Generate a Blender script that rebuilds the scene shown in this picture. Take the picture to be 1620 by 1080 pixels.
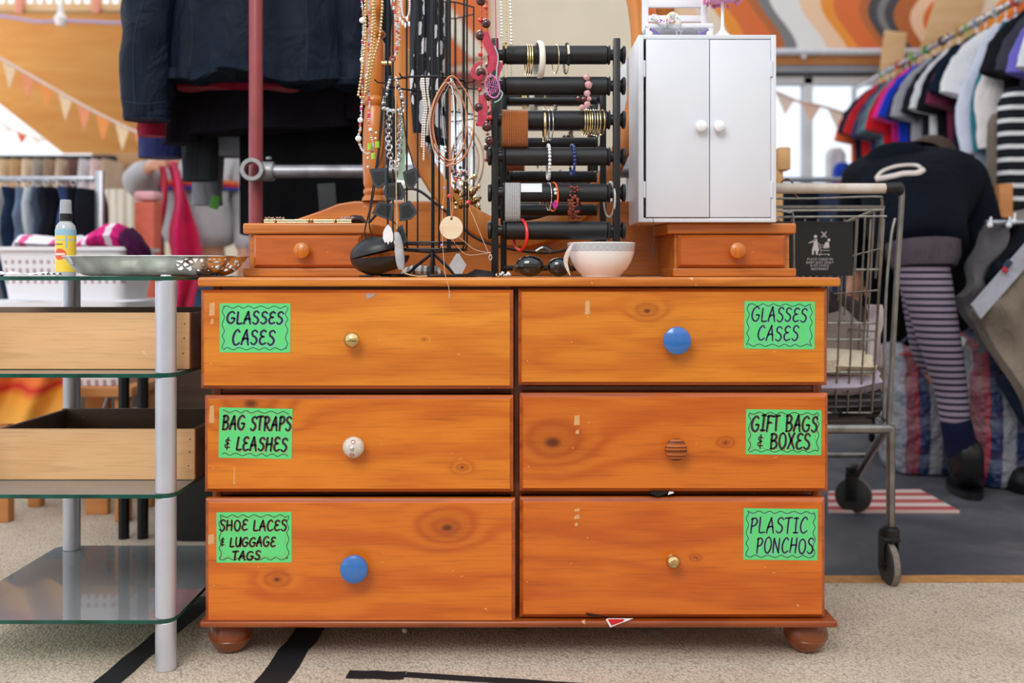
import bpy, bmesh, math, random
from mathutils import Vector, Matrix, Euler, noise
PI = math.pi
random.seed(7)
S = bpy.context.scene
COL = S.collection
for o in list(bpy.data.objects): bpy.data.objects.remove(o)

# ---------------------------------------------------------------- camera
CAMZ = 0.76           # camera height
F = 1575.0            # focal length in pixels of a 1620 wide frame (35 mm lens)
HZ = 432.0            # horizon row
cd = bpy.data.cameras.new('camera'); cam = bpy.data.objects.new('camera', cd); COL.objects.link(cam)
cam.location = (0, 0, CAMZ); cam.rotation_euler = (PI/2, 0, 0)
cd.sensor_width = 36; cd.lens = 36*F/1620; cd.shift_y = -(540-HZ)/1620
cd.clip_start = 0.05; cd.clip_end = 200
cd.dof.use_dof = True; cd.dof.focus_distance = 1.95; cd.dof.aperture_fstop = 2.6
S.camera = cam
# ---------------------------------------------------------------- world, lights, exposure
w = bpy.data.worlds.new('sky'); S.world = w; w.use_nodes = True
bg = w.node_tree.nodes['Background']; bg.inputs[0].default_value = (0.90, 0.95, 1.0, 1); bg.inputs[1].default_value = 1.35
def area(name, loc, target, size, power, col=(1,1,1), sy=None):
    l = bpy.data.lights.new(name, 'AREA'); l.energy = power; l.color = col; l.size = size
    if sy: l.shape = 'RECTANGLE'; l.size_y = sy
    o = bpy.data.objects.new(name, l); COL.objects.link(o); o.location = loc
    d = Vector(target)-Vector(loc); o.rotation_euler = d.to_track_quat('-Z', 'Y').to_euler()
    return o
area('skylight', (-1.2, -1.4, 3.6), (0.0, 2.0, 0.5), 2.0, 112, (1.0, 0.985, 0.97))
area('plywood_fill', (-5.2, 6.2, .9), (-2.6, 7.7, 2.6), 1.8, 42, (1.0, 0.97, 0.92))  # lamp added beyond the left opening to brighten the plywood soffit
S.view_settings.view_transform = 'Standard'; S.view_settings.look = 'None'
S.view_settings.gamma = 1; S.view_settings.use_curve_mapping = False
S.view_settings.exposure = 0.0
S.cycles.max_bounces = 7; S.cycles.transparent_max_bounces = 16
S.cycles.sample_clamp_indirect = 6

# ---------------------------------------------------------------- helpers
def P(px, py, d): return Vector(((px-810)*d/F, d, CAMZ-(py-HZ)*d/F))
def srgb(c):
    out = []
    for v in c:
        v = v/255
        out.append(v/12.92 if v <= 0.04045 else ((v+0.055)/1.055)**2.4)
    return (*out, 1)
MATS = {}
class NT:
    def __init__(s, name):
        s.m = bpy.data.materials.new(name); s.m.use_nodes = True; s.t = s.m.node_tree; s.n = s.t.nodes; s.l = s.t.links
        s.b = s.n['Principled BSDF']
    def node(s, typ, **kw):
        n = s.n.new(typ)
        for k, v in kw.items(): setattr(n, k, v)
        return n
    def link(s, a, b): s.l.new(a, b)
    def math(s, op, a, b=None, c=None, clamp=False):
        n = s.n.new('ShaderNodeMath'); n.operation = op; n.use_clamp = clamp
        for i, v in enumerate((a, b, c)):
            if v is None: continue
            if isinstance(v, (int, float)): n.inputs[i].default_value = v
            else: s.l.new(v, n.inputs[i])
        return n.outputs[0]
    def mix(s, f, a, b, blend='MIX'):
        n = s.n.new('ShaderNodeMix'); n.data_type = 'RGBA'; n.blend_type = blend
        for i, v in ((0, f), (6, a), (7, b)):
            if isinstance(v, (int, float)): n.inputs[i].default_value = v
            elif isinstance(v, tuple): n.inputs[i].default_value = v
            else: s.l.new(v, n.inputs[i])
        return n.outputs[2]
    def obj(s, scale=(1,1,1), loc=(0,0,0)):
        c = s.n.new('ShaderNodeTexCoord'); m = s.n.new('ShaderNodeMapping')
        m.inputs['Scale'].default_value = scale; m.inputs['Location'].default_value = loc
        s.l.new(c.outputs['Object'], m.inputs[0]); return m.outputs[0]
    def noise(s, vec, scale=5, detail=3, rough=.5, dist=0):
        n = s.n.new('ShaderNodeTexNoise'); n.inputs['Scale'].default_value = scale; n.inputs['Detail'].default_value = detail
        n.inputs['Roughness'].default_value = rough; n.inputs['Distortion'].default_value = dist
        s.l.new(vec, n.inputs['Vector']); return n.outputs['Fac']
    def ramp(s, f, stops, interp='LINEAR'):
        n = s.n.new('ShaderNodeValToRGB'); n.color_ramp.interpolation = interp
        e = n.color_ramp.elements
        while len(e) < len(stops): e.new(0.5)
        for i, (p, c) in enumerate(stops):
            e[i].position = p; e[i].color = c
        s.l.new(f, n.inputs[0]); return n.outputs[0]
    def bump(s, h, strength=.3, dist=.002):
        n = s.n.new('ShaderNodeBump'); n.inputs['Strength'].default_value = strength; n.inputs['Distance'].default_value = dist
        s.l.new(h, n.inputs['Height']); s.l.new(n.outputs[0], s.b.inputs['Normal'])
    def xyz(s, vec):
        n = s.n.new('ShaderNodeSeparateXYZ'); s.l.new(vec, n.inputs[0]); return n.outputs
def mat(name, c, rough=.5, metal=0, var=.08, vs=30, bump=0, bs=200, spec=None, coat=0, sheen=0, alpha=1, trans=0, ior=None, emit=0):
    if name in MATS: return MATS[name]
    k = NT(name); c = srgb(c)
    v = k.obj()
    nz = k.noise(v, vs, 3)
    lo = tuple(max(0, x*(1-var)) for x in c[:3])+(1,); hi = tuple(min(1, x*(1+var)) for x in c[:3])+(1,)
    k.link(k.ramp(nz, [(.3, lo), (.7, hi)]), k.b.inputs['Base Color'])
    k.b.inputs['Roughness'].default_value = rough; k.b.inputs['Metallic'].default_value = metal
    if spec is not None: k.b.inputs['Specular IOR Level'].default_value = spec
    if coat: k.b.inputs['Coat Weight'].default_value = coat; k.b.inputs['Coat Roughness'].default_value = .08
    if sheen: k.b.inputs['Sheen Weight'].default_value = sheen
    if alpha < 1: k.b.inputs['Alpha'].default_value = alpha
    if trans: k.b.inputs['Transmission Weight'].default_value = trans
    if ior: k.b.inputs['IOR'].default_value = ior
    if bump: k.bump(k.noise(v, bs, 3), bump, .002)
    MATS[name] = k.m; return k.m
def fabric(name, c, var=.12, rough=.9, fold=6, wr=.6):
    if name in MATS: return MATS[name]
    m = mat(name, c, rough, 0, var, fold, 0, 350, sheen=(.12 if max(c) > 90 else 0), spec=.12)
    k = NT.__new__(NT); k.m = m; k.t = m.node_tree; k.n = k.t.nodes; k.l = k.t.links; k.b = k.n['Principled BSDF']
    h = k.math('ADD', k.math('MULTIPLY', k.noise(k.obj((1, 1, .55)), 11, 3, .5, 1.2), 1.0), k.math('MULTIPLY', k.noise(k.obj(), 380, 2), .03))
    k.bump(h, wr, .028); return m

def wood(name, c1, c2, knots=(), seed=0, freq=26, axis='x', rough=.32, coat=.25, dark=None, bands=.45, scr=True):
    """grain runs along x; knots: (x, z, radius) in object space"""
    if name in MATS: return MATS[name]
    k = NT(name); c1 = srgb(c1); c2 = srgb(c2); dk = srgb(dark) if dark else tuple(x*.22 for x in c2[:3])+(1,)
    base = k.obj()
    X, Y, Z = k.xyz(base)
    if axis == 'z': X, Z = Z, X
    if axis == 'y': X, Y = Y, X
    cmb = k.node('ShaderNodeCombineXYZ')
    k.link(k.math('MULTIPLY', X, 1.3), cmb.inputs[0]); k.link(k.math('MULTIPLY', Y, 6), cmb.inputs[1]); k.link(k.math('MULTIPLY', Z, 6), cmb.inputs[2])
    off = k.node('ShaderNodeVectorMath', operation='ADD'); k.link(cmb.outputs[0], off.inputs[0]); off.inputs[1].default_value = (seed*3.7, seed*1.3, seed*2.1)
    warp = k.noise(off.outputs[0], 1.6, 3, .55)
    t = k.math('ADD', k.math('MULTIPLY', k.math('ADD', Z, k.math('MULTIPLY', Y, .5)), freq), k.math('MULTIPLY', warp, 9))
    darkf = None; halo = None
    for (kx, kz, r) in knots:
        dx = k.math('MULTIPLY', k.math('SUBTRACT', X, kx), .62); dz = k.math('SUBTRACT', Z, kz)
        d = k.math('SQRT', k.math('ADD', k.math('MULTIPLY', dx, dx), k.math('MULTIPLY', dz, dz)))
        d = k.math('ADD', d, k.math('MULTIPLY', k.math('SUBTRACT', warp, .5), r*.5))
        q = k.math('DIVIDE', d, r*1.6)
        g = k.math('EXPONENT', k.math('MULTIPLY', k.math('MULTIPLY', q, q), -1))
        t = k.math('ADD', t, k.math('MULTIPLY', g, 5+r*60))
        h = k.math('SUBTRACT', 1, k.math('DIVIDE', d, r*.42), clamp=True)
        h = k.math('MULTIPLY', h, 1.6, clamp=True)
        darkf = h if darkf is None else k.math('MAXIMUM', darkf, h)
        halo = g if halo is None else k.math('MAXIMUM', halo, g)
    s = k.math('MULTIPLY', k.math('ADD', k.math('SINE', k.math('MULTIPLY', t, 2.2)), 1), .5)
    s = k.math('POWER', s, 1.6)
    cmb2 = k.node('ShaderNodeCombineXYZ')
    k.link(k.math('MULTIPLY', X, 9), cmb2.inputs[0]); k.link(k.math('MULTIPLY', Y, 150), cmb2.inputs[1]); k.link(k.math('MULTIPLY', Z, 260), cmb2.inputs[2])
    fine = k.noise(cmb2.outputs[0], 1, 2, .6)
    blot = k.noise(off.outputs[0], .8, 2)
    f = k.math('ADD', k.math('MULTIPLY', s, bands), k.math('MULTIPLY', fine, .42))
    f = k.math('ADD', f, k.math('MULTIPLY', k.math('SUBTRACT', blot, .35), .8))
    f = k.math('SUBTRACT', f, .12, clamp=True)
    col = k.mix(f, c1, c2)
    if halo is not None: col = k.mix(k.math('MULTIPLY', halo, .45), col, tuple(x*.55 for x in c2[:3])+(1,))
    if darkf is not None: col = k.mix(k.math('MULTIPLY', darkf, .9), col, dk)
    fs = k.math('MULTIPLY', k.math('SUBTRACT', fine, .52, clamp=True), 3.2, clamp=True)
    col = k.mix(k.math('MULTIPLY', fs, .38), col, tuple(x*.5 for x in c2[:3])+(1,))
    if scr:   # pale scratches and dents
        c3 = k.node('ShaderNodeCombineXYZ')
        k.link(k.math('MULTIPLY', X, 26), c3.inputs[0]); k.link(k.math('MULTIPLY', Y, 26), c3.inputs[1]); k.link(k.math('MULTIPLY', Z, 40), c3.inputs[2])
        sc = k.noise(c3.outputs[0], 1.3, 1.5, .5, 1.5)
        col = k.mix(k.math('MULTIPLY', k.math('GREATER_THAN', sc, .775), .5), col, srgb((246, 200, 150)))
    k.link(col, k.b.inputs['Base Color'])
    k.b.inputs['Roughness'].default_value = rough
    k.b.inputs['Coat Weight'].default_value = coat; k.b.inputs['Coat Roughness'].default_value = .22
    k.bump(fine, .06, .001)
    MATS[name] = k.m; return k.m
def glassy(name, c, alpha=.25, rough=.03, reflection_haze=0.0):
    if name in MATS: return MATS[name]
    k = NT(name)
    k.n.remove(k.b)
    tr = k.node('ShaderNodeBsdfTransparent'); tr.inputs[0].default_value = srgb(c)
    df = k.node('ShaderNodeBsdfDiffuse'); df.inputs[0].default_value = (.8,.82,.84,1); m0 = k.node('ShaderNodeMixShader'); m0.inputs[0].default_value = reflection_haze; k.link(tr.outputs[0], m0.inputs[1]); k.link(df.outputs[0], m0.inputs[2])  # diffuse white mixed in to imitate the milky reflection of the bright background
    gl = k.node('ShaderNodeBsdfGlossy'); gl.inputs['Roughness'].default_value = rough
    fr = k.node('ShaderNodeFresnel'); fr.inputs[0].default_value = 1.5
    nz = k.noise(k.obj(), 6, 3)
    ad = k.math('ADD', k.math('MULTIPLY', fr.outputs[0], 1.0), k.math('MULTIPLY', nz, alpha), clamp=True)
    mx = k.node('ShaderNodeMixShader'); k.link(ad, mx.inputs[0]); k.link(m0.outputs[0], mx.inputs[1]); k.link(gl.outputs[0], mx.inputs[2])
    k.link(mx.outputs[0], k.n['Material Output'].inputs[0])
    MATS[name] = k.m; return k.m

from mathutils.bvhtree import BVHTree
def projector(objs, off=.003):
    """lays points on the surface of given objects, seen from where the photographer stood"""
    vs = []; fs = []
    for o in objs:
        b = len(vs); w0 = WLOC[o.name]; vs += [v.co+w0 for v in o.data.vertices]; fs += [[b+i for i in p.vertices] for p in o.data.polygons]
    t = BVHTree.FromPolygons(vs, fs)
    def f(px, py):
        d = (P(px, py, 1.0)-Vector((0, 0, CAMZ))).normalized(); h = t.ray_cast(Vector((0, 0, CAMZ)), d)
        return h[0]+h[1]*off*(1 if h[1].dot(d) < 0 else -1) if h[0] is not None else None
    return f
def laid(f, pts, n=6):
    out = [f(p.x, p.y) for p in cat_rom([Vector((*p, 0)) for p in pts], n)]
    return [p for p in out if p is not None]
# ---- mesh builder
WLOC = {}
class MB:
    def __init__(s): s.v = []; s.f = []; s.mi = []; s.cur = 0
    def add(s, vs, fs):
        b = len(s.v); s.v += [Vector(v) for v in vs]
        for f in fs: s.f.append([b+i for i in f]); s.mi.append(s.cur)
        return s
    def mat(s, i): s.cur = i; return s
    def box(s, c, sz, bev=0, rot=None, seg=2):
        c = Vector(c); bm = bmesh.new(); bmesh.ops.create_cube(bm, size=1)
        bmesh.ops.scale(bm, vec=sz, verts=bm.verts)
        if bev: bmesh.ops.bevel(bm, geom=list(bm.edges), offset=min(bev, min(sz)*.49), segments=seg, affect='EDGES', profile=.5)
        R = (Euler(rot).to_matrix() if rot is not None and not isinstance(rot, Matrix) else rot) if rot is not None else Matrix.Identity(3)
        bm.verts.index_update()
        s.add([R @ v.co + c for v in bm.verts], [[v.index for v in f.verts] for f in bm.faces]); bm.free(); return s
    def bb(s, a, b, bev=0, seg=2):
        a = Vector(a); b = Vector(b); return s.box((a+b)/2, [abs(x) for x in (b-a)], bev, seg=seg)
    def rings(s, rs, closed_ring=True, cap=True, loop=False):
        n = len(rs[0]); vs = [v for r in rs for v in r]; fs = []
        m = len(rs)
        for i in range(m if loop else m-1):
            j = (i+1) % m
            for k in range(n if closed_ring else n-1):
                l = (k+1) % n
                fs.append([i*n+k, i*n+l, j*n+l, j*n+k])
        if cap and closed_ring and not loop:
            fs.append(list(range(n))[::-1]); fs.append([(m-1)*n+k for k in range(n)])
        return s.add(vs, fs)
    def tube(s, pts, r, n=8, loop=False, flat=None):
        pts = [Vector(p) for p in pts]; m = len(pts)
        if m < 2: return s
        rs = []; N = None
        for i in range(m):
            if loop: t = pts[(i+1) % m]-pts[i-1]
            else: t = pts[min(i+1, m-1)]-pts[max(i-1, 0)]
            if t.length < 1e-9: t = Vector((0, 0, 1))
            t.normalize()
            if N is None:
                a = Vector((0, 1, 0)) if abs(t.y) < .8 else Vector((1, 0, 0))
                N = (a - t*a.dot(t)).normalized()
            else:
                N = N - t*N.dot(t)
                if N.length < 1e-6: N = t.orthogonal()
                N.normalize()
            B = t.cross(N); ri = r[i] if isinstance(r, list) else r
            rx, ry = ri if isinstance(ri, tuple) else (ri, ri)
            rs.append([pts[i] + N*math.cos(2*PI*k/n)*rx + B*math.sin(2*PI*k/n)*ry for k in range(n)])
        return s.rings(rs, loop=loop)
    def lathe(s, prof, c=(0,0,0), axis=(0,0,1), n=24, hollow=False):
        c = Vector(c); q = Vector((0,0,1)).rotation_difference(Vector(axis)).to_matrix()
        rs = [[q @ Vector((max(r,1e-5)*math.cos(2*PI*k/n), max(r,1e-5)*math.sin(2*PI*k/n), z)) + c for k in range(n)] for r, z in prof]
        return s.rings(rs, loop=hollow)
    def ball(s, c, r, n=8, m=None):
        if isinstance(r, (int, float)): r = (r, r, r)
        m = m or max(4, n//2+1); c = Vector(c)
        rs = []
        for i in range(m+1):
            a = PI*i/m; rr = max(math.sin(a), .002)
            rs.append([c + Vector((r[0]*rr*math.cos(2*PI*k/n), r[1]*rr*math.sin(2*PI*k/n), -r[2]*math.cos(a))) for k in range(n)])
        return s.rings(rs)
    def torus(s, c, R, r, axis=(1,0,0), n=28, k=8, Rz=None, tilt=None):
        c = Vector(c); q = Vector((0,0,1)).rotation_difference(Vector(axis)).to_matrix()
        if tilt: q = Euler(tilt).to_matrix() @ q
        return s.tube([c + q @ Vector((R*math.cos(2*PI*i/n), (Rz or R)*math.sin(2*PI*i/n), 0)) for i in range(n)], r, k, loop=True)
    def prism(s, poly, y0, y1):
        """polygon of (x, z) extruded from y0 to y1"""
        n = len(poly); area2 = sum(poly[i][0]*poly[(i+1)%n][1]-poly[(i+1)%n][0]*poly[i][1] for i in range(n))
        if area2 < 0: poly = poly[::-1]
        vs = [(x, y0, z) for x, z in poly]+[(x, y1, z) for x, z in poly]
        fs = [list(range(n)), [n+i for i in range(n)][::-1]]+[[(i+1)%n, i, n+i, n+(i+1)%n] for i in range(n)]
        return s.add(vs, fs)
    def sheet(s, fn, nu, nv, th=.002, back=True):
        """closed sheet: fn(u,v)->Vector, thickness th along +y"""
        g = [[Vector(fn(i/nu, j/nv)) for i in range(nu+1)] for j in range(nv+1)]
        vs = [p for row in g for p in row]; n1 = len(vs); W = nu+1
        vs += [p+Vector((0, th, 0)) for p in vs]; fs = []
        for j in range(nv):
            for i in range(nu):
                a = j*W+i; fs.append([a, a+1, a+W+1, a+W]); fs.append([n1+a+W, n1+a+W+1, n1+a+1, n1+a])
        for i in range(nu):
            fs.append([i+1, i, n1+i, n1+i+1]); a = nv*W+i; fs.append([a, a+1, n1+a+1, n1+a])
        for j in range(nv):
            a = j*W; fs.append([a, a+W, n1+a+W, n1+a]); a = j*W+nu; fs.append([a+W, a, n1+a, n1+a+W])
        return s.add(vs, fs)
    def ribbon(s, pts, wd, y, th=.0003):
        """flat stroke in the xz plane at depth y (front), round ends"""
        n = len(pts); L = []; R = []
        for i in range(n):
            a = Vector(pts[max(i-1, 0)]); b = Vector(pts[min(i+1, n-1)]); t = b-a
            if t.length < 1e-9: t = Vector((1, 0))
            t.normalize(); nn = Vector((-t.y, t.x)); ww = (wd[i] if isinstance(wd, list) else wd)/2
            p = Vector(pts[i]); L.append(p+nn*ww); R.append(p-nn*ww)
        for i in range(n-1):
            q = [R[i], R[i+1], L[i+1], L[i]]
            vs = [(p.x, y, p.y) for p in q]+[(p.x, y+th, p.y) for p in q]
            s.add(vs, [[0,1,2,3],[7,6,5,4],[0,4,5,1],[1,5,6,2],[2,6,7,3],[3,7,4,0]])
        for i in (0, n-1):
            ww = (wd[i] if isinstance(wd, list) else wd)/2
            s.prism([(pts[i][0]+ww*math.cos(2*PI*k/8), pts[i][1]+ww*math.sin(2*PI*k/8)) for k in range(8)], y, y+th)
        return s
    def xf(s, M, start=0):
        for i in range(start, len(s.v)): s.v[i] = M @ s.v[i]
        return s
    def build(s, name, m, parent=None, origin=None, smooth=40, tagd=None):
        if not s.v: return None
        lo = [min(v[i] for v in s.v) for i in range(3)]; hi = [max(v[i] for v in s.v) for i in range(3)]
        if origin is None:
            origin = Vector(((lo[0]+hi[0])/2, (lo[1]+hi[1])/2, lo[2] if parent is None else (lo[2]+hi[2])/2))
        origin = Vector(origin)
        me = bpy.data.meshes.new(name); me.from_pydata([v-origin for v in s.v], [], s.f)
        if not isinstance(m, (list, tuple)): m = [m]
        for x in m: me.materials.append(x)
        if len(m) > 1: me.polygons.foreach_set('material_index', s.mi)
        me.update()
        bm = bmesh.new(); bm.from_mesh(me); bmesh.ops.recalc_face_normals(bm, faces=bm.faces); bm.to_mesh(me); bm.free()
        if smooth:
            me.polygons.foreach_set('use_smooth', [True]*len(me.polygons)); me.set_sharp_from_angle(angle=math.radians(smooth))
        o = bpy.data.objects.new(name, me); COL.objects.link(o)
        WLOC[o.name] = origin
        if parent is not None: o.parent = parent; o.location = origin - WLOC[parent.name]
        else: o.location = origin
        return o
def tag(o, label=None, cat=None, group=None, kind=None):
    if label: o['label'] = label
    if cat: o['category'] = cat
    if group: o['group'] = group
    if kind: o['kind'] = kind
    return o
def thing(name, label, cat, loc=(0,0,0), group=None):
    o = bpy.data.objects.new(name, None); COL.objects.link(o); o.location = loc; WLOC[o.name] = Vector(loc); o.empty_display_size = .05
    return tag(o, label, cat, group)
def one(name, mb, m, label, cat, group=None, **kw): return tag(mb.build(name, m, **kw), label, cat, group)
def struct(name, mb, m, **kw): return tag(mb.build(name, m, **kw), kind='structure')
def cat_rom(pts, n=6, loop=False):
    pts = [Vector(p) for p in pts]; m = len(pts); out = []
    if m < 3 and not loop:
        return [pts[0].lerp(pts[-1], i/n) for i in range(n+1)]
    for i in range(m if loop else m-1):
        if loop: a, b, c, d = pts[i-1], pts[i], pts[(i+1) % m], pts[(i+2) % m]
        else: a, b, c, d = pts[max(i-1, 0)], pts[i], pts[i+1], pts[min(i+2, m-1)]
        for j in range(n):
            t = j/n; out.append(.5*((2*b)+(c-a)*t+(2*a-5*b+4*c-d)*t*t+(3*b-a-3*c+d)*t**3))
    if not loop: out.append(pts[-1])
    return out
def resample(pts, step, loop=False):
    pts = [Vector(p) for p in pts]
    if loop: pts = pts+[pts[0]]
    out = [pts[0]]; acc = 0
    for a, b in zip(pts, pts[1:]):
        L = (b-a).length; pos = 0
        while L > 0 and acc+(L-pos) >= step:
            pos += step-acc; acc = 0; out.append(a.lerp(b, pos/L))
        acc += L-pos
    return out
def text_mesh(txt, size, x, y, z, spacing=1.0):
    """lettering standing in the xz plane, centred at x; returns verts, faces"""
    cu = bpy.data.curves.new('txt', 'FONT'); cu.body = txt; cu.size = size; cu.align_x = 'CENTER'; cu.space_character = spacing; cu.resolution_u = 3
    o = bpy.data.objects.new('txt', cu); COL.objects.link(o); dg = bpy.context.evaluated_depsgraph_get(); dg.update()
    me = bpy.data.meshes.new_from_object(o.evaluated_get(dg))
    vs = [Vector((x+v.co.x, y, z+v.co.y)) for v in me.vertices]; fs = [list(p.vertices) for p in me.polygons]
    bpy.data.objects.remove(o); bpy.data.curves.remove(cu); bpy.data.meshes.remove(me)
    return vs, fs
# ================================================================ THE SETTING
M_conc = None
def floor_mat():
    k = NT('grey_floor'); v = k.obj()
    a = k.noise(v, 2.2, 5, .65, .4); b = k.noise(v, 160, 2); 
    c = k.ramp(a, [(.3, srgb((52, 53, 62))), (.52, srgb((78, 78, 86))), (.72, srgb((118, 113, 114)))])
    c = k.mix(k.math('MULTIPLY', b, .35), c, srgb((60, 60, 70)))
    k.link(c, k.b.inputs['Base Color']); k.b.inputs['Roughness'].default_value = .55; k.bump(b, .3, .002); return k.m
def carpet_mat():
    k = NT('beige_carpet'); v = k.obj()
    vo = k.node('ShaderNodeTexVoronoi'); vo.inputs['Scale'].default_value = 1; vo.feature = 'F1'
    m = k.node('ShaderNodeMapping'); m.inputs['Scale'].default_value = (200, 120, 1); k.link(v, m.inputs[0]); k.link(m.outputs[0], vo.inputs['Vector'])
    fl = k.noise(v, 190, 2, .6); big = k.noise(v, 3, 4, .6)
    c = k.ramp(big, [(.3, srgb((206, 188, 168))), (.7, srgb((230, 214, 194)))])
    c = k.mix(k.math('MULTIPLY', vo.outputs['Distance'], .6), c, srgb((112, 98, 86)))
    c = k.mix(k.math('MULTIPLY', k.math('GREATER_THAN', fl, .66), .6), c, srgb((58, 50, 46)))
    k.link(c, k.b.inputs['Base Color']); k.b.inputs['Roughness'].default_value = .95; k.b.inputs['Specular IOR Level'].default_value = .1
    k.bump(k.math('SUBTRACT', 1, vo.outputs['Distance']), .6, .004); return k.m
def ply_mat(name, c1, c2, sc=1):
    k = NT(name); v = k.obj((1.2*sc, 1.2*sc, 9*sc)); a = k.noise(v, 1.2, 5, .6, .8); b = k.noise(k.obj((4*sc, 4*sc, 60*sc)), 2, 3)
    c = k.ramp(a, [(.3, srgb(c2)), (.7, srgb(c1))]); c = k.mix(k.math('MULTIPLY', b, .25), c, srgb(c2))
    k.link(c, k.b.inputs['Base Color']); k.b.inputs['Roughness'].default_value = .6; return k.m
def mural_mat():
    k = NT('painted_mural'); X, Y, Z = k.xyz(k.obj())
    w1 = k.math('MULTIPLY', k.math('SINE', k.math('ADD', k.math('MULTIPLY', Z, 9.0), k.math('MULTIPLY', X, 1.5))), .085)
    w2 = k.math('MULTIPLY', k.math('SINE', k.math('ADD', k.math('MULTIPLY', Z, 3.3), k.math('MULTIPLY', X, 1.3))), .05)
    t = k.math('ADD', X, k.math('ADD', w1, w2))
    t = k.math('ADD', k.math('MULTIPLY', t, 1/3.6), .5)
    OR = srgb((226, 112, 52)); YE = srgb((243, 150, 52)); BR = srgb((186, 104, 52)); GR = srgb((128, 126, 128)); WH = srgb((236, 234, 232)); PE = srgb((246, 206, 172)); DK = srgb((70, 68, 74)); CR = srgb((240, 222, 200))
    seq = [(0, CR), (.06, OR), (.12, YE), (.17, PE), (.215, CR), (.262, YE), (.30, OR), (.362, BR), (.385, GR), (.414, WH), (.48, PE), (.524, YE), (.553, OR), (.606, BR), (.628, DK), (.648, GR), (.663, DK), (.68, BR), (.715, PE), (.745, OR), (.80, CR), (.86, YE), (.90, OR)]
    k.link(k.ramp(t, seq, 'CONSTANT'), k.b.inputs['Base Color']); k.b.inputs['Roughness'].default_value = .6; return k.m
M_floor = floor_mat(); M_carpet = carpet_mat()
M_white = mat('white_paint', (226, 227, 232), .45, var=.03, vs=8)
M_beige = mat('beige_board', (222, 204, 180), .7, var=.08, vs=2)
M_cream = mat('cream_paint', (232, 222, 205), .6, var=.05, vs=2)
M_grey = mat('grey_paint', (150, 152, 160), .5)
M_ply = ply_mat('plywood', (255, 192, 112), (240, 160, 84)); M_timber = ply_mat('pale_timber', (232, 196, 150), (205, 158, 106))
M_timber2 = ply_mat('orange_timber', (214, 150, 92), (184, 118, 62))
M_brick = mat('dark_back', (64, 56, 52), .9)
M_steel = mat('galvanised_steel', (176, 178, 186), .38, .85, var=.1, vs=40)
M_alu = mat('brushed_aluminium', (206, 209, 222), .36, .6, var=.04, vs=15)
M_black = mat('black_metal', (22, 22, 26), .38, .3, var=.1)
M_blackp = mat('black_plastic', (16, 16, 20), .42)
M_chrome = mat('chrome', (205, 205, 208), .16, 1, var=.04)

YB = 7.5
struct('floor', MB().bb((-7, -4.2, -.06), (5, 13, 0)), M_floor)
# wall that carries the mural, the wall below and beside the window
sc = YB/F
def bx(x): return (x-810)*sc
def bz(y): return CAMZ-(y-HZ)*sc
struct('wall_back', MB().bb((bx(650), YB+.02, 0), (bx(1080), YB+.14, 2.2)).bb((bx(1080), YB+.02, 0), (bx(1400), YB+.14, .35)).bb((bx(1400), YB+.02, 0), (4.6, YB+.14, 2.2)).bb((bx(650), YB+.05, 2.2), (4.6, YB+.14, 3.2)), M_cream)
mu = MB().bb((bx(880), YB-.02, bz(80)), (4.4, YB+.04, 3.15)); struct('wall_mural', mu, mural_mat(), origin=(bx(1300), YB, 2.6))
struct('wall_right', MB().bb((3.9, -4, 0), (4.05, YB, 3.2)), M_cream)
wf = MB().bb((bx(1080), YB-.04, bz(130)-.02), (bx(1400), YB+.06, bz(122))).bb((bx(1080), YB-.04, .33), (bx(1400), YB+.06, .42))
for x in (1080, 1276, 1392): wf.bb((bx(x)-.03, YB-.04, .33), (bx(x)+.035, YB+.06, bz(124)))
win = struct('window_1', wf, M_white)
pane = MB().bb((bx(1080), YB, .4), (bx(1400), YB+.006, bz(128))); pane.build('window_pane', glassy('window_glass', (250, 252, 255), .02), win)
struct('trim_1', MB().tube([(bx(900), YB-.1, bz(87)), (4.3, YB-.1, bz(87))], .028, 10).bb((bx(1262), YB-.12, bz(98)), (bx(1268), YB, bz(84))).bb((bx(1400), YB-.12, bz(98)), (bx(1406), YB, bz(84))), mat('white_rail', (214, 216, 224), .4))
struct('trim_2', MB().bb((bx(880), YB-.08, bz(106)), (4.3, YB+.02, bz(91)), .005), M_timber2)
struct('trim_3', MB().bb((bx(880), YB-.07, bz(118)), (4.3, YB+.02, bz(106)), .005).mat(1).bb((bx(880), YB-.08, bz(122)), (4.3, YB+.01, bz(118)), .002), [M_grey, M_black])
one('timber_plank', MB().box((bx(1384), YB-.25, 2.02), (.16, .03, 1.0), .004, rot=(0, .12, 0)), M_timber, 'pale timber plank leaning in front of the mural rail beside the window', 'plank')
one('timber_plank', MB().box((bx(1475), YB-.35, 2.55), (.34, .03, .95), .004, rot=(0, .30, 0)), M_timber, 'wide knotty timber board leaning high over the clothes rail', 'plank')
struct('ceiling', MB().bb((.1, 3.0, 3.5), (5, 5.9, 3.56)), M_grey)  # unseen roof slab, added to darken the area behind the dresser
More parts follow.
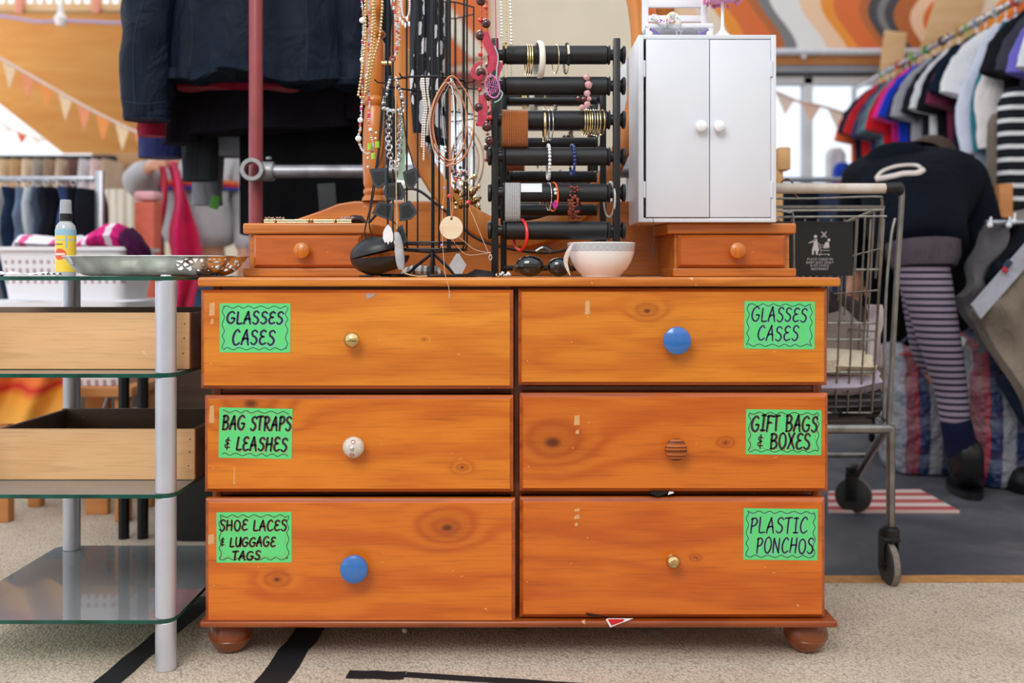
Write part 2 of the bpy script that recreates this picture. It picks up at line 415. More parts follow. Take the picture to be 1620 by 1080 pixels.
# left: sloped plywood soffit with timber beam and translucent strip above, open to daylight below its slanted edge
def soffit(px, py, d): return P(px, py, d)
pl = MB(); A = [P(-420, -170, 7.6), P(-260, 40, 7.6), P(100, 242, 8.6), P(760, 244, 8.6), P(760, 22, 7.2), P(-420, 22, 7.2)]
A = [P(-300, 22, 7.2), P(-300, 60, 7.4), P(-6, 160, 8.1), P(100, 243, 8.6), P(760, 243, 8.6), P(760, 22, 7.2)]
n = len(A); up = Vector((0, .12, .05))
pl.add(A+[a+up for a in A], [list(range(n))[::-1], [n+i for i in range(n)]]+[[i, (i+1) % n, n+(i+1) % n, n+i] for i in range(n)])
struct('ceiling', pl, M_ply)
struct('trim_4', MB().box(P(230, 14, 7.1), (5.6, .1, .05), .006), M_timber)
tr = MB()
for i in range(70): tr.box(P(-290+i*15, -25, 7.25), (.03, .012, .34), .004)
struct('trim_5', tr, mat('corrugated_sheet', (222, 208, 176), .5))
for i, x in enumerate((32, 153)): one('roof_strut', MB().box(P(x, -8, 7.05), (.05, .05, .26), .005), mat('pink_strut', (232, 150, 128), .5), 'short pink strut under the shed roof, ' + ('nearer the picture edge' if i == 0 else 'nearer the black jackets'), 'strut', 'pink roof struts')
cb = MB().tube(cat_rom([P(-60, 18, 6.9), P(20, 28, 6.9), P(60, 34, 6.9), P(120, 33, 6.9), P(200, 36, 6.9), P(330, 30, 6.9)], 5), .011, 8)
cb2 = thing('string_light', 'lilac cable with a clear bulb strung below the roof beam', 'string light', P(60, 30, 6.9))
cb.build('cable', mat('lilac_cable', (178, 160, 196), .5), cb2)
MB().lathe([(.0, -.05), (.03, -.045), (.045, 0), (.03, .03), (.018, .05), (.018, .1), (0, .1)], P(96, 30, 6.9), n=14).build('bulb', mat('bulb_glass', (236, 230, 228), .15), cb2)
struct('wall_left', MB().bb((-7, 12.6, 0), (bx(650), 12.7, 1.9)), M_beige)
# behind the camera: beige wall with openings, seen in the dressing mirror
bw = MB()
bw.bb((-4.5, -4.1, 0), (-.95, -4, 3.4)).bb((-.95, -4.1, 0), (-.33, -4, 1.2)).bb((-.95, -4.1, 2.15), (-.33, -4, 3.4)).bb((-.33, -4.1, 0), (4.05, -4, 3.4))
struct('wall_front', bw, mat('warm_board', (244, 226, 200), .7, var=.06, vs=2))
fb = MB().prism([(-1.4,2.55),(-.9,2.45),(-.2,2.62),(-.2,3.3),(-1.4,3.3)], -3.99, -3.96).mat(1).prism([(-1.0,3.3),(-.75,3.3),(-.22,2.66),(-.2,2.62),(-.35,2.60)], -3.955, -3.94)
fb.mat(2).bb((-1.4,-3.99,2.36),(-.2,-3.93,2.48)); struct('trim_6', fb, [mat('orange_panel', (236,118,50), .6), mat('cream_panel', (244,228,206), .6), mat('red_beam', (150,60,40), .6)])
fr = MB().bb((-.95, -4.05, 1.2), (-.33, -3.97, 1.24)).bb((-.95, -4.05, 2.11), (-.33, -3.97, 2.15)).bb((-.66, -4.05, 1.2), (-.63, -3.97, 2.15)).bb((-.95, -4.05, 1.8), (-.33, -3.97, 1.825))
struct('window_2', fr, M_white)

# carpet and tapes
one('carpet', MB().bb((-4.2, .4, .001), (.62, 5.4, .008)).bb((.62, .4, .001), (3.2, 2.42, .008)), M_carpet, 'worn beige woven carpet laid over the grey floor', 'carpet')
M_tape = mat('black_tape', (30, 30, 34), .5, bump=.5, bs=40); M_otape = mat('orange_tape', (186, 132, 74), .6, var=.2)
def tape(pts, wd, label, m=M_tape):
    rs = []; pts = [Vector((p[0], p[1])) for p in pts]
    mb = MB(); L = []; R = []
    for i, p in enumerate(pts):
        t = (pts[min(i+1, len(pts)-1)]-pts[max(i-1, 0)]).normalized(); nn = Vector((-t.y, t.x)); j = random.uniform(-.06, .06)*wd
        L.append(p+nn*(wd/2+j)); R.append(p-nn*(wd/2-j))
    rings = [[(a.x, a.y, .0082), (b.x, b.y, .0082), (b.x, b.y, .0098), (a.x, a.y, .0098)] for a, b in zip(L, R)]
    mb.rings([[Vector(q) for q in r] for r in rings]); return one('floor_tape', mb, m, label, 'tape')
def fp(px, py): d = CAMZ*F/(py-HZ); return ((px-810)*d/F, d)
def lerp2(a, b, n): return [(a[0]+(b[0]-a[0])*i/n, a[1]+(b[1]-a[1])*i/n) for i in range(n+1)]
tape(lerp2(fp(165, 1090), fp(330, 950), 8), .05, 'black floor tape running past the front leg of the glass shelf unit')
tape(lerp2(fp(425, 1090), fp(500, 988), 8), .06, 'black floor tape disappearing under the left end of the dresser')
tape(lerp2(fp(550, 1074), fp(640, 1076), 4), .035, 'short wide black tape patch on the carpet in front of the dresser')
tape(lerp2(fp(642, 1074), fp(1010, 1098), 8), .022, 'narrow black tape strip leading off the tape patch in front of the dresser')
tape(lerp2(fp(1240, 921), fp(1760, 921), 8), .055, 'tan floor tape along the edge between carpet and grey floor', M_otape)
M_mat = None
def stripe_mat(name, cols, freq, axis=2, rough=.85, soft=.06, ph=0):
    if name in MATS: return MATS[name]
    k = NT(name); x = k.xyz(k.obj())[axis]
    f = k.math('FRACT', k.math('ADD', k.math('MULTIPLY', x, freq), ph)); n = len(cols)
    col = k.ramp(f, [(i/n, srgb(c)) for i, c in enumerate(cols)], 'CONSTANT')
    k.link(col, k.b.inputs['Base Color']); k.b.inputs['Roughness'].default_value = rough; k.b.inputs['Specular IOR Level'].default_value = .2
    k.bump(k.noise(k.obj(), 300, 2), .3, .002); MATS[name] = k.m; return k.m
a = fp(1310, 781); b = fp(1455, 778); c = fp(1518, 812); d_ = fp(1310, 812)
mt = MB().add([(p[0], p[1], z) for z in (.001, .010) for p in (a, b, c, d_)], [[0,1,2,3],[7,6,5,4],[0,4,5,1],[1,5,6,2],[2,6,7,3],[3,7,4,0]])
one('floor_mat', mt, stripe_mat('red_stripe_mat', [(214, 190, 184), (176, 84, 84)], 10, 1), 'red and white striped mat on the grey floor beyond the trolley wheel', 'mat')
tm = MB().box((*fp(1395, 795), .006), (.0, .0, .0)) if False else None
# litter under the dresser
def litter(px, py, sz, m, label, rz=.4, name='paper_scrap'):
    x, y = fp(px, py); mb = MB()
    n0 = len(mb.v); mb.sheet(lambda u, v: ((u-.5)*sz[0], (v-.5)*sz[1], .006*math.sin(u*3)), 5, 3, .0006)
    mb.xf(Matrix.Translation((x, y, .0105)) @ Euler((0, 0, rz)).to_matrix().to_4x4()); one(name, mb, m, label, 'scrap')
litter(1026, 1008, (.05, .022), mat('scrap_white', (225, 222, 226), .7), 'white paper tag on the carpet under the dresser near the right foot', -.5)
litter(898, 1000, (.035, .02), mat('scrap_grey', (150, 146, 144), .7), 'grey paper scrap under the dresser beside the middle foot', .3)
x, y = fp(640, 1008); one('pebble', MB().ball((x, y, .014), (.006, .005, .005), 8), mat('pebble', (222, 214, 205), .6), 'tiny pale pebble on the shaded carpet under the dresser', 'pebble')

# ================================================================ THE DRESSER
DF = 1.93
k0 = DF/F
def dx(px): return (px-810)*k0
def dz(py): return CAMZ-(py-HZ)*k0
W1 = (222, 138, 44); W2 = (186, 92, 20)
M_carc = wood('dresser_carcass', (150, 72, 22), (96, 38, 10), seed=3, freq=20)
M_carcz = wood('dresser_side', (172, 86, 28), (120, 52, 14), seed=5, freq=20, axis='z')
M_top = wood('dresser_top', (218, 136, 40), (176, 86, 18), seed=1, freq=60)
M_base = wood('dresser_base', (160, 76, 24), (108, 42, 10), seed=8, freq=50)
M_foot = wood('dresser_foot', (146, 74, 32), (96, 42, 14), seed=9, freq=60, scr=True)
M_in = mat('interior_gap_shade', (30, 15, 8), .8)  # near-black, puts the shade of the drawer gaps into the colour
DBACK = 2.38
dr = thing('dresser', 'orange pine dresser with six labelled drawers on round bun feet', 'dresser', (dx(821), 2.15, 0))
xl, xr = dx(327), dx(1309); zt, zb = dz(453), dz(980)
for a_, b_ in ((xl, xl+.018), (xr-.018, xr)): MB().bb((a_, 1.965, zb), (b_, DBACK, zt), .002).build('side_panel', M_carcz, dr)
ca = MB().bb((xl+.018, DBACK-.012, zb), (xr-.018, DBACK, zt)).bb((xl+.018, 1.975, zb), (xr-.018, DBACK-.012, zb+.012))
ca.build('back_panel', M_in, dr)
ca = MB()
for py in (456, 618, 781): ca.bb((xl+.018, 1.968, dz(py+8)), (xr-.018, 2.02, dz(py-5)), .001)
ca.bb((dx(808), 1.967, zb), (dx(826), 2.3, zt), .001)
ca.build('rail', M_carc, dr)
MB().bb((dx(316.5), 1.912, dz(453)), (dx(1326), DBACK+.01, .752), .005, 3).build('top', M_top, dr)
MB().bb((dx(318), 1.918, dz(990)), (dx(1323), DBACK, dz(979)), .005, 3).build('plinth', M_base, dr)
zf = dz(990)
for (fx, fy) in ((363, 1.99), (1277, 1.99), (363, 2.32), (1277, 2.32)):
    x = (fx-810)*1.98/F if fy < 2.1 else dx(fx)
    prof = [(0, .0085), (.018, .0085), (.025, .011), (.034, .020), (.041, .033), (.0425, .0355), (.0415, .037), (.043, .0385), (.0435, .046), (.040, .058), (.030, zf-.001), (0, zf)]
    MB().lathe(prof, (x, fy, 0), n=32).build('foot', M_foot, dr)
MB().lathe(prof, (dx(822), 2.12, 0), n=32).build('foot', M_foot, dr)

# hand lettering ------------------------------------------------
GL = {
'G': (.85, [[(.72,.86),(.52,1),(.2,.82),(.06,.42),(.2,.08),(.5,0),(.72,.2),(.74,.42)], [(.74,.42),(.6,.44),(.46,.42)]]),
'L': (.6, [[(.16,1),(.12,.5),(.08,.04)], [(.08,.04),(.3,.0),(.55,.06)]]),
'A': (.75, [[(.02,0),(.2,.52),(.4,1)], [(.4,1),(.52,.5),(.64,-.02)], [(.12,.36),(.34,.42),(.58,.38)]]),
'S': (.66, [[(.6,.86),(.42,1),(.16,.88),(.18,.64),(.42,.5),(.56,.28),(.42,.04),(.2,0),(.04,.12)]]),
'E': (.66, [[(.58,.9),(.38,1),(.14,.84),(.18,.62),(.44,.55)], [(.3,.55),(.1,.42),(.08,.16),(.28,0),(.6,.1)]]),
'C': (.7, [[(.62,.84),(.46,1),(.2,.82),(.06,.42),(.16,.08),(.4,0),(.64,.14)]]),
'B': (.74, [[(.14,1),(.12,.5),(.12,0)], [(.04,.94),(.36,1),(.58,.82),(.44,.58),(.16,.52)], [(.16,.52),(.5,.5),(.66,.26),(.46,.02),(.06,.0)]]),
'T': (.66, [[(.0,.94),(.32,.97),(.66,1)], [(.34,.97),(.3,.5),(.28,0)]]),
'R': (.72, [[(.14,1),(.12,.5),(.1,0)], [(.04,.92),(.36,1),(.56,.8),(.42,.56),(.16,.5)], [(.2,.5),(.42,.24),(.66,.0)]]),
'P': (.66, [[(.14,1),(.12,.5),(.1,-.02)], [(.04,.9),(.38,1),(.58,.78),(.42,.52),(.14,.46)]]),
'H': (.76, [[(.12,1),(.1,.5),(.06,0)], [(.6,1),(.6,.5),(.58,-.02)], [(.08,.48),(.34,.52),(.62,.5)]]),
'O': (.76, [[(.38,1),(.14,.84),(.06,.42),(.2,.06),(.44,0),(.66,.28),(.66,.7),(.5,.94),(.34,1)]]),
'U': (.74, [[(.1,1),(.08,.5),(.18,.08),(.36,0),(.56,.14),(.64,.5),(.64,1)], [(.64,1),(.64,.4),(.68,.0)]]),
'I': (.5, [[(.26,1),(.25,.5),(.24,0)], [(.06,.97),(.26,1),(.46,.98)], [(.04,.02),(.24,0),(.46,.03)]]),
'F': (.62, [[(.14,1),(.12,.5),(.08,-.04)], [(.06,.94),(.34,1),(.62,.96)], [(.12,.52),(.3,.56),(.5,.54)]]),
'N': (.8, [[(.08,0),(.1,.5),(.14,1)], [(.14,1),(.36,.5),(.6,.02)], [(.6,.02),(.64,.5),(.68,1)]]),
'X': (.7, [[(.06,.98),(.34,.5),(.64,0)], [(.6,1),(.32,.5),(.04,0)]]),
'&': (.62, [[(.52,.72),(.2,.78),(.12,.6),(.42,.48)], [(.42,.48),(.08,.36),(.16,.16),(.54,.2)], [(.32,.95),(.3,.5),(.28,.0)]]),
' ': (.4, []),
}
def lettering(mb, txt, x0, x1, z0, z1, wd, y, rot=0, c=(0, 0), rnd=None):
    tot = sum(GL[ch][0] for ch in txt) + .1*(len(txt)-1); sx = (x1-x0)/tot; h = z1-z0; cx = x0
    for ch in txt:
        wv, st = GL[ch]; jz = rnd.uniform(-.03, .03)*h; sl = rnd.uniform(.02, .1)*h; hs = rnd.uniform(.9, 1.0)
        for s_ in st:
            pts = [(cx+px*sx+pz*sl, z0+jz+pz*h*hs) for px, pz in s_]
            cu = cat_rom([Vector(p) for p in pts], 5) if len(pts) > 2 else [Vector(p) for p in pts]
            m = len(cu); ww = [wd*(.55 if ch == '&' else 1)*(.75+.35*math.sin(PI*min(1, (i+1)/m))*rnd.uniform(.9, 1.1)) for i in range(m)]
            q = [(math.cos(rot)*(p.x-c[0])-math.sin(rot)*(p.y-c[1])+c[0], math.sin(rot)*(p.x-c[0])+math.cos(rot)*(p.y-c[1])+c[1]) for p in cu]
            mb.ribbon(q, ww, y, .00012)
        cx += (wv+.1)*sx
M_green = mat('green_card', (92, 208, 122), .35, var=.03, vs=20, spec=.6); M_ink = mat('dark_ink', (14, 38, 40), .5); M_inkb = mat('black_ink', (26, 20, 24), .5)
M_halo = mat('grey_pencil', (128, 176, 190), .6); M_halo2 = mat('brown_pencil', (150, 128, 84), .6)
def sign(parent, box, lines, rot, wd, ink, halo, yf, seed, label):
    """pinked-edge card with a wavy border and hand lettering, one mesh"""
    rnd = random.Random(seed)
    x0, x1, z1, z0 = dx(box[0]), dx(box[2]), dz(box[1]), dz(box[3]); c = ((x0+x1)/2, (z0+z1)/2); mb = MB()
    def edge(a, b, nx, nz):
        L = math.hypot(b[0]-a[0], b[1]-a[1]); n = int(L/.0042); out = []
        for i in range(n):
            for t, o in ((i/n, 0), ((i+.5)/n, .0013)): out.append((a[0]+(b[0]-a[0])*t+nx*o, a[1]+(b[1]-a[1])*t+nz*o))
        return out
    poly = edge((x0,z0),(x1,z0),0,-1)+edge((x1,z0),(x1,z1),1,0)+edge((x1,z1),(x0,z1),0,1)+edge((x0,z1),(x0,z0),-1,0)
    R = lambda p: (math.cos(rot)*(p[0]-c[0])-math.sin(rot)*(p[1]-c[1])+c[0], math.sin(rot)*(p[0]-c[0])+math.cos(rot)*(p[1]-c[1])+c[1])
    mb.prism([R(p) for p in poly], yf-.0006, yf-.0001)
    yi = yf-.00075
    def wavy(a, b, amp, wl, w_, mi, off):
        L = math.hypot(b[0]-a[0], b[1]-a[1]); t = ((b[0]-a[0])/L, (b[1]-a[1])/L); nn = (-t[1], t[0]); n = int(L/.0016); ph = rnd.uniform(0, 6); mb.mat(mi)
        pts = []; 
        for i in range(n+1):
            s_ = i/n; o = off+amp*math.sin(ph+s_*L/wl*2*PI+.6*math.sin(s_*9))
            pts.append(R((a[0]+(b[0]-a[0])*s_+nn[0]*o, a[1]+(b[1]-a[1])*s_+nn[1]*o)))
        mb.ribbon(pts, w_, yi if mi == 1 else yi+.00012, .00012)
    e = .0065
    for a, b in [q for i_, q in enumerate((((x0+e, z0+e), (x1-e, z0+e)), ((x1-e, z0+e), (x1-e, z1-e)), ((x1-e, z1-e), (x0+e, z1-e)), ((x0+e, z1-e), (x0+e, z0+e)))) if not (seed == 42 and i_ % 2)]:
        wavy(a, b, .0021, .023, .0008, 2, .003)
        wavy(a, b, .0021, .023, .0013, 1, 0)
    for (t, bx0, by0, bx1, by1) in lines:
        st = rnd.getstate(); mb.mat(2); lettering(mb, t, dx(bx0)+.0007, dx(bx1)+.0007, dz(by1)-.0006, dz(by0)-.0006, wd*1.3, yi+.00012, rot, c, rnd)
        rnd.setstate(st); mb.mat(1); lettering(mb, t, dx(bx0), dx(bx1), dz(by1), dz(by0), wd, yi, rot, c, rnd)
    o = mb.build('drawer_label', [M_green, ink, halo], parent, smooth=0); o['label'] = label
drawers = [
 # box px, front y, knob (px,py,kind), knots, seed, colours
 ((320,458,812,614), 1.918, (561,536,'brass'), [(.13,.0,.003)], 11, ((222,138,38),(186,92,16)),
   ((351,480,461,556), [('GLASSES',361,491,450,511),('CASES',370,520,437,544)], -.003, .0040, 'dark', 'g')),
 ((820,456,1308,609), 1.925, (1067,537,'blue'), [(-.05,.05,.012)], 12, ((220,134,34),(182,86,14)),
   ((1177,477,1287,551), [('GLASSES',1187,485,1275,508),('CASES',1197,514,1262,538)], -.008, .0030, 'dark', 'b')),
 ((325,625,812,777), 1.922, (563,703,'white'), [(-.208,.078,.031),(.20,-.045,.006)], 13, ((220,128,30),(178,78,12)),
   ((349,645,463,723), [('BAG STRAPS',353,657,462,679),('& LEASHES',357,689,456,711)], -.02, .0040, 'dark', 'br')),
 ((822,622,1310,777), 1.927, (1066,707,'wood'), [(-.235,.0,.030),(.10,.0,.006)], 14, ((212,116,28),(172,70,12)),
   ((1180,648,1298,718), [('GIFT BAGS',1187,656,1292,681),('& BOXES',1197,684,1281,709)], -.012, .0039, 'dark', 'br')),
 ((327,787,815,983), 1.918, (565,891,'blue'), [(.168,.065,.022),(-.16,-.035,.011)], 15, ((216,118,24),(176,70,10)),
   ((346,808,463,886), [('SHOE LACES',350,819,456,836),('& LUGGAGE',351,846,438,861),('TAGS',370,868,414,882)], .004, .0033, 'blk', 'br')),
 ((822,787,1305,976), 1.926, (1062,883,'brass2'), [(.045,.0,.004)], 16, ((210,110,22),(168,64,10)),
   ((1176,804,1292,884), [('PLASTIC',1185,816,1276,842),('PONCHOS',1195,848,1286,873)], -.012, .0029, 'blk', 'b')),
]
M_brass = mat('polished_brass', (214, 186, 128), .14, 1, var=.12, vs=90); M_blue = mat('blue_gloss', (46, 106, 178), .22, coat=.6, var=.03)
M_cer = mat('speckled_ceramic', (205, 196, 184), .35, var=.18, vs=250, coat=.3)
M_kw = stripe_mat('striped_wood_knob', [(176, 96, 46), (120, 56, 28), (186, 108, 54), (150, 76, 36), (96, 48, 26)], 60, 2, .4)
M_dbox = mat('drawer_box_wood', (150, 92, 44), .6)
def knob(parent, x, z, yf, kind):
    ax = (0, -1, 0)
    if kind == 'blue': MB().lathe([(0,0),(.010,0),(.009,.008),(.010,.014),(.020,.017),(.0265,.022),(.0272,.026),(.0255,.031),(.018,.0345),(.008,.036),(0,.0363)], (x,yf,z), ax, 36).build('knob', M_blue, parent)['label'] = 'round glossy blue knob'
    elif kind.startswith('brass'):
        s = 1 if kind == 'brass' else .9
        MB().lathe([(0,0),(.011*s,0),(.010*s,.002),(.005*s,.004),(.0045*s,.011),(.009*s,.014),(.0145*s,.018),(.0155*s,.022),(.0135*s,.027),(.008*s,.031),(0,.0325*s)], (x,yf,z), ax, 32).build('knob', M_brass, parent)['label'] = 'small round brass knob'
    elif kind == 'white':
        mb = MB().lathe([(0,0),(.009,0),(.008,.006),(.013,.009),(.0195,.015),(.0205,.022),(.018,.029),(.010,.034),(0,.0355)], (x,yf,z), ax, 32)
        mb.mat(1).lathe([(0,.035),(.0042,.0352),(.004,.038),(.0015,.0395),(0,.0397)], (x-.001,yf,z), ax, 14)
        mb.mat(2)
        for s in (1, -1): mb.torus((x+.001*s, yf-.0335, z+.0125*s), .0035, .0006, (0, -1, .45*s), 14, 5)
        mb.build('knob', [M_cer, M_chrome, mat('red_line', (170, 60, 60), .5)], parent)['label'] = 'white speckled ceramic knob with a metal centre and red loops'
    else: MB().lathe([(0,0),(.012,0),(.011,.007),(.013,.012),(.020,.016),(.0215,.022),(.0205,.028),(.014,.032),(0,.0335)], (x,yf,z), ax, 32).build('knob', M_kw, parent)['label'] = 'turned wooden knob with dark stripes'
def drawer_front(mb, x0, x1, z0, z1, yf, th, bev, edge=None):
    """panel with a raised field and a chamfered lip around it"""
    r0 = [(x0,yf+th,z0),(x1,yf+th,z0),(x1,yf+th,z1),(x0,yf+th,z1)]
    r1 = [(x0,yf+.006,z0),(x1,yf+.006,z0),(x1,yf+.006,z1),(x0,yf+.006,z1)]
    b = bev
    r2 = [(x0+b,yf+.001,z0+b),(x1-b,yf+.001,z0+b),(x1-b,yf+.001,z1-b),(x0+b,yf+.001,z1-b)]
    b = bev+.0008
    r3 = [(x0+b,yf,z0+b),(x1-b,yf,z0+b),(x1-b,yf,z1-b),(x0+b,yf,z1-b)]
    s0 = mb.cur; a = len(mb.f); mb.rings([[Vector(p) for p in r] for r in (r0, r1, r2, r3)])
    if edge is not None:
        for i in range(4, 8): mb.mi[a+i] = edge
M_lip = wood('drawer_lip', (186, 92, 32), (130, 52, 14), seed=19, freq=40)
names = ['open top left drawer', 'top right drawer', 'middle left drawer', 'middle right drawer', 'bottom left drawer', 'bottom right drawer']
for i, (b, yf, kn, knots, seed, cols, sg) in enumerate(drawers):
    x0, x1, z1, z0 = dx(b[0]), dx(b[2]), dz(b[1]), dz(b[3])
    mb = MB(); drawer_front(mb, x0, x1, z0, z1, yf, .02, .0065, 2)
    mb.mat(1).bb((x0+.025, yf+.02, z0+.012), (x1-.025, yf+.40, z1-.03))
    dm = wood('drawer_pine_%d' % i, cols[0], cols[1], [(kx, kz, r) for kx, kz, r in knots], seed, 24 if i < 4 else 30)
    d = mb.build('drawer', [dm, M_dbox, M_lip], dr, origin=((x0+x1)/2, yf, (z0+z1)/2), smooth=20)
    knob(d, dx(kn[0]), dz(kn[1]), yf, kn[2])
    ink = M_ink if sg[4] == 'dark' else M_inkb
    sign(d, sg[0], sg[1], sg[2], sg[3], ink, M_halo2 if sg[5] == 'br' else M_halo, yf, 40+i, 'green card lettered ' + ' '.join(l[0] for l in sg[1]))
M_res = mat('tape_residue', (236, 188, 132), .6, var=.15, vs=300, alpha=.55)
drs = [o for o in dr.children if o.name.startswith('drawer')]
for di, bx_ in ((0,(334,478,343,499)),(0,(336,503,341,512)),(2,(333,640,341,668)),(2,(371,736,373.5,765)),(3,(908,656,917,672)),(3,(910,679,916,686)),(5,(908,803,917,808)),(5,(908,813,917,820)),(5,(909,825,914,831)),(4,(332,842,342,858)),(1,(925,475,933,497))):
    yf_ = drawers[di][1]; j_ = .0008
    MB().prism([(dx(bx_[0]), dz(bx_[3])), (dx(bx_[2]), dz(bx_[3])+j_), (dx(bx_[2])-j_, dz(bx_[1])), (dx(bx_[0])+j_, dz(bx_[1])-j_*2)], yf_-.0002, yf_-.00005).build('tape_residue', M_res, drs[di], smooth=0)
MB().prism([(dx(580), dz(464)), (dx(597), dz(464)), (dx(590), dz(470)), (dx(581), dz(473))], 1.9172, 1.9178).build('paper_corner', mat('mauve_grey_paper', (164,140,134), .7), drs[0], smooth=0)
# bits poking out of the drawers
one('card_corner', MB().prism([(dx(957),dz(975)),(dx(964),dz(987)),(dx(990),dz(977)),(dx(1000),dz(973)),(dx(960),dz(973))], 1.9125, 1.9135).mat(1).prism([(dx(961),dz(976)),(dx(966),dz(984)),(dx(984),dz(977.5)),(dx(986),dz(974)),(dx(961),dz(974))], 1.9118, 1.9126), [mat('card_white', (230,228,226), .5), mat('card_red', (206,32,36), .5)], 'red and white card corner sticking out below the plastic ponchos drawer', 'card', smooth=0)
one('dark_cloth_scrap', MB().prism([(dx(926),dz(967)),(dx(948),dz(971)),(dx(962),dz(973)),(dx(930),dz(972))], 1.922, 1.9235), M_black, 'thin black scrap caught at the bottom of the plastic ponchos drawer', 'scrap', smooth=0)
one('dark_cloth_scrap', MB().prism([(dx(1028),dz(780)),(dx(1040),dz(785)),(dx(1050),dz(782)),(dx(1056),dz(778)),(dx(1062),dz(777)),(dx(1030),dz(776.5))], 1.9275, 1.940).mat(1).prism([(dx(1056),dz(782)),(dx(1066),dz(779)),(dx(1064),dz(776.8)),(dx(1058),dz(776.8))], 1.9265, 1.9274), [M_black, mat('scrap_white', (225,222,226))], 'black cloth with a white tip poking out above the plastic ponchos drawer', 'scrap', smooth=0)
# ================================================================ DRESSING MIRROR UNIT
M_h1 = wood('hutch_wood', (204, 122, 46), (160, 84, 26), seed=21, freq=30, rough=.38)
M_h2 = wood('hutch_drawer', (192, 100, 32), (146, 64, 14), seed=22, freq=36, rough=.36)
M_h3 = wood('hutch_top', (212, 130, 56), (170, 94, 34), seed=23, freq=60, rough=.38)
M_hz = wood('hutch_turned', (206, 122, 42), (160, 82, 24), seed=24, freq=20, axis='z', rough=.3, scr=False)
TZ = .752
def unit_side(parent, m):
    fx = (lambda px, d: (px-810)*d/F) if m == 0 else (lambda px, d: (822*2-px-810)*d/F)
    def zz(py, d=2.12): return CAMZ-(py-HZ)*d/F
    X = lambda px: fx(px, 2.12)
    def plan(poly, z0, z1):
        mb = MB(); n = len(poly); a = sum(poly[i][0]*poly[(i+1)%n][1]-poly[(i+1)%n][0]*poly[i][1] for i in range(n))
        if a < 0: poly = poly[::-1]
        mb.rings([[Vector((x, y, z0)) for x, y in poly], [Vector((x, y, z1)) for x, y in poly]]); return mb
    def edge_round(o, r): 
        md = o.modifiers.new('b', 'BEVEL'); md.width = r; md.segments = 3; md.limit_method = 'ANGLE'
    pl = [(X(385), 2.115), (X(589), 2.115), (fx(612, 2.25), 2.25), (fx(612, 2.33), 2.33), (X(385), 2.33)]
    o = plan(pl, zz(370), zz(353)).build('top', M_h3, parent); edge_round(o, .004)
    pb = [(X(385), 2.115), (X(580), 2.115), (fx(600, 2.25), 2.25), (fx(600, 2.33), 2.33), (X(385), 2.33)]
    o = plan(pb, TZ+.0005, zz(424)).build('base', M_h1, parent); edge_round(o, .003)
    pc = [(X(394), 2.128), (X(576), 2.128), (fx(600, 2.26), 2.26), (fx(600, 2.325), 2.325), (X(394), 2.325)]
    plan(pc, zz(424), zz(370)).build('carcass', M_h1, parent)
    xs = sorted((X(402), X(572))); mb = MB(); drawer_front(mb, xs[0], xs[1], zz(423), zz(372), 2.112, .014, .005)
    d = mb.build('drawer', M_h2, parent, origin=((xs[0]+xs[1])/2, 2.112, (zz(423)+zz(372))/2), smooth=20)
    MB().lathe([(0,0),(.009,0),(.0085,.006),(.010,.010),(.0155,.014),(.0175,.020),(.0165,.026),(.011,.030),(0,.031)], (X(482), 2.112, zz(396.5)), (0,-1,0), 30).build('knob', M_hz, d)
hu = thing('dressing_mirror', 'wooden dressing mirror unit with turned posts standing on the dresser', 'mirror', (fp(822, 1000)[0]*0+.012*2.2/2.2, 2.25, TZ))
unit_side(hu, 0); unit_side(hu, 1)
DM = 2.29
def pm(px, py, d=DM): v = P(px, py, d); return (v.x, v.z)
half = [(430,437),(430,353),(470,346),(505,334),(535,322),(560,318),(690,318),(730,322),(780,338),(822,345)]
bd = half+[(1644-x, y) for x, y in half[::-1][1:]]
poly = []
for x, y in bd:
    q = pm(x, y); poly.append((q[0], max(q[1], TZ+.0005)))
o = MB().prism(poly, DM, DM+.022).build('back_board', M_h1, hu); md = o.modifiers.new('b', 'BEVEL'); md.width = .004; md.segments = 3; md.limit_method = 'ANGLE'
for cxp in (592, 1052):
    c = P(cxp, 318, DM+.011); s = DM/F
    prof = [(0,0),(20,0),(19,5),(15.5,9),(17.5,13),(17.5,17),(15,20),(17,26),(18.5,60),(18,110),(16,146),(14,150),(18,156),(18,161),(15,166),(16.5,172),(17,210),(17,250),(14,254),(12,257),(17,262),(18,267),(13,271),(9,276),(9,292),(14,300),(15,310),(12,318),(9,322),(15,330),(17,345),(12,358),(5,366),(7,372),(0,378)]
    MB().lathe([(r*s, z*s) for r, z in prof], c, n=28).build('turned_post', M_hz, hu)
mc = P(822, 80, 2.285); s = 2.285/F; n = 72
fm = MB(); R = []
for i in range(n):
    a = 2*PI*i/n; ca_, sa_ = math.cos(a), math.sin(a); ring = []
    for (ax, az, y) in ((204,313,0),(200,309,-.010),(190,296,-.014),(181,276,-.010),(177,270,-.004),(177,270,.008),(204,313,.008)):
        ring.append(Vector((mc.x+ax*s*ca_, mc.y+y, mc.z+az*s*sa_)))
    R.append(ring)
fm.rings(R, loop=True); fro = fm.build('mirror_frame', wood('mirror_frame', (212, 134, 56), (172, 94, 34), seed=26, freq=22, axis='z', rough=.32, scr=False), hu)
gm = MB().rings([[Vector((mc.x+178*s*math.cos(2*PI*i/n), mc.y+y, mc.z+271*s*math.sin(2*PI*i/n))) for i in range(n)] for y in (0, .004)])
km = NT('mirror_silver'); km.b.inputs['Metallic'].default_value = 1; km.b.inputs['Roughness'].default_value = .03; km.link(km.ramp(km.noise(km.obj(), 8), [(0, (.86,.88,.88,1)), (1, (.92,.93,.93,1))]), km.b.inputs['Base Color'])
gm.build('mirror_glass', km.m, fro)
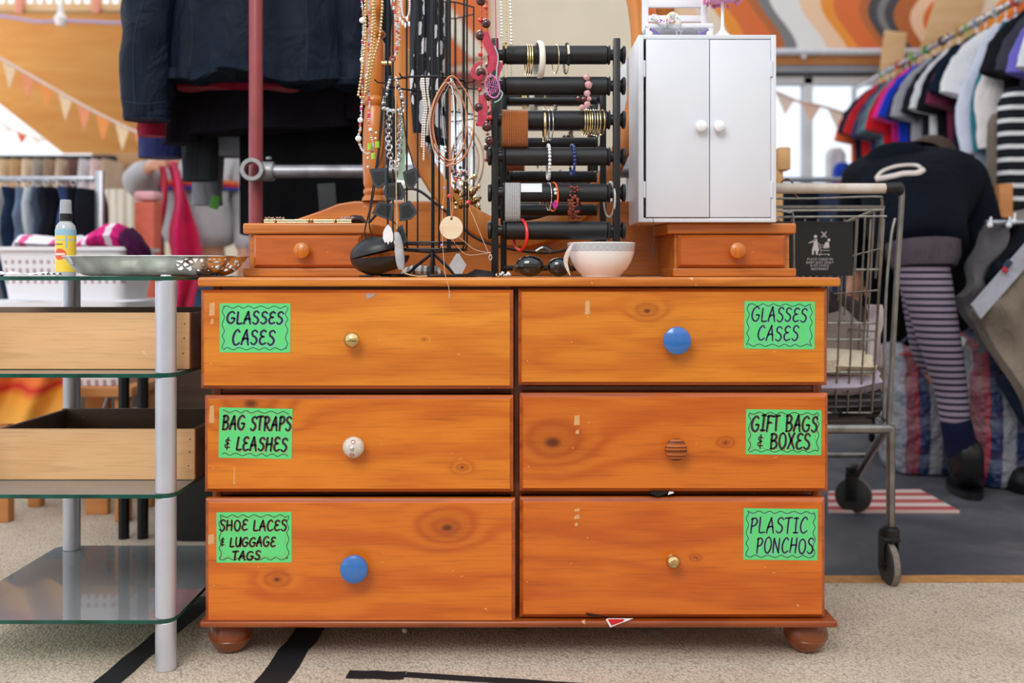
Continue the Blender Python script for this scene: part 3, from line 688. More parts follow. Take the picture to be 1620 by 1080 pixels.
for x0, x1 in ((604, 620), (1024, 1040)):
    MB().tube([P(x0, 100, DM), P(x1, 100, DM)], .006, 10).build('pivot', M_brass, hu)

# ================================================================ WHITE CABINET AND WHAT STANDS ON IT
CD = 2.09
def cx_(px, d=CD): return (px-810)*d/F
def cz_(py, d=CD): return CAMZ-(py-HZ)*d/F
CB = cz_(353, 2.12)+.0008; CT = cz_(55)
M_cab = mat('cabinet_paint', (216, 219, 227), .42, var=.03, vs=8)
wc = thing('cabinet', 'small white two-door wooden cabinet standing on the right mirror drawer', 'cabinet', (cx_(1119), 2.18, CB))
X0, X1 = cx_(1010), cx_(1228); t = .011
MB().bb((X0, CD, CB), (X0+t, CD+.17, CT), .001).bb((X1-t, CD, CB), (X1, CD+.17, CT), .001).bb((X0+t, CD, CT-t*.8), (X1-t, CD+.17, CT), .001).bb((X0+t, CD, CB), (X1-t, CD+.17, CB+t*.8), .001).bb((X0+t, CD+.162, CB+t*.8), (X1-t, CD+.17, CT-t*.8)).build('body', M_cab, wc)
for i, (a, b, kx, hx) in enumerate(((1022, 1121.5, 1107, 1019), (1123, 1219, 1135, 1220))):
    d = MB().box(((cx_(a)+cx_(b))/2, CD+.004-(.003 if i == 0 else 0), (cz_(63)+cz_(343.5))/2), (cx_(b)-cx_(a), .010, cz_(63)-cz_(343.5)), .0012, rot=(0, .0, 0)).build('door', M_cab, wc)
    MB().lathe([(0,0),(.005,0),(.005,.006),(.010,.009),(.0125,.014),(.011,.020),(.006,.0235),(0,.024)], (cx_(kx), CD-.002, cz_(201)), (0,-1,0), 24).build('knob', mat('white_gloss', (238,238,240), .2, coat=.5), d)
    for hz in (109, 300): MB().bb((cx_(hx)-.002, CD-.0035, cz_(hz+13)), (cx_(hx)+.003, CD+.004, cz_(hz-13)), .0008).tube([(cx_(hx), CD-.0035, cz_(hz+12)), (cx_(hx), CD-.0035, cz_(hz-12))], .0016, 6).build('hinge', M_cab, d)
d0 = 2.17
ch = thing('miniature_chair', 'small white slatted chair ornament on top of the white cabinet', 'ornament', (cx_(1070, d0), d0, CT))
def C(px, py, d=d0): return P(px, py, d)
topz = C(0, -60).z
for x in (1023, 1117):
    MB().bb((C(x-5, 0).x, d0+.02, CT+.0003), (C(x+5, 0).x, d0+.034, topz), .002).build('leg', M_white, ch)
    MB().bb((C(x-5, 0).x, d0-.045, CT+.0003), (C(x+5, 0).x, d0-.033, C(0, 46).z), .002).build('leg', M_white, ch)
for a, b in ((-40, -28), (-6, 7), (20, 30)): MB().bb((C(1019,0).x, d0+.022, C(0,b).z), (C(1121,0).x, d0+.032, C(0,a).z), .001).build('slat', M_white, ch)
MB().bb((C(1018,0).x, d0-.047, C(0,52).z), (C(1122,0).x, d0+.034, C(0,45).z), .002).build('seat', M_white, ch)
# dotted hair clip
kd = NT('dotted_fabric'); vo = kd.node('ShaderNodeTexVoronoi'); vo.inputs['Scale'].default_value = 170; kd.link(kd.obj(), vo.inputs['Vector'])
hsv = kd.node('ShaderNodeHueSaturation'); hsv.inputs['Saturation'].default_value = 1.4; kd.link(vo.outputs['Color'], hsv.inputs['Color'])
kd.link(kd.mix(kd.math('LESS_THAN', vo.outputs['Distance'], .36), srgb((238,236,230)), hsv.outputs[0]), kd.b.inputs['Base Color'])
pts = cat_rom([C(1031,27,2.12), C(1042,30,2.115), C(1052,38,2.11), C(1058,28,2.11), C(1066,25,2.12), C(1072,35,2.12), C(1071,43,2.125)], 6)
one('hair_clip', MB().tube(pts, [(.006+.003*math.sin(PI*i/(len(pts)-1)), .007) for i in range(len(pts))], 10), kd.m, 'multicoloured dotted hair band draped at the foot of the small white chair', 'hair band')
gl = thing('spectacles', 'pair of clear spectacles with lilac arms lying on the white cabinet', 'glasses', (cx_(1074,2.10), 2.11, CT))
for x in (1056, 1092): MB().torus(C(x, 54, 2.105), .020, .0009, (0,-1,.15), 28, 6, .013).build('rim', M_chrome, gl)
MB().tube([C(1071,50,2.10), C(1074,48,2.10), C(1077,50,2.10)], .0011, 6).build('bridge', M_chrome, gl)
for a, b in (((1027,45),(1040,52)), ((1121,46),(1108,53))): MB().tube([C(*a,2.098), C(*b,2.104), C(b[0]+(4 if b[0]<1070 else -4), b[1]+5, 2.11)], (.0028), 8).build('temple', mat('lilac_plastic', (132,110,176), .3), gl)
lp = thing('ornamental_lamp', 'tiny lamp with fluffy pink shade and white stem on the white cabinet', 'lamp', (cx_(1143,2.15), 2.15, CT))
c = P(1143, 55, 2.15); c.z = CT; s = 2.15/F
MB().lathe([(0,.0003),(17*s,.0003),(16*s,6*s),(10*s,12*s),(4*s,18*s),(2.6*s,24*s),(2.4*s,66*s),(0,66*s)], c, n=24).build('stem', mat('white_gloss', (238,238,240)), lp)
sh = MB(); random.seed(3)
sh.lathe([(0,62*s),(20*s,64*s),(28*s,72*s),(26*s,90*s),(18*s,112*s),(0,114*s)], c, n=24)
for i in range(420):
    a = random.uniform(0, 2*PI); zz_ = random.uniform(60, 112); rr = (29 if zz_ < 75 else 27-(zz_-75)*.22)*s*random.uniform(.9, 1.05)
    sh.ball(c+Vector((rr*math.cos(a), rr*math.sin(a), zz_*s)), random.uniform(.002, .004), 5, 4)
sh.build('lamp_shade', mat('pink_fluff', (226, 152, 190), .9, var=.2, vs=120), lp)
th_ = MB().tube(cat_rom([P(1021,346,2.085), P(1031,344,2.08), P(1034,352,2.08), P(1034,382,2.08), P(1032,392,2.08), P(1034,412,2.08)], 5), [.0006]*20+[.0016]*3+[.0009]*3, 6)
one('loose_thread', th_, mat('dark_thread', (60,54,52), .8), 'dark frayed thread hanging below the left corner of the white cabinet', 'thread')

# ================================================================ SMALL THINGS ON THE DRESSER
D = 2.0
bo = thing('bowl', 'white porcelain bowl with a pale grey patterned band on the dresser', 'bowl', P(951, 437, D)*1)
bo.location.z = TZ; WLOC[bo.name] = Vector(bo.location); c = Vector(bo.location); s = D/F
kb = NT('bowl_glaze'); X_, Y_, Z_ = kb.xyz(kb.obj())
ang = kb.math('ARCTAN2', Y_, X_); hv = kb.math('MULTIPLY', ang, 14/PI*1.0); wv = kb.math('MULTIPLY', Z_, 330)
cc = kb.math('ABSOLUTE', kb.math('SINE', kb.math('ADD', kb.math('MULTIPLY', ang, 16), kb.math('MULTIPLY', Z_, 190)))); c2 = kb.math('ABSOLUTE', kb.math('SINE', kb.math('SUBTRACT', kb.math('MULTIPLY', ang, 16), kb.math('MULTIPLY', Z_, 190))))
ln = kb.math('LESS_THAN', kb.math('MINIMUM', cc, c2), .16)
band = kb.mix(ln, srgb((184,184,188)), srgb((206,206,210)))
inb = kb.math('MULTIPLY', kb.math('GREATER_THAN', Z_, .0165), kb.math('LESS_THAN', Z_, .0325))
kb.link(kb.mix(inb, srgb((236,232,230)), band), kb.b.inputs['Base Color']); kb.b.inputs['Roughness'].default_value = .12; kb.b.inputs['Coat Weight'].default_value = .4
H = .069
MB().lathe([(0,.0004),(30*s,.0004),(31*s,.003),(33*s,.006),(41*s,.017),(48*s,.032),(52*s,.048),(54*s,H-.001),(53.2*s,H),(52*s,H-.002),(50*s,.048),(46*s,.033),(39*s,.019),(28*s,.009),(0,.008)], c, n=56).build('vessel', kb.m, bo, origin=c+Vector((0,0,H/2)))
ft = MB().tube(cat_rom([P(908,383,1.95), P(899,398,1.945), P(895,415,1.945), P(902,436,1.945)], 8), [(.0006, .0004+.0042*math.sin(PI*min(1,(i+.3)/24.6))) for i in range(25)], 8)
one('feather', ft, mat('feather', (206,192,182), .8, var=.2, vs=300), 'pale feather leaning against the left of the white bowl', 'feather')
# black wrap sunglasses / moulded goggles
M_shine = mat('black_gloss', (12, 12, 15), .06, coat=.8, var=.02)
sg = thing('sunglasses', 'glossy black curved sunglasses lying left of the white bowl', 'sunglasses', (P(852,437,D).x, D, TZ))
for (x, r) in ((838, (.0285, .018, .0215)), (884, (.0235, .016, .0195))):
    MB().ball((P(x,0,D+.01).x, D+.01, TZ+r[2]+.001), r, 20, 12).build('lens', M_shine, sg)
MB().tube(cat_rom([P(848,398,D), P(860,392,D), P(872,398,D)], 6), .005, 8).build('bridge', M_shine, sg)
MB().tube(cat_rom([P(818,420,D), P(814,428,D+.03), P(822,431,D+.09)], 6), .0035, 8).build('temple', M_shine, sg)
MB().tube(cat_rom([P(897,420,D+.02), P(905,428,D+.05), P(900,431,D+.09)], 6), .0035, 8).build('temple', M_shine, sg)
# black ribbed case (open clam) left
M_rub = None
kr = NT('ribbed_black'); vo = kr.node('ShaderNodeTexChecker'); vo.inputs['Scale'].default_value = 900; kr.link(kr.obj(), vo.inputs['Vector']); kr.b.inputs['Base Color'].default_value = srgb((24,24,28)); kr.b.inputs['Roughness'].default_value = .36
kr.link(kr.ramp(kr.noise(kr.obj(), 30), [(0, srgb((20,20,24))), (1, srgb((30,30,34)))]), kr.b.inputs['Base Color']); kr.bump(vo.outputs['Fac'], .5, .0006)
ec = thing('hard_case', 'black ribbed clamshell case gaping open beside the left mirror drawer', 'case', (P(601,437,D).x, D, TZ))
cc_ = P(601, 412, D); a_, b_ = 47*D/F, 26*D/F
def shell(sgn, tilt):
    mb = MB(); rs = []
    for i in range(9):
        ph = PI/2*i/8; rs.append([cc_+Vector((a_*math.cos(ph)*math.cos(2*PI*k/36), .040*math.cos(ph)*math.sin(2*PI*k/36), sgn*b_*math.sin(ph)*(1-.10*math.cos(2*PI*k/36)))) for k in range(36)])
    rs2 = [[cc_+(v-cc_)*.93 for v in r] for r in rs[::-1]]
    mb.rings(rs[::-1]+rs2[::-1], cap=False)
    mb.xf(Matrix.Translation(cc_+Vector((-a_*.95,0,0))) @ Euler((0, tilt, 0)).to_matrix().to_4x4() @ Matrix.Translation(-(cc_+Vector((-a_*.95,0,0)))))
    mb.xf(Matrix.Translation(cc_+Vector((0,0,0))) @ Euler((0, -.10, 0)).to_matrix().to_4x4() @ Matrix.Translation(-cc_)); return mb
lo = shell(-1, .03); mz = min(v.z for v in lo.v); lo.xf(Matrix.Translation((0,0,TZ+.0035-mz))); up_ = shell(1, -.14); up_.xf(Matrix.Translation((0,0,TZ+.0035-mz)))
lo.build('lower_shell', kr.m, ec); up_.build('upper_shell', kr.m, ec)
MB().tube(cat_rom([P(590,388,D-.01), P(577,370,D-.01), P(585,330,D-.01), P(592,280,D-.01), P(598,240,D-.01), P(603,180,D-.01), P(606,140,D)], 6), .0016, 6).build('strap', M_blackp, ec)
MB().tube(cat_rom([P(594,388,D-.012), P(584,352,D-.012), P(592,300,D-.012), P(600,230,D-.012), P(607,140,D)], 6), .0016, 6).build('strap', M_blackp, ec)
MB().bb((P(569,0,D).x, D-.01, TZ+.0003), (P(590,0,D).x, D+.01, TZ+.0045), .001).build('foot', M_blackp, ec)
# gold framed clutch purse on the left unit
UZ = cz_(353, 2.12)+.0005
pu = thing('clutch_purse', 'gold framed beaded clutch purse lying flat on the left mirror drawer', 'purse', (P(490,353,2.15).x, 2.15, UZ))
for z in (.0016, .0062): MB().tube([P(418,0,2.125)*1+Vector((0,0,-P(418,0,2.125).z+UZ+z)), P(556,0,2.125)+Vector((0,0,-P(556,0,2.125).z+UZ+z))], .0015, 8).build('frame', M_brass, pu)
for x in (435, 488, 493, 530): MB().ball((P(x,0,2.122).x, 2.121, UZ+.006), .0035, 8).build('clasp', M_brass, pu)
pb_ = MB().rings([[Vector((P(x,0,2.15).x, 2.155+.026*math.cos(2*PI*k/14), UZ+.0004+h*(.5+.5*math.sin(2*PI*k/14)))) for k in range(14)] for x, h in ((417,.004),(425,.014),(440,.011),(460,.006),(490,.006),(525,.006),(545,.013),(560,.019),(572,.017),(578,.004))])
pb_.build('pouch', mat('dark_brocade', (44, 34, 36), .7, var=.6, vs=160), pu)
bz_ = MB(); random.seed(5)
for i in range(70):
    x = random.choice([random.uniform(420,450), random.uniform(538,560)]); bz_.ball((P(x,0,2.13).x, 2.131, UZ+random.uniform(.008,.013)), .0018, 5, 4)
bz_.build('beading', mat('mixed_beads', (196,150,140), .3, var=.5, vs=400), pu)
# striped cloth / hidden bits behind carousel
one('crumpled_scarf', MB().rings([[Vector((P(x,0,2.1).x, 2.10+.02*math.cos(2*PI*k/12), TZ+.0004+h*(.5+.5*math.sin(2*PI*k/12)))) for k in range(12)] for x,h in ((632,.006),(642,.020),(655,.025),(668,.024),(680,.022),(692,.024),(700,.010),(702,.003))]), stripe_mat('grey_swirl', [(150,150,150),(222,222,220),(90,90,94),(200,200,200),(232,230,228)], 34, 0, .7), 'crumpled grey and white cloth behind the foot of the jewellery carousel', 'scarf')

# ================================================================ JEWELLERY CAROUSEL
M_wire = mat('black_wire', (24, 25, 30), .35, .4)
cr = thing('jewellery_carousel', 'black wire jewellery carousel hung with many necklaces', 'jewellery stand', (P(677,437,2.07).x, 2.07, TZ))
CC = P(677, 0, 2.07); CC.z = 0; RR = .085
def zc(py, d=2.07): return CAMZ-(py-HZ)*d/F
def oc(k, z, R=RR): a = math.radians(20+45*k); return Vector((CC.x+R*math.cos(a), CC.y+R*math.sin(a), z))
for z in (zc(133), zc(385), zc(395), zc(-70)): MB().tube([oc(k, z) for k in range(8)], .0022, 8, loop=True).build('ring', M_wire, cr)
for k in range(8): MB().tube([oc(k, zc(-70)), oc(k, zc(388)), oc(k, zc(394), RR*.96)], .0019, 8).build('upright', M_wire, cr)
pp = P(684,0,2.06); MB().tube([(pp.x, 2.07, TZ+.006), (pp.x, 2.07, zc(-90))], .0038, 10).build('pole', M_wire, cr)
pp2 = P(711,0,2.0); MB().tube([(pp2.x, 2.005, zc(395)), (pp2.x, 2.005, zc(-70))], .003, 10).build('pole', M_wire, cr)
for k in range(0, 8, 2): MB().tube([oc(k, zc(395)), Vector((pp.x, 2.07, zc(400)))], .0018, 6).build('spoke', M_wire, cr)
for k in range(8):
    a = math.radians(20+45*k); z = zc(136)
    MB().tube([oc(k, z), oc(k, z, RR+.02), oc(k, z, RR+.028)+Vector((0,0,.006))], .0015, 6).build('hook', M_wire, cr)
for a, L in ((200, .11), (340, .10), (90, .11), (268, .085)):
    r = math.radians(a); MB().tube([Vector((pp.x, 2.07, zc(400))), Vector((pp.x+L*.35*math.cos(r), 2.07+L*.35*math.sin(r), TZ+.02)), Vector((pp.x+L*.5*math.cos(r), 2.07+L*.5*math.sin(r), TZ+.004)), Vector((pp.x+L*math.cos(r), 2.07+L*math.sin(r), TZ+.004))], .0032, 8).build('leg', M_wire, cr)
MB().tube([Vector((pp.x+.09*math.cos(2*PI*i/20), 2.07+.08*math.sin(2*PI*i/20), TZ+.003)) for i in range(20)], .0026, 8, loop=True).build('base_ring', M_wire, cr)

# ---- strung things
M_gold = mat('gold', (234, 208, 154), .2, 1, var=.1, vs=200); M_silver = mat('silver', (208, 208, 212), .2, 1, var=.08, vs=200)
M_copper = mat('copper_wire', (206, 132, 96), .3, .7, var=.08); M_pearl = mat('pearl', (232, 226, 218), .2, coat=.5, var=.04)
M_clear = mat('clear_bead', (226, 224, 224), .12, var=.08, vs=300, coat=.5); M_pink = mat('pink_bead', (226, 52, 132), .25); M_orange = mat('orange_bead', (232, 122, 52), .35)
M_lime = mat('lime_glass', (156, 190, 52), .15, coat=.5, var=.25, vs=300); M_red = mat('red_bead', (206, 30, 44), .15, coat=.5); M_maroon = mat('maroon_bead', (74, 22, 26), .12, coat=.7, var=.2, vs=150)
M_cord = mat('pale_cord', (206, 182, 160), .6); M_twine = mat('twine', (198, 170, 128), .9, var=.2, vs=400, bump=.6, bs=900)
M_coral = mat('coral_chip', (222, 92, 84), .3); M_violet = mat('violet_bead', (176, 142, 196), .2, coat=.4); M_mint = mat('mint_bead', (176, 208, 206), .3); M_mint2 = mat('mint_satin', (176, 208, 184), .4)
M_lapis = mat('blue_bead', (26, 52, 130), .2, coat=.4, var=.5, vs=300); M_rust = mat('rust_bead', (124, 46, 26), .2, coat=.5, var=.35, vs=300); M_rose = mat('rose_stone', (198, 146, 150), .35, var=.2, vs=200)
def path(pts, d, n=6, loop=False): return cat_rom([P(p[0], p[1], p[2] if len(p) > 2 else d) for p in pts], n, loop)
def strand(mb, pts, d, step, r, mats=None, jit=0, cord=.0004, loop=False, flat=None, rnd=None, seg=8, cmat=None):
    """cord plus beads; mats = list of (material index, radius scale) cycled or chosen"""
    rnd = rnd or random; c = path(pts, d, 6, loop)
    if cmat is not None: mb.mat(cmat)
    if cord: mb.tube(c, cord, 5, loop=loop)
    for i, p in enumerate(resample(c, step, loop)):
        mi, sc_ = (0, 1) if mats is None else (mats[i % len(mats)] if not callable(mats) else mats(i))
        mb.mat(mi); j = Vector((rnd.uniform(-1, 1), rnd.uniform(-1, 1), 0))*jit
        rr = (r*sc_, r*sc_, r*sc_*(flat or 1)); mb.ball(p+j, rr, seg, max(4, seg//2+1))
    return mb
G1 = 'necklaces on the wire carousel'
random.seed(11)
mb = MB(); strand(mb, [(579,-40),(578,10),(578,60),(573,110),(567,150)], 1.955, .0066, .0031); strand(mb, [(567,150),(575,154),(583,130),(590,95),(600,60),(604,20),(606,-40)], 1.955, .0066, .0031)
one('necklace', mb, M_gold, 'outermost gold ball-bead chain at the left of the carousel', 'necklace', G1)
mb = MB(); strand(mb, [(591,-40),(590,20),(588,60),(584,100),(577,150)], 1.95, .0066, .0031); strand(mb, [(577,150),(583,140),(588,100),(593,50),(592,0),(592,-40)], 1.96, .0062, .0029)
one('necklace', mb, M_gold, 'inner gold ball-bead chain beside the turned mirror post', 'necklace', G1)
def chips(i):
    r = random.random()
    return (0, random.uniform(.8, 1.5)) if r < .72 else ((1, 1.3) if r < .86 else (2, 1.2))
mb = MB(); strand(mb, [(571,-40),(572,0),(575,30),(574,60),(572,100),(573,150),(570,200),(567,218),(572,236),(582,243),(590,238)], 1.96, .0042, .0024, chips, .0008, flat=.65, cord=.0009)
strand(mb, [(590,238),(588,215),(583,190),(584,160),(580,120),(583,80),(584,40),(583,-40)], 1.965, .0042, .0023, chips, .0010, flat=.65, cord=.0009)
for x, y, r in ((573,32,.006),(573,94,.005),(570,190,.0055),(567,219,.0062),(581,120,.005),(586,205,.004)): mb.mat(0).ball(P(x,y,1.955), (r, r*.5, r), 10)
for x, y in ((585,232),(597,229),(591,247)): mb.mat(3).tube([P(x,y-5,1.952), P(x,y+5,1.952)], .0048, 10)
for x, y in ((595,210),(594,219),(582,250),(582,264)): mb.mat(0).ball(P(x,y,1.96), .0028, 8)
one('necklace', mb, [M_clear, M_pink, M_orange, M_lime], 'clear chip necklace with pink discs and lime glass beads at its lowest loop', 'necklace', G1)
def coral(i): r = random.random(); return (0, random.uniform(.7, 1.5)) if r < .65 else (1, random.uniform(.8, 1.4))
mb = MB(); strand(mb, [(624,-40),(623,10),(627,35),(628,60),(627,80),(621,95)], 1.96, .0040, .0024, coral, .0016, flat=.7); strand(mb, [(632,-40),(633,10),(630,40),(632,62),(628,85)], 1.965, .0040, .0024, coral, .0014, flat=.7)
mb.mat(2).torus(P(621,93,1.955), .005, .0017, (0,1,0), 16, 6)
one('necklace', mb, [M_clear, M_coral, mat('rose_wood', (140,60,50), .4)], 'white chip necklace with coral red clusters left of the floral scarf', 'necklace', G1)
mb = MB(); strand(mb, [(633,-30),(635,5),(638,26),(645,26),(648,10),(647,-30)], 1.955, .004, .0022)
for x, y in ((633,31),(641,40),(647,38),(637,36),(644,30)): mb.ball(P(x,y,1.952), (.0026,.002,.006), 8)
one('necklace', mb, M_clear, 'short clear drop-bead necklace over the coral chip strand', 'necklace', G1)
mb = MB()
for off, y1, dd in ((0, 255, 1.963), (5, 215, 1.967), (-3, 235, 1.97)): strand(mb, [(670+off,125),(672+off,150),(675+off,172),(672+off,195),(670+off,y1)], dd, .0048, .0024, cord=.0004)
one('necklace', mb, M_pearl, 'white pearl strands hanging in front of the floral scarf', 'necklace', G1)
mb = MB(); strand(mb, [(617,122),(613,140),(608,160),(607,170),(615,174),(627,176),(636,171),(637,160),(632,140),(625,122)], 1.955, .0058, .0043, lambda i: (0, random.uniform(.7, 1.25)) if i % 5 else (1, .8), .0012)
one('necklace', mb, [M_silver, mat('smoky_bead', (60,66,70), .2)], 'chunky silver and smoky bead collar on the front hook', 'necklace', G1)
def rings_chain(pts, d, step, R, r, m, label, name='necklace', grp=G1):
    mb = MB()
    for i, p in enumerate(resample(path(pts, d), step)): mb.torus(p, R, r, (1 if i % 2 else .3, 1 if i % 2 == 0 else .4, random.uniform(-.3,.3)), 14, 5)
    return one(name, mb, m, label, 'necklace', grp)
rings_chain([(617,180),(615,200),(615,225),(618,250),(623,262)], 1.95, .0082, .0060, .0015, M_silver, 'left silver ring-link chain under the silver bead collar')
rings_chain([(634,176),(634,200),(632,225),(630,250),(624,264)], 1.955, .0078, .0058, .0014, M_silver, 'right silver ring-link chain under the silver bead collar')
rings_chain([(612,130),(610,180),(607,230),(600,262)], 1.975, .0042, .0020, .0006, M_wire, 'thin black chain left of the silver ring links')
mb = MB().tube(path([(634,175),(636,210),(637,240),(634,285)], 1.97, 6), [(.0012, .003+.004*(i/18)) for i in range(19)], 8); one('ribbon', mb, M_mint2, 'pale mint satin ribbon hanging behind the silver ring chain', 'ribbon')
# black geometric bib necklace
bib = thing('statement_necklace', 'black geometric plate necklace on dark chains at the left of the carousel', 'necklace', P(622, 320, 1.95), G1)
M_bibb = mat('matt_black_plate', (44, 50, 58), .55, var=.1); M_bibe = mat('black_plate_inset', (16, 18, 22), .4)
for pl_ in ([(584,267),(612,265),(612,290),(598,299),(590,292)], [(637,272),(658,264),(661,285),(652,300),(641,293)], [(610,290),(634,288),(642,306),(636,316),(612,316),(606,306)], [(599,318),(623,322),(620,350),(588,338)], [(631,323),(648,317),(661,335),(650,347),(632,350)], [(628,361),(636,355),(645,380),(640,385),(628,382)]):
    q = [P(x, y, 1.945) for x, y in pl_]; cen = sum(q, Vector())/len(q)
    mb = MB().prism([(v.x, v.z) for v in q], 1.945, 1.950).mat(1); q2 = [cen+(v-cen)*.66 for v in q]; mb.prism([(v.x, v.z) for v in q2], 1.9442, 1.946)
    mb.build('plate', [M_bibb, M_bibe], bib, smooth=0)
for a in ([(598,265),(602,220),(610,135)], [(655,265),(648,240),(642,215),(632,140)], [(612,300),(612,322)], [(622,350),(630,358)], [(640,300),(640,318)]):
    MB().tube(path(a, 1.952), .0012, 6).build('chain', M_wire, bib)
lf = thing('leaf_pendant', 'white leaf-shaped pendant dangling over the black case', 'pendant', P(615, 372, 1.94), G1)
MB().prism([(P(x,y,1.94).x, P(x,y,1.94).z) for x, y in ((614,355),(619,361),(622,370),(622,380),(619,384),(617,381),(614,387),(612,382),(609,384),(606,377),(606,368),(609,361))], 1.938, 1.942).build('leaf', mat('white_shell', (228,228,232), .3, var=.06, vs=90), lf, smooth=0)
MB().tube(path([(614,356),(613,345),(613,330),(612,270)], 1.941), .0006, 5).build('chain', M_wire, lf)
tw = thing('wrapped_stone_pendant', 'long grey stone wrapped in twine hanging to the dresser top', 'pendant', P(632, 400, 1.935), G1)
MB().tube(path([(627,367),(630,380),(632,400),(634,418),(636,427)], 1.935, 5), [.0015]+[.005+.004*math.sin(PI*i/19) for i in range(19)]+[.002], 12).build('stone', mat('grey_stone', (168,170,176), .5, var=.15, vs=60), tw)
tt = MB()
for a in (-1, 1): tt.tube(path([(626,125),(626,200),(627,300),(628,362)], 1.938+.001*a), .0013, 6)
for k in (0, PI):
    pts = []
    for i in range(40):
        t_ = i/39; x = 627+9*t_; y = 367+60*t_; r = .0085*math.sin(PI*(.1+.85*t_)); a = t_*4*PI+k; pts.append(P(x,y,1.935)+Vector((r*math.cos(a), r*math.sin(a), 0)))
    tt.tube(pts, .0010, 6)
tt.tube([*path([(636,425),(641,432),(650,435)], 1.93, 5), P(662,437.0,1.93), P(676,436.5,1.935)], .0014, 6); tt.build('twine', M_twine, tw)
# copper wire loops + chains
def oval(cx, cy, rx, ry, d, n=40, top=None):
    out = []
    for i in range(n):
        a = 2*PI*i/n; sx = (1-.45*max(0, math.sin(a))**2); out.append(P(cx+rx*math.cos(a)*sx, cy-ry*math.sin(a), d))
    return out
for j, (c_, lab) in enumerate((((715,190,35,70), 'largest copper wire loop necklace in front of the mirror'), ((712,192,27,62), 'smaller copper wire loop inside the largest one'), ((706,196,26,66), 'thin tan cord loop hanging left of the copper loops'))):
    mb = MB().tube(oval(*c_, 1.95-.004*j), .0015 if j < 2 else .0008, 8, loop=True)
    if j == 0: mb.tube(oval(716,189,33.5,67, 1.953), .0010, 6, loop=True)
    one('necklace', mb, M_copper if j < 2 else M_cord, lab, 'necklace', G1)
disc = thing('disc_pendant', 'round pale wooden disc pendant on a tan cord', 'pendant', P(714, 360, 1.945), G1)
c = P(714, 360, 1.945); MB().lathe([(0,0),(18.3*1.945/F,0),(18.6*1.945/F,.0012),(18.3*1.945/F,.0024),(0,.0024)], c, (0,-1,0), 40).build('disc', wood('disc_wood', (236,214,184), (222,194,160), seed=31, freq=60, scr=False), disc)
MB().tube(path([(714,345,1.94),(713,330,1.946),(712,300,1.946),(711,240,1.95),(711,140,1.96)], 1.945), .0012, 6).tube(path([(715,345,1.94),(716,320,1.946),(713,280,1.946),(713,140,1.96)], 1.945), .0009, 6).build('cord', M_copper, disc)
MB().lathe([(0,0),(.002,0),(.002,.0006),(0,.0006)], P(714,346,1.9425), (0,-1,0), 12).build('hole', M_black, disc)
dm_ = thing('diamond_pendant', 'silver diamond-shaped pendant leaning at the carousel foot', 'pendant', P(724, 418, 1.94), G1)
MB().prism([(P(x,y,1.94).x, P(x,y,1.94).z) for x, y in ((722,401),(727,401),(728,404),(738,419),(731,433),(720,433),(710,420))], 1.939, 1.942).build('plate', mat('brushed_silver', (196,196,200), .35, .8), dm_, smooth=0)
MB().tube(path([(725,402),(722,392),(719,378)], 1.941), .0007, 5).build('chain', M_wire, dm_)
# thin chains
def beadchain(pts, d, beads, cm, label, r=.0005, cat='necklace'):
    mb = MB().tube(path(pts, d, 8), r, 5)
    for x, y, rr, mi, dd in beads: mb.mat(mi).ball(P(x, y, dd or d), rr, 8)
    return mb
mb = beadchain([(703,240,1.95),(703,300,1.945),(700,330,1.945),(700,380,1.94),(702,410,1.93),(704,432,1.912),(706,440,1.905),(710,455,1.90),(711,470,1.90)], 1.945, [(703,298,.003,1,0),(700,328,.003,2,0),(699,388,.003,1,0),(711,461,.0012,0,1.90),(711,467,.0018,3,1.9),(711,470,.0015,3,1.9)], 0, '')
one('necklace', mb, [M_cord, M_violet, M_clear, M_silver], 'thin chain with small violet beads trailing over the dresser edge', 'necklace', G1)
mb = MB().tube([*path([(742,240),(742,320),(750,345),(762,375),(773,400)], 1.945, 6)], .0006, 5)
mb.tube(path([(773,400),(750,394),(730,378),(722,372)], 1.945, 6), .0005, 5).tube(path([(773,400),(740,403),(724,390),(716,378)], 1.945, 6), .0005, 5)
mb.mat(1).ball(P(741,320,1.94), .0045, 12).ball(P(711,310,1.95), .0045, 10).ball(P(708,262,1.95), .003, 8); mb.mat(2).torus(P(776,407,1.943), .0028, .0008, (0,1,0), 14, 6, .005).ball(P(775,400,1.943), .0018, 8).ball(P(740,320,1.9365), (.002,.001,.001), 8)
one('necklace', mb, [M_cord, M_red, M_silver], 'fine chain with a red bead and silver clasp near the bracelet stand', 'necklace', G1)
random.seed(2)
for j, (x0, x1, yb, lab) in enumerate(((718,720,235,'silver box chain hanging down the middle of the copper loops'), (724,728,262,'fine silver chain with tiny crystals right of the box chain'), (730,733,225,'short silver chain near the right of the copper loops'), (700,704,230,'silver chain with a pearl drop left of the copper cords'))):
    mb = MB(); strand(mb, [(713+j,125),(x0,160),(x0+1,200),(x1,yb)], 1.962-.003*j, .0030 if j else .0026, .0009 if j else .0016, cord=.0004, seg=6)
    mb.mat(1).ball(P(x1,yb+3,1.96-.003*j), .0034, 8).ball(P(x1+1,yb+9,1.96-.003*j), .0026, 8)
    one('necklace', mb, [M_silver, [M_silver, mat('smoky_bead', (60,66,70)), M_clear, M_pearl][j]], lab, 'necklace', G1)
mb = MB()
for i in range(60):
    a = random.gauss(0, 1); mb.mat(random.choice([0,0,1,2,3])); mb.ball(P(728+a*7, 272+abs(random.gauss(0,1))*9+abs(a)*-3, 1.955+random.uniform(-.004,.004)), random.uniform(.0018,.0036), 7)
mb.mat(0).tube(path([(714,130),(712,230),(716,262),(728,280),(738,262),(734,200),(716,130)], 1.96, 6), .0006, 5)
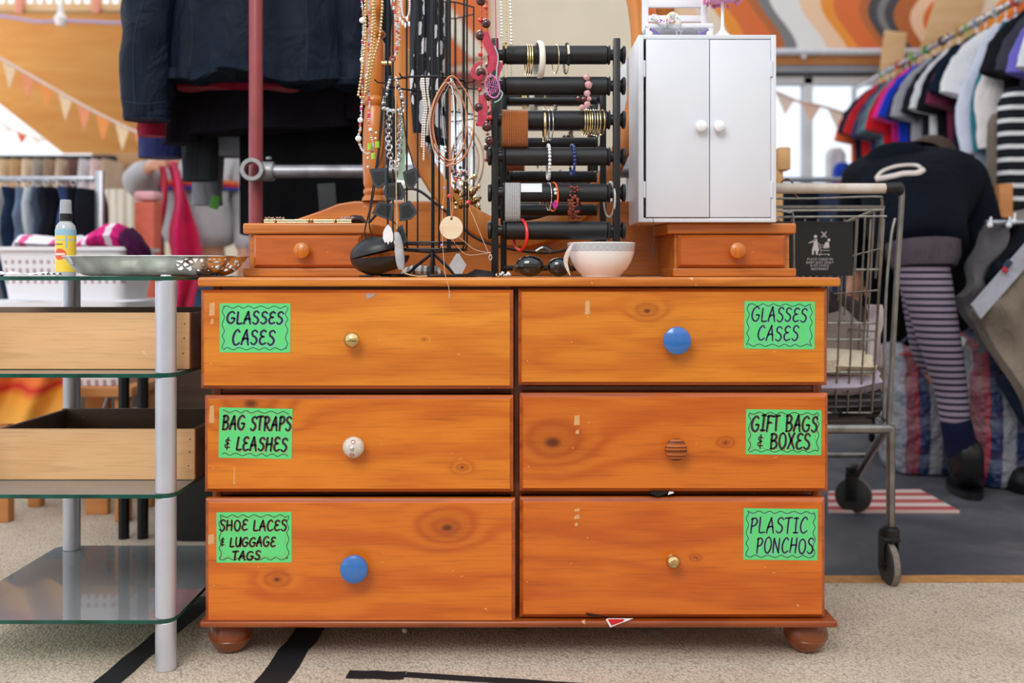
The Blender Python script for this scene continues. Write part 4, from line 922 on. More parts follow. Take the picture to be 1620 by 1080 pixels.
one('necklace', mb, [M_silver, M_coral, mat('smoky_bead', (60,66,70)), M_pearl], 'cluster bead bib of silver, coral and smoky beads inside the copper loop', 'necklace', G1)
mb = MB()
for i in range(34): mb.mat(i % 2).ball(P(738+random.gauss(0,9), 306+random.gauss(0,12), 2.16+random.uniform(-.008,.008)), (random.uniform(.003,.007),.003,random.uniform(.003,.008)), 7)
mb.mat(0).tube(path([(738,130,2.15),(735,250,2.15),(738,320,2.16)], 2.15), .0008, 5)
one('necklace', mb, [M_gold, mat('gold_dark', (120,86,40), .25, .9)], 'chunky gold nugget necklace hanging in front of the mirror glass', 'necklace', G1)
# floral scarf strip
kf = NT('floral_black'); v = kf.obj((1,1,.55)); vo = kf.node('ShaderNodeTexVoronoi'); vo.inputs['Scale'].default_value = 38; vo.inputs['Randomness'].default_value = .9; kf.link(v, vo.inputs['Vector'])
nz = kf.noise(v, 120, 2); kf.link(kf.mix(kf.math('LESS_THAN', kf.math('ADD', vo.outputs['Distance'], kf.math('MULTIPLY', nz, .35)), .62), srgb((30,34,44)), srgb((214,214,220))), kf.b.inputs['Base Color']); kf.b.inputs['Roughness'].default_value = .8
for j, (x0, x1, y1, lab) in enumerate(((646,668,210,'black scarf with white flowers hanging behind the carousel, left strip'), (672,692,215,'black scarf with white flowers hanging behind the carousel, right strip'))):
    mb = MB().sheet(lambda u, v_: P(x0+(x1-x0)*u+6*v_+2*math.sin(v_*7), -60+(y1+60)*v_, 2.20+.006*math.sin(u*9+v_*4)), 10, 30, .0015)
    one('floral_scarf', mb, kf.m, lab, 'scarf', 'floral scarf strips')
# maroon necklace with ribbon and medallion
mn = thing('beaded_necklace', 'maroon bead necklace with crimson ribbon left of the bracelet stand', 'necklace', P(768, 120, 1.97))
mb = MB(); strand(mb, [(762,-40),(762,60),(761,120),(758,150),(760,185),(768,203),(776,190),(776,150),(772,90),(770,-40)], 1.975, .012, .0022, cord=.0009)
mb.build('cord', M_red, mn)
for x, y, r in ((761,1,8),(769,37,7.5),(760,56,8),(761,114,7.6),(772,152,7.6),(758,170,8),(770,200,8),(774,222,7),(765,132,3)):
    MB().ball(P(x, y, 1.972), r*1.97/F*1.0, 16, 10).build('bead', M_maroon, mn)
for x, y in ((760,32),(769,12),(760,86),(759,142),(775,186),(756,196)): MB().ball(P(x, y, 1.970), .0048, 8, 5).build('bead', M_red, mn)['label'] = 'faceted red bead'
kr2 = NT('crimson_organza'); kr2.link(kr2.ramp(kr2.noise(kr2.obj(), 60), [(.3, srgb((172,30,62))), (.7, srgb((206,60,92)))]), kr2.b.inputs['Base Color']); kr2.b.inputs['Alpha'].default_value = .82; kr2.b.inputs['Roughness'].default_value = .6
mb = MB()
for pts, wd in (([(768,50),(772,70),(781,88),(779,105),(770,112)], .009), ([(779,98),(792,102),(788,115),(782,128)], .004), ([(762,150),(764,175),(760,200)], .009), ([(764,98),(752,104),(748,118),(758,124),(764,116)], .004)):
    c_ = path(pts, 1.966, 8); mb.tube(c_, [(.0005, wd*(.6+.5*math.sin(PI*i/(len(c_)-1)))) for i in range(len(c_))], 8)
mb.build('ribbon', kr2.m, mn)
md_ = MB(); c = P(779, 137, 1.958); s = 1.958/F; tl = -.25
Rm = lambda x, z: (c.x+(x*math.cos(tl)+z*math.sin(tl))*s*-1, c.z+(-x*math.sin(tl)*-1*-1+z*math.cos(tl))*s)
md_.torus(c, 11*s, 1.3*s, (0,1,0), 36, 6, 18*s, tilt=(0, tl, 0))
def bar(x0, z0, x1, z1):
    a, b = Rm(x0, z0), Rm(x1, z1); md_.ribbon([a, b], .0012, c.y-.001, .002)
bar(0,-17,0,17); bar(-10,0,10,0)
for sx in (-1, 1):
    for sz in (-1, 1):
        for off in (3, 6): bar(sx*off, sz*3, sx*off, sz*(15-off)); bar(sx*off, sz*(off), sx*(10-off*.2), sz*off)
md_.build('medallion', mat('pink_medallion', (206,118,178), .4), mn)
# pale bead strands above the bracelet stand
for j, (x, yb, m_, r, lab) in enumerate(((784,120,M_pink,.0016,'thin strand of tiny pink beads beside the maroon necklace'), (793,62,M_pearl,.0028,'cream pearl strand hanging to the top bracelet bar'), (801,76,M_gold,.0018,'gold charm chain with a small cross at the top bracelet bar'), (808,72,M_pearl,.0030,'rightmost cream pearl strand above the bracelet stand'))):
    mb = MB(); strand(mb, [(x-2,-40),(x,20),(x+1,yb-10),(x,yb)], 1.985+.004*j, r*2.2, r, cord=.0005)
    if j == 2: mb.box(P(800,72,1.985), (.0028,.0016,.012)).box(P(800,69,1.985), (.008,.0016,.0028))
    one('necklace', mb, m_, lab, 'necklace', 'strands above the bracelet stand')
mb = MB(); strand(mb, [(783,74),(788,90),(786,110),(786,125),(790,140),(795,148),(790,158),(782,162)], 1.962, .004, .0017, cord=.001)
one('bracelet', mb, M_mint, 'pale mint seed-bead bracelet hanging behind the pink medallion', 'bracelet')
# black cord coil and black & white beads at the stand foot
mb = MB()
for j in range(6): mb.torus((P(762,0,1.985).x+.002*j, 1.985, TZ+.0026+.0018*j), .034-.002*j, .0012, (.03*j,.02,1), 30, 6, .026-.001*j)
one('coiled_cord', mb, M_blackp, 'black cord coiled on the dresser beneath the red bead chain', 'cord')
mb = MB(); random.seed(4)
for i in range(22): mb.mat(i % 2).ball((P(random.uniform(785,806),0,1.96).x, 1.96+random.uniform(-.01,.01), TZ+.003+random.uniform(0,.006)), .0030, 7)
one('bead_heap', mb, [mat('white_bead', (226,226,228), .3), M_black], 'small heap of black and white beads at the foot of the bracelet stand', 'beads')
# loops of black cable behind stand
mb = MB().tube(path([(560,380,2.2),(640,300,2.18),(700,330,2.18),(760,380,2.18),(860,400,2.2),(930,384,2.2),(975,372,2.22)], 2.2, 10), .003, 8)
mb.xf(Matrix.Translation((0, 0, 0))); one('power_cable', mb, M_blackp, 'black cable drooping across the mirror back board', 'cable')

# ================================================================ BRACELET STAND
M_roll = mat('black_leatherette', (17, 17, 21), .5, bump=.3, bs=500, var=.1)
bs = thing('bracelet_stand', 'black tiered bracelet stand with padded rolls on the dresser', 'bracelet stand', (P(880,437,2.08).x, 2.08, TZ))
DR = 2.03; s = DR/F
def rollz(py, d=DR): return CAMZ-(py-HZ)*d/F
ROLLS = [87, 136, 189.5, 247.5, 305, 364.5]
def roll(parent, py, d, xa, xb, rad, caps=True):
    z = rollz(py, d); s_ = d/F; A_ = (xa-810)*s_; B_ = (xb-810)*s_; prof = [(0,0),(rad*.94,0),(rad*1.04,.001),(rad*1.06,.003),(rad,.0045)]
    L = B_-A_
    prof += [(rad*.9,.006),(rad,.0075),(rad,L-.0075),(rad*.9,L-.006),(rad,L-.0045),(rad*1.06,L-.003),(rad*1.04,L-.001),(rad*.94,L),(0,L)]
    return MB().lathe(prof, (A_, d, z), (1,0,0), 28).build('roll', M_roll, parent)
for py in ROLLS:
    xa = 795 if py < 340 else 796
    roll(bs, py, DR, xa, 965, 14.6*s)
    z = rollz(py)
    for x0, x1 in ((772, 795), (965, 989)):
        a_, b_ = (x0-810)*s, (x1-810)*s; L = b_-a_
        if x0 == 772: pr = [(0,0),(.017,0),(.0185,.002),(.0185,.0055),(.015,.0075),(.011,.010),(.011,L),(0,L)]
        else: pr = [(0,0),(.011,0),(.011,L-.010),(.015,L-.0075),(.0185,L-.0055),(.0185,L-.002),(.017,L),(0,L)]
        MB().lathe(pr, (a_, DR, z), (1,0,0), 24).build('end_cap', M_blackp, bs)
for x in (783, 975):
    MB().bb(((x-5.5-810)*s, DR-.012, TZ+.0005), ((x+5.5-810)*s, DR+.006, rollz(62)), .0015).build('post', M_blackp, bs)
for x in (797, 950):
    d2 = 2.17; MB().box((P(x,0,d2).x, (DR+d2)/2+.01, (TZ+rollz(130, d2))/2), (.013, .012, rollz(130,d2)-TZ-.004), .001, rot=(.0,0,0)).build('post', M_blackp, bs)
for py in (160, 226.5, 279.5, 332): roll(bs, py, 2.15, 806, 944, (5.5 if py == 160 else 9)*2.15/F)
MB().tube([P(797,424,2.1), P(952,424,2.1)], .006, 10).build('rail', M_blackp, bs)
# bracelets
G2 = 'bracelets on the padded rolls'
def ring(x, ri, R, r, m, label, yaw=.12, n=40, dd=0, beads=None, tiltz=0, flat=None, extra=None, cat='bracelet', name='bangle', sx=None):
    """hoop hanging from the top of roll ri"""
    z = rollz(ROLLS[ri])+14.6*s+r - R + .0002; x_ = (x-810)*s; cen = Vector((x_, DR+dd, z)); q = Euler((0, tiltz, yaw)).to_matrix(); mb = MB()
    pts = [cen+q @ Vector((0, R*math.cos(2*PI*i/n), R*math.sin(2*PI*i/n))) for i in range(n)]
    if beads:
        mb.tube(pts, .0005, 5, loop=True)
        for i, p in enumerate(pts):
            mi, sc_ = beads(i); mb.mat(mi).ball(p, r*sc_, 9, 6)
    else: mb.tube(pts, [(flat[1], flat[0])]*n if flat else r, 10, loop=True)
    if extra: extra(mb, cen)
    return one(name, mb, m, label, cat, G2)
for j, (x, t_) in enumerate(((833, 'left'), (836.5, 'middle'), (840, 'right'))): ring(x, 0, .030, .0013, M_gold, 'thin gold bangle on the top roll, %s of the three together' % t_, .10, flat=(.0014,.0008))
ring(853, 0, .037, .006, mat('ivory_resin', (232,224,212), .3, coat=.4, var=.04), 'thick ivory bangle over the top roll', .16, flat=(.0065, .004))
ring(879, 0, .029, .001, M_gold, 'fine gold bangle right of the ivory one', .2)
ring(896, 0, .029, .003, [mat('cream_enamel', (228,222,200), .3), M_black], 'black and cream banded bangle on the top roll', .12, beads=lambda i: (0 if (i//5) % 2 else 1, 1))
mb = MB(); random.seed(6)
for i, (x, y, r) in enumerate(((928,122,5.5),(931,134,6.5),(929,148,5.5),(924,157,5),(929,165,5.5),(921,170,5),(915,156,4),(932,156,4))):
    mb.mat(1 if i == 3 or i == 6 else 0); n0 = len(mb.v); mb.ball(P(x, y, 2.005), (r*s, r*s*.6, r*s), 7, 5)
    for k in range(n0, len(mb.v)): mb.v[k] += Vector((random.uniform(-1,1), random.uniform(-1,1), random.uniform(-1,1)))*.0006
one('bracelet', mb, [M_rose, M_maroon], 'pink polished stone bracelet over the second roll', 'bracelet', G2)
# woven orange cuff
kc = NT('orange_seed_beads'); X_, Y_, Z_ = kc.xyz(kc.obj()); an = kc.math('ARCTAN2', Y_, Z_)
f1 = kc.math('ABSOLUTE', kc.math('SINE', kc.math('MULTIPLY', X_, 900))); f2 = kc.math('ABSOLUTE', kc.math('SINE', kc.math('MULTIPLY', an, 34))); ff = kc.math('MULTIPLY', f1, f2)
kc.link(kc.ramp(ff, [(.1, srgb((70,26,10))), (.4, srgb((214,112,44))), (1, srgb((236,150,72)))]), kc.b.inputs['Base Color']); kc.bump(ff, 1, .002); kc.b.inputs['Roughness'].default_value = .35
kw_ = NT('white_seed_beads'); X_, Y_, Z_ = kw_.xyz(kw_.obj()); an = kw_.math('ARCTAN2', Y_, Z_)
ff = kw_.math('MULTIPLY', kw_.math('ABSOLUTE', kw_.math('SINE', kw_.math('MULTIPLY', X_, 900))), kw_.math('ABSOLUTE', kw_.math('SINE', kw_.math('MULTIPLY', an, 34))))
kw_.link(kw_.ramp(ff, [(.05, srgb((60,60,64))), (.3, srgb((214,214,218))), (1, srgb((245,245,246)))]), kw_.b.inputs['Base Color']); kw_.bump(ff, 1, .002)
def cuff(x0, x1, ri, R, m, label, sq=1.0):
    z = rollz(ROLLS[ri])+14.6*s+.002-R*sq; A_, B_ = (x0-810)*s, (x1-810)*s; L = B_-A_; q = 56; mb = MB(); rs = []
    for (r_, x_) in ((R, 0), (R, L*.33), (R, L*.66), (R, L), (R-.002, L), (R-.002, 0)): rs.append([Vector((A_+x_, DR+.0+r_*.9*math.cos(2*PI*k/q), z+sq*r_*math.sin(2*PI*k/q))) for k in range(q)])
    mb.rings(rs, cap=False, loop=True); return one('cuff_bracelet', mb, m, label, 'bracelet', G2, origin=((A_+B_)/2, DR, z))
cuff(794, 835, 2, .0315, kc.m, 'wide orange seed-bead cuff on the left of the third roll', 1.25)
cuff(799, 823, 4, .030, kw_.m, 'white seed-bead cuff on the left of the fifth roll', 1.35)
ring(861, 2, .033, .002, M_gold, 'flat gold bangle on the third roll beside the silver ones', .03, flat=(.0022,.0008))
ring(867, 2, .031, .0011, M_silver, 'left thin silver bangle on the third roll', .06)
ring(871, 2, .031, .0011, M_silver, 'right thin silver bangle on the third roll', .14)
for j, x in enumerate((923, 926.5, 930, 933.5, 941.5, 945.5, 952)):
    ring(x, 2, .0255+.0006*(j % 3), .0011, M_gold, '%s gold bangle of the row right on the third roll' % ('leftmost','second','third','fourth','fifth, right of the silver','sixth','rightmost')[j], .10+.01*j, flat=(.0013,.0009))
ring(937.5, 2, .0255, .0011, M_silver, 'only silver bangle among the gold row on the third roll', .13)
ring(867.5, 3, .034, .0037, [M_clear, M_silver], 'milky white bead bracelet on the fourth roll', .05, n=28, beads=lambda i: (0, 1))
ring(905.5, 3, .030, .0037, [M_lapis, M_clear], 'deep blue bead bracelet with two pale beads on the fourth roll', .10, n=25, beads=lambda i: (1 if i in (0, 24, 1) else 0, random.uniform(.8, 1.1)))
random.seed(9); mb = MB()
for i in range(120):
    a = random.uniform(0, 2*PI); z = rollz(ROLLS[4])+.010-.029+.032*math.sin(a); mb.ball((P(908,0,DR).x+random.uniform(-.010,.010)+.003*math.cos(a), DR-.003+.024*math.cos(a)-.004, z), random.uniform(.0024,.004), 7)
one('bracelet', mb, M_rust, 'clustered rust-brown bead bracelet over the fifth roll', 'bracelet', G2)
ring(868, 4, .028, .0014, M_silver, 'tangled silver chain bracelet on the fifth roll', .18, n=40, beads=lambda i: (0, random.uniform(.8, 1.3)))
def ex(mb, c):
    mb.mat(1).ball(c+Vector((.003,-.031,.012)), .0038, 10).ball(c+Vector((.004,-.030,.005)), .0034, 10); mb.mat(2)
    for k in range(12): mb.ball(c+Vector((.003+random.uniform(-.004,.004), -.024+.0*k, -.010-.0012*k)), .0026, 7)
ring(875, 4, .029, .0018, [mat('orange_elastic', (240,104,34), .5), M_clear, mat('magenta_bead', (206,40,150), .3)], 'orange elastic bracelet with white and magenta beads on the fifth roll', .3, extra=ex)
ring(965.5, 4, .036, .004, mat('smoked_resin', (176,170,158), .15, coat=.5, var=.05), 'large smoky translucent bangle at the right end of the fifth roll', .22, dd=.02, flat=(.002, .0035))
ring(823, 5, .0315, .0034, mat('red_resin', (226,38,30), .2, coat=.5, var=.02), 'bright red bangle on the lowest roll', .45, dd=.003)
A_, B_ = (824-810)*s, (857-810)*s; zt_ = rollz(ROLLS[4])
mb = MB(); rs = []
for r_ in (14.9*s, 15.3*s): rs.append([Vector((x_, DR-r_*math.cos(a), zt_+r_*math.sin(a))) for x_ in (A_, B_) for a in (0,)])
mb = MB(); q = 9; ring1 = []
for x_ in (A_, B_): ring1.append([Vector((x_, DR-15.5*s*math.cos(a*1.35/q), zt_+15.5*s*math.sin(a*1.35/q))) for a in range(q)]+[Vector((x_, DR-14.8*s*math.cos(a*1.35/q), zt_+14.8*s*math.sin(a*1.35/q))) for a in range(q-1, -1, -1)])
mb.rings(ring1); one('price_tag', mb, mat('paper_white', (226,228,236), .7, var=.02), 'blank white paper tag wrapped on the fifth roll beside the white cuff', 'tag')
# ================================================================ GLASS SHELF UNIT (left)
M_glass = glassy('shelf_glass', (222, 240, 234), .05, .03, .30); 
kg = NT('glass_edge'); kg.link(kg.ramp(kg.noise(kg.obj(), 12), [(.3, srgb((8,52,44))), (.7, srgb((24,92,78)))]), kg.b.inputs['Base Color']); kg.b.inputs['Roughness'].default_value = .08
gu = thing('glass_shelf_unit', 'four-tier glass shelf unit on silver tubular legs beside the dresser', 'shelf unit', (-.86, 2.13, .008))
GX0, GX1, GY0, GY1 = -1.085, -.638, 1.872, 2.385
def rrect(x0, x1, y0, y1, r, n=5):
    out = []
    for cx, cy, a0 in ((x1-r, y0+r, -PI/2), (x1-r, y1-r, 0), (x0+r, y1-r, PI/2), (x0+r, y0+r, PI)):
        for i in range(n+1): a = a0+PI/2*i/n; out.append((cx+r*math.cos(a), cy+r*math.sin(a)))
    return out
SHZ = [.108, .344, .571, .754]   # top faces
rr = rrect(GX0, GX1, GY0, GY1, .03)
for z in SHZ:
    t = .0075
    n = len(rr); mb = MB(); vs = [(x, y, z-t) for x, y in rr]+[(x, y, z) for x, y in rr]
    mb.add(vs, [list(range(n))[::-1], [n+i for i in range(n)]]); mb.mat(1); mb.add(vs, [[i, (i+1)%n, n+(i+1)%n, n+i] for i in range(n)])
    mb.build('shelf', [M_glass, kg.m], gu, smooth=30)
for x, y in ((-.658, 1.893), (-1.062, 1.893), (-1.04, 2.352), (-.668, 2.352)):
    lg = MB(); r = .0195; segs = [(.0085, .1)] + [(SHZ[i]+.0005, SHZ[i+1]-.008) for i in range(3)]
    segs[0] = (.0085, SHZ[0]-.008)
    for a, b in segs: lg.lathe([(0,a),(r-.001,a),(r,a+.001),(r,b-.001),(r-.001,b),(0,b)], (x, y, 0), n=32)
    l = lg.build('leg', M_alu, gu)
    cp = MB()
    for z in SHZ: cp.lathe([(0,z-.0078),(.008,z-.0078),(.008,z+.0004),(0,z+.0004)], (x, y, 0), n=16)
    cp.lathe([(0,SHZ[3]+.0004),(.010,SHZ[3]+.0004),(.009,SHZ[3]+.003),(0,SHZ[3]+.003)], (x, y, 0), n=20).build('connector', mat('clear_plastic', (206,206,200), .25), l)
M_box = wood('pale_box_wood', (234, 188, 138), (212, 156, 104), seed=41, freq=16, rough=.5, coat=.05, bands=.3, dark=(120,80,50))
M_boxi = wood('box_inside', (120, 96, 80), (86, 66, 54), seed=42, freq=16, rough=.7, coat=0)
def open_box(x0, x1, y0, y1, z0, z1, label, rnd=.0):
    t = .011; o = thing('wooden_box', label, 'box', ((x0+x1)/2, (y0+y1)/2, z0))
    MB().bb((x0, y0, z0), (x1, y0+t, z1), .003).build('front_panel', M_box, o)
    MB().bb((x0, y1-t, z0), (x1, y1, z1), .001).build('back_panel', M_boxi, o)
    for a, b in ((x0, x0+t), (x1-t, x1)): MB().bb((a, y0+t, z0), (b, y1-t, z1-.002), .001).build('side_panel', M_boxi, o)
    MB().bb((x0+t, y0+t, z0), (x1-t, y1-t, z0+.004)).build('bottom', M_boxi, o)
    mb = MB()
    for x, fz in ((x1-.012, .28), (x1-.010, .55), (x1-.009, .8)): mb.lathe([(0,0),(.0014,0),(.0014,.0004),(0,.0004)], (x, y0, z0+(z1-z0)*fz), (0,-1,0), 8)
    mb.build('nail', M_black, o)
open_box(-1.19, -.632, 1.95, 2.28, SHZ[2]+.0008, .683, 'upper pale wooden drawer box on the glass unit, cut by the frame')
open_box(-1.04, -.6375, 2.0, 2.31, SHZ[1]+.0008, .447, 'lower pale wooden drawer box with its dark inside showing')
# pierced silver tray
kt = NT('tray_silver'); kt.b.inputs['Metallic'].default_value = 1; kt.b.inputs['Roughness'].default_value = .27; kt.link(kt.ramp(kt.noise(kt.obj(), 25, 3), [(.3, srgb((190,184,176))), (.7, srgb((232,228,222)))]), kt.b.inputs['Base Color'])
X_, Y_, Z_ = kt.xyz(kt.obj()); vo = kt.node('ShaderNodeTexVoronoi'); vo.feature = 'DISTANCE_TO_EDGE'; vo.inputs['Scale'].default_value = 85; kt.link(kt.obj(), vo.inputs['Vector'])
hole = kt.math('MULTIPLY', kt.math('GREATER_THAN', vo.outputs['Distance'], .16), kt.math('MULTIPLY', kt.math('GREATER_THAN', X_, .075), kt.math('MULTIPLY', kt.math('GREATER_THAN', Z_, -.010), kt.math('LESS_THAN', Z_, .0145))))
kt.link(kt.math('SUBTRACT', 1, hole), kt.b.inputs['Alpha'])
TC = Vector(((P(84,0,2.02).x+P(376,0,2.02).x)/2, 2.08, SHZ[3]+.0006)); ta = (P(376,0,2.02).x-P(84,0,2.02).x)/2
rs = []; n = 96
def trad(k): 
    a = 2*PI*k/n; return 1+.09*abs(math.cos(5*a))-.055
prof_ = [(.001,0),(.72,0),(.78,.002),(.85,.009),(.90,.018),(.94,.028),(.985,.0375),(1.01,.0395),(1.0,.041),(.93,.030),(.885,.019),(.835,.010),(.76,.004),(.001,.003)]
for r_, z_ in prof_: rs.append([TC+Vector((ta*r_*trad(k)*math.cos(2*PI*k/n), .115*r_*trad(k)*math.sin(2*PI*k/n), z_)) for k in range(n)])
mb = MB().rings(rs); one('silver_tray', mb, kt.m, 'scalloped silver dish with a pierced rim on the top glass shelf', 'dish', origin=TC+Vector((0,0,.02)))
# spray bottle
sb = thing('spray_bottle', 'small clear spray bottle with yellow label and black collar behind the silver dish', 'bottle', (P(104,0,2.22).x, 2.22, SHZ[3]+.0006))
c = Vector(sb.location); s = 2.22/F; zb_ = lambda py: (CAMZ-(py-HZ)*s)-c.z
MB().lathe([(0,0),(14*s,0),(15.2*s,.003),(15.2*s,zb_(364)),(14*s,zb_(357)),(9*s,zb_(351)),(8*s,zb_(349)),(0,zb_(349))], c, n=32).build('bottle_body', mat('clear_bottle', (206,210,214), .08, coat=.6, alpha=.75), sb)
kl = NT('bottle_label'); X_, Y_, Z_ = kl.xyz(kl.obj()); 
e = kl.math('ADD', kl.math('POWER', kl.math('DIVIDE', kl.math('ADD', X_, .004), .014), 2), kl.math('POWER', kl.math('DIVIDE', kl.math('ADD', Z_, .008), .0125), 2))
col = kl.mix(kl.math('LESS_THAN', e, 1), srgb((240,204,66)), srgb((222,92,60)))
l1 = kl.math('LESS_THAN', kl.math('ABSOLUTE', kl.math('SUBTRACT', Z_, .0235)), .0012); l2 = kl.math('MULTIPLY', kl.math('LESS_THAN', kl.math('ABSOLUTE', kl.math('SUBTRACT', Z_, .014)), .0012), kl.math('LESS_THAN', X_, .003)); l3 = kl.math('GREATER_THAN', Z_, .0335)
l4 = kl.math('MULTIPLY', kl.math('LESS_THAN', kl.math('ABSOLUTE', kl.math('SUBTRACT', X_, .010)), .0016), kl.math('GREATER_THAN', Z_, .004))
l5 = kl.math('MULTIPLY', kl.math('LESS_THAN', e, .7), kl.math('LESS_THAN', kl.math('ABSOLUTE', kl.math('ADD', Z_, .008)), .0022))
col = kl.mix(kl.math('MAXIMUM', kl.math('MAXIMUM', l1, l3), l4), col, srgb((150,190,206))); col = kl.mix(l2, col, srgb((60,60,60))); col = kl.mix(l5, col, srgb((240,220,210)))
kl.link(col, kl.b.inputs['Base Color']); kl.b.inputs['Roughness'].default_value = .35
z0, z1 = zb_(430), zb_(363); MB().lathe([(15.3*s,z0),(15.5*s,z0),(15.5*s,z1),(15.3*s,z1)], c, n=40).build('label', kl.m, sb)
MB().lathe([(0,zb_(349.5)),(9.5*s,zb_(349.5)),(9.5*s,zb_(338)),(0,zb_(338))], c, n=24).build('collar', M_blackp, sb)
MB().lathe([(0,zb_(340)),(9*s,zb_(340)),(8.2*s,zb_(317)),(7*s,zb_(316)),(0,zb_(316))], c, n=24).build('cap', mat('clear_cap', (222,224,228), .1, alpha=.45, coat=.5), sb)
MB().lathe([(0,zb_(338)),(4*s,zb_(338)),(4*s,zb_(326)),(6*s,zb_(325)),(5*s,zb_(320)),(0,zb_(320))], c, n=16).build('nozzle', mat('grey_nozzle', (90,94,100), .4), sb)
mb = MB().sheet(lambda u, v: ((-1.13+.20*u), 1.96+.1*v, SHZ[3]+.002+.010*abs(noise.noise((u*5, v*4, 1)))+.006*abs(noise.noise((u*14, v*12, 4)))), 26, 16, .0008)
one('plastic_bag', mb, mat('white_plastic_film', (222,222,226), .25, coat=.3), 'crumpled white plastic bag at the left end of the top glass shelf', 'bag')
# lid seen on the lower box at right
mb = MB().lathe([(0,0),(.10,0),(.112,.004),(.112,.008),(.10,.012),(0,.016)], (-.74, 2.44, .474), n=36)

# black tub below the shelves behind the dresser
one('storage_tub', MB().rings([[Vector((x, y, z)) for x, y in rrect(-1.03*f, -.50, 2.79, 3.08, .04)] for z, f in ((.0092, .93), (.34, 1.0))]), M_blackp, 'black tapered storage tub on the carpet behind the glass unit', 'tub')

# ================================================================ GARMENTS
def garment(mb, rings_def, n=40, folds=5, amp=.012, ph=0, yth=.0, lean=0):
    """rings_def: (x, y, z, rx, ry) down the body; folded ellipse sections"""
    rs = []; m = len(rings_def)
    for i, (x, y, z, rx, ry) in enumerate(rings_def):
        t = i/(m-1); ring = []
        for k in range(n):
            a = 2*PI*k/n; f = 1+amp/ max(ry,.02)*(.3+.7*t)*math.sin(folds*a+ph+1.3*math.sin(t*3+ph)) + .25*amp/max(ry,.02)*noise.noise((a*1.5, t*6, ph))
            ring.append(Vector((x+rx*math.cos(a)*(1+.04*(f-1)), y+ry*math.sin(a)*f, z+.006*math.sin(3*a+ph)*t)))
        rs.append(ring)
    return mb.rings(rs)
def sleeve(mb, pts, radii, n=24, wr=.006, ph=0):
    c = cat_rom(pts, 6); m = len(c); rs = []; 
    for i, p in enumerate(c):
        t = i/(m-1); j = t*(len(radii)-1); a = int(min(j, len(radii)-2)); f = j-a
        rx = radii[a][0]*(1-f)+radii[a+1][0]*f; ry = radii[a][1]*(1-f)+radii[a+1][1]*f
        tt = (c[min(i+1, m-1)]-c[max(i-1, 0)]).normalized(); N = Vector((0,1,0)); N = (N-tt*N.dot(tt)).normalized(); B = tt.cross(N)
        ring = []
        for k in range(n):
            an = 2*PI*k/n; w_ = wr*noise.noise((an*1.2+ph, t*9, ph*3))+wr*.15*math.sin(t*22+2*an+ph)
            ring.append(p+B*math.cos(an)*(rx+w_)+N*math.sin(an)*(ry+w_))
        rs.append(ring)
    return mb.rings(rs)
M_jk = fabric('navy_black_nylon', (18, 26, 42), .3); MATS['navy_black_nylon'].node_tree.nodes['Principled BSDF'].inputs['Roughness'].default_value = .55
M_jk2 = fabric('black_wool', (12, 11, 15)); M_jk3 = fabric('black_cloth', (8, 9, 12)); M_jk4 = fabric('plum_black', (20, 17, 25))
M_crim = fabric('crimson_knit', (150, 26, 52)); M_navy = fabric('navy_knit', (38, 44, 92)); M_gk = fabric('grey_marl', (132, 134, 142)); M_dg = fabric('dark_grey_fleece', (38, 42, 46))
def X(px, d): return (px-810)*d/F
def Z(py, d): return CAMZ-(py-HZ)*d/F
dJ = 2.92; zr = 2.0
# pipe rack
pr = thing('pipe_rack', 'clothes rack of a red upright and galvanised pipe behind the dresser', 'clothes rack', (X(405, 2.72), 2.72, .0085))
MB().tube([(X(405,2.72), 2.72, .0085), (X(405,2.72), 2.72, 2.1)], 11*2.72/F, 24).build('upright', mat('red_pipe', (146, 62, 66), .35, var=.12, vs=12), pr)
c = P(406, 270, 2.69); mb = MB()
mb.lathe([(.020,-.022),(.030,-.022),(.031,-.018),(.031,.018),(.030,.022),(.020,.022)], P(400,269,2.665), (.1,-1,0), 32, hollow=True).lathe([(0,0),(.025,0),(.027,.004),(.027,.030),(.025,.034),(0,.034)], P(414,271,2.70), (1,0,0), 28).lathe([(0,0),(.008,0),(.008,.006),(0,.008)], P(425,252,2.70), (0,0,1), 12)
mb.build('pipe_clamp', mat('cast_metal', (150,150,152), .45, .7, bump=.3, bs=120), pr)
MB().tube([P(432,271,2.70), P(1000,271,2.70)], 10.5*2.7/F, 20).build('cross_pipe', mat('galvanised_pipe', (140,138,144), .4, .7, var=.25, vs=25), pr)
MB().tube([(X(405,2.72), 2.70, 2.03), (X(405,2.72), 3.6, 2.03)], .014, 12).build('top_rail', M_steel, pr)
MB().tube([(X(1000,2.7), 2.72, .0085), (X(1000,2.7), 2.72, 2.06)], .014, 12).build('upright', M_steel, pr)
MB().tube([(X(405,2.72), 3.6, .0085), (X(405,2.72), 3.6, 2.05)], .014, 12).build('upright', M_steel, pr)
MB().tube([(X(404,2.72), 2.715, 2.05), (X(1000,2.7), 2.715, 2.05)], .014, 12).build('top_rail', M_steel, pr)
G3 = 'jackets on the pipe rack'
def hem(px, py, d): return Z(py, d)
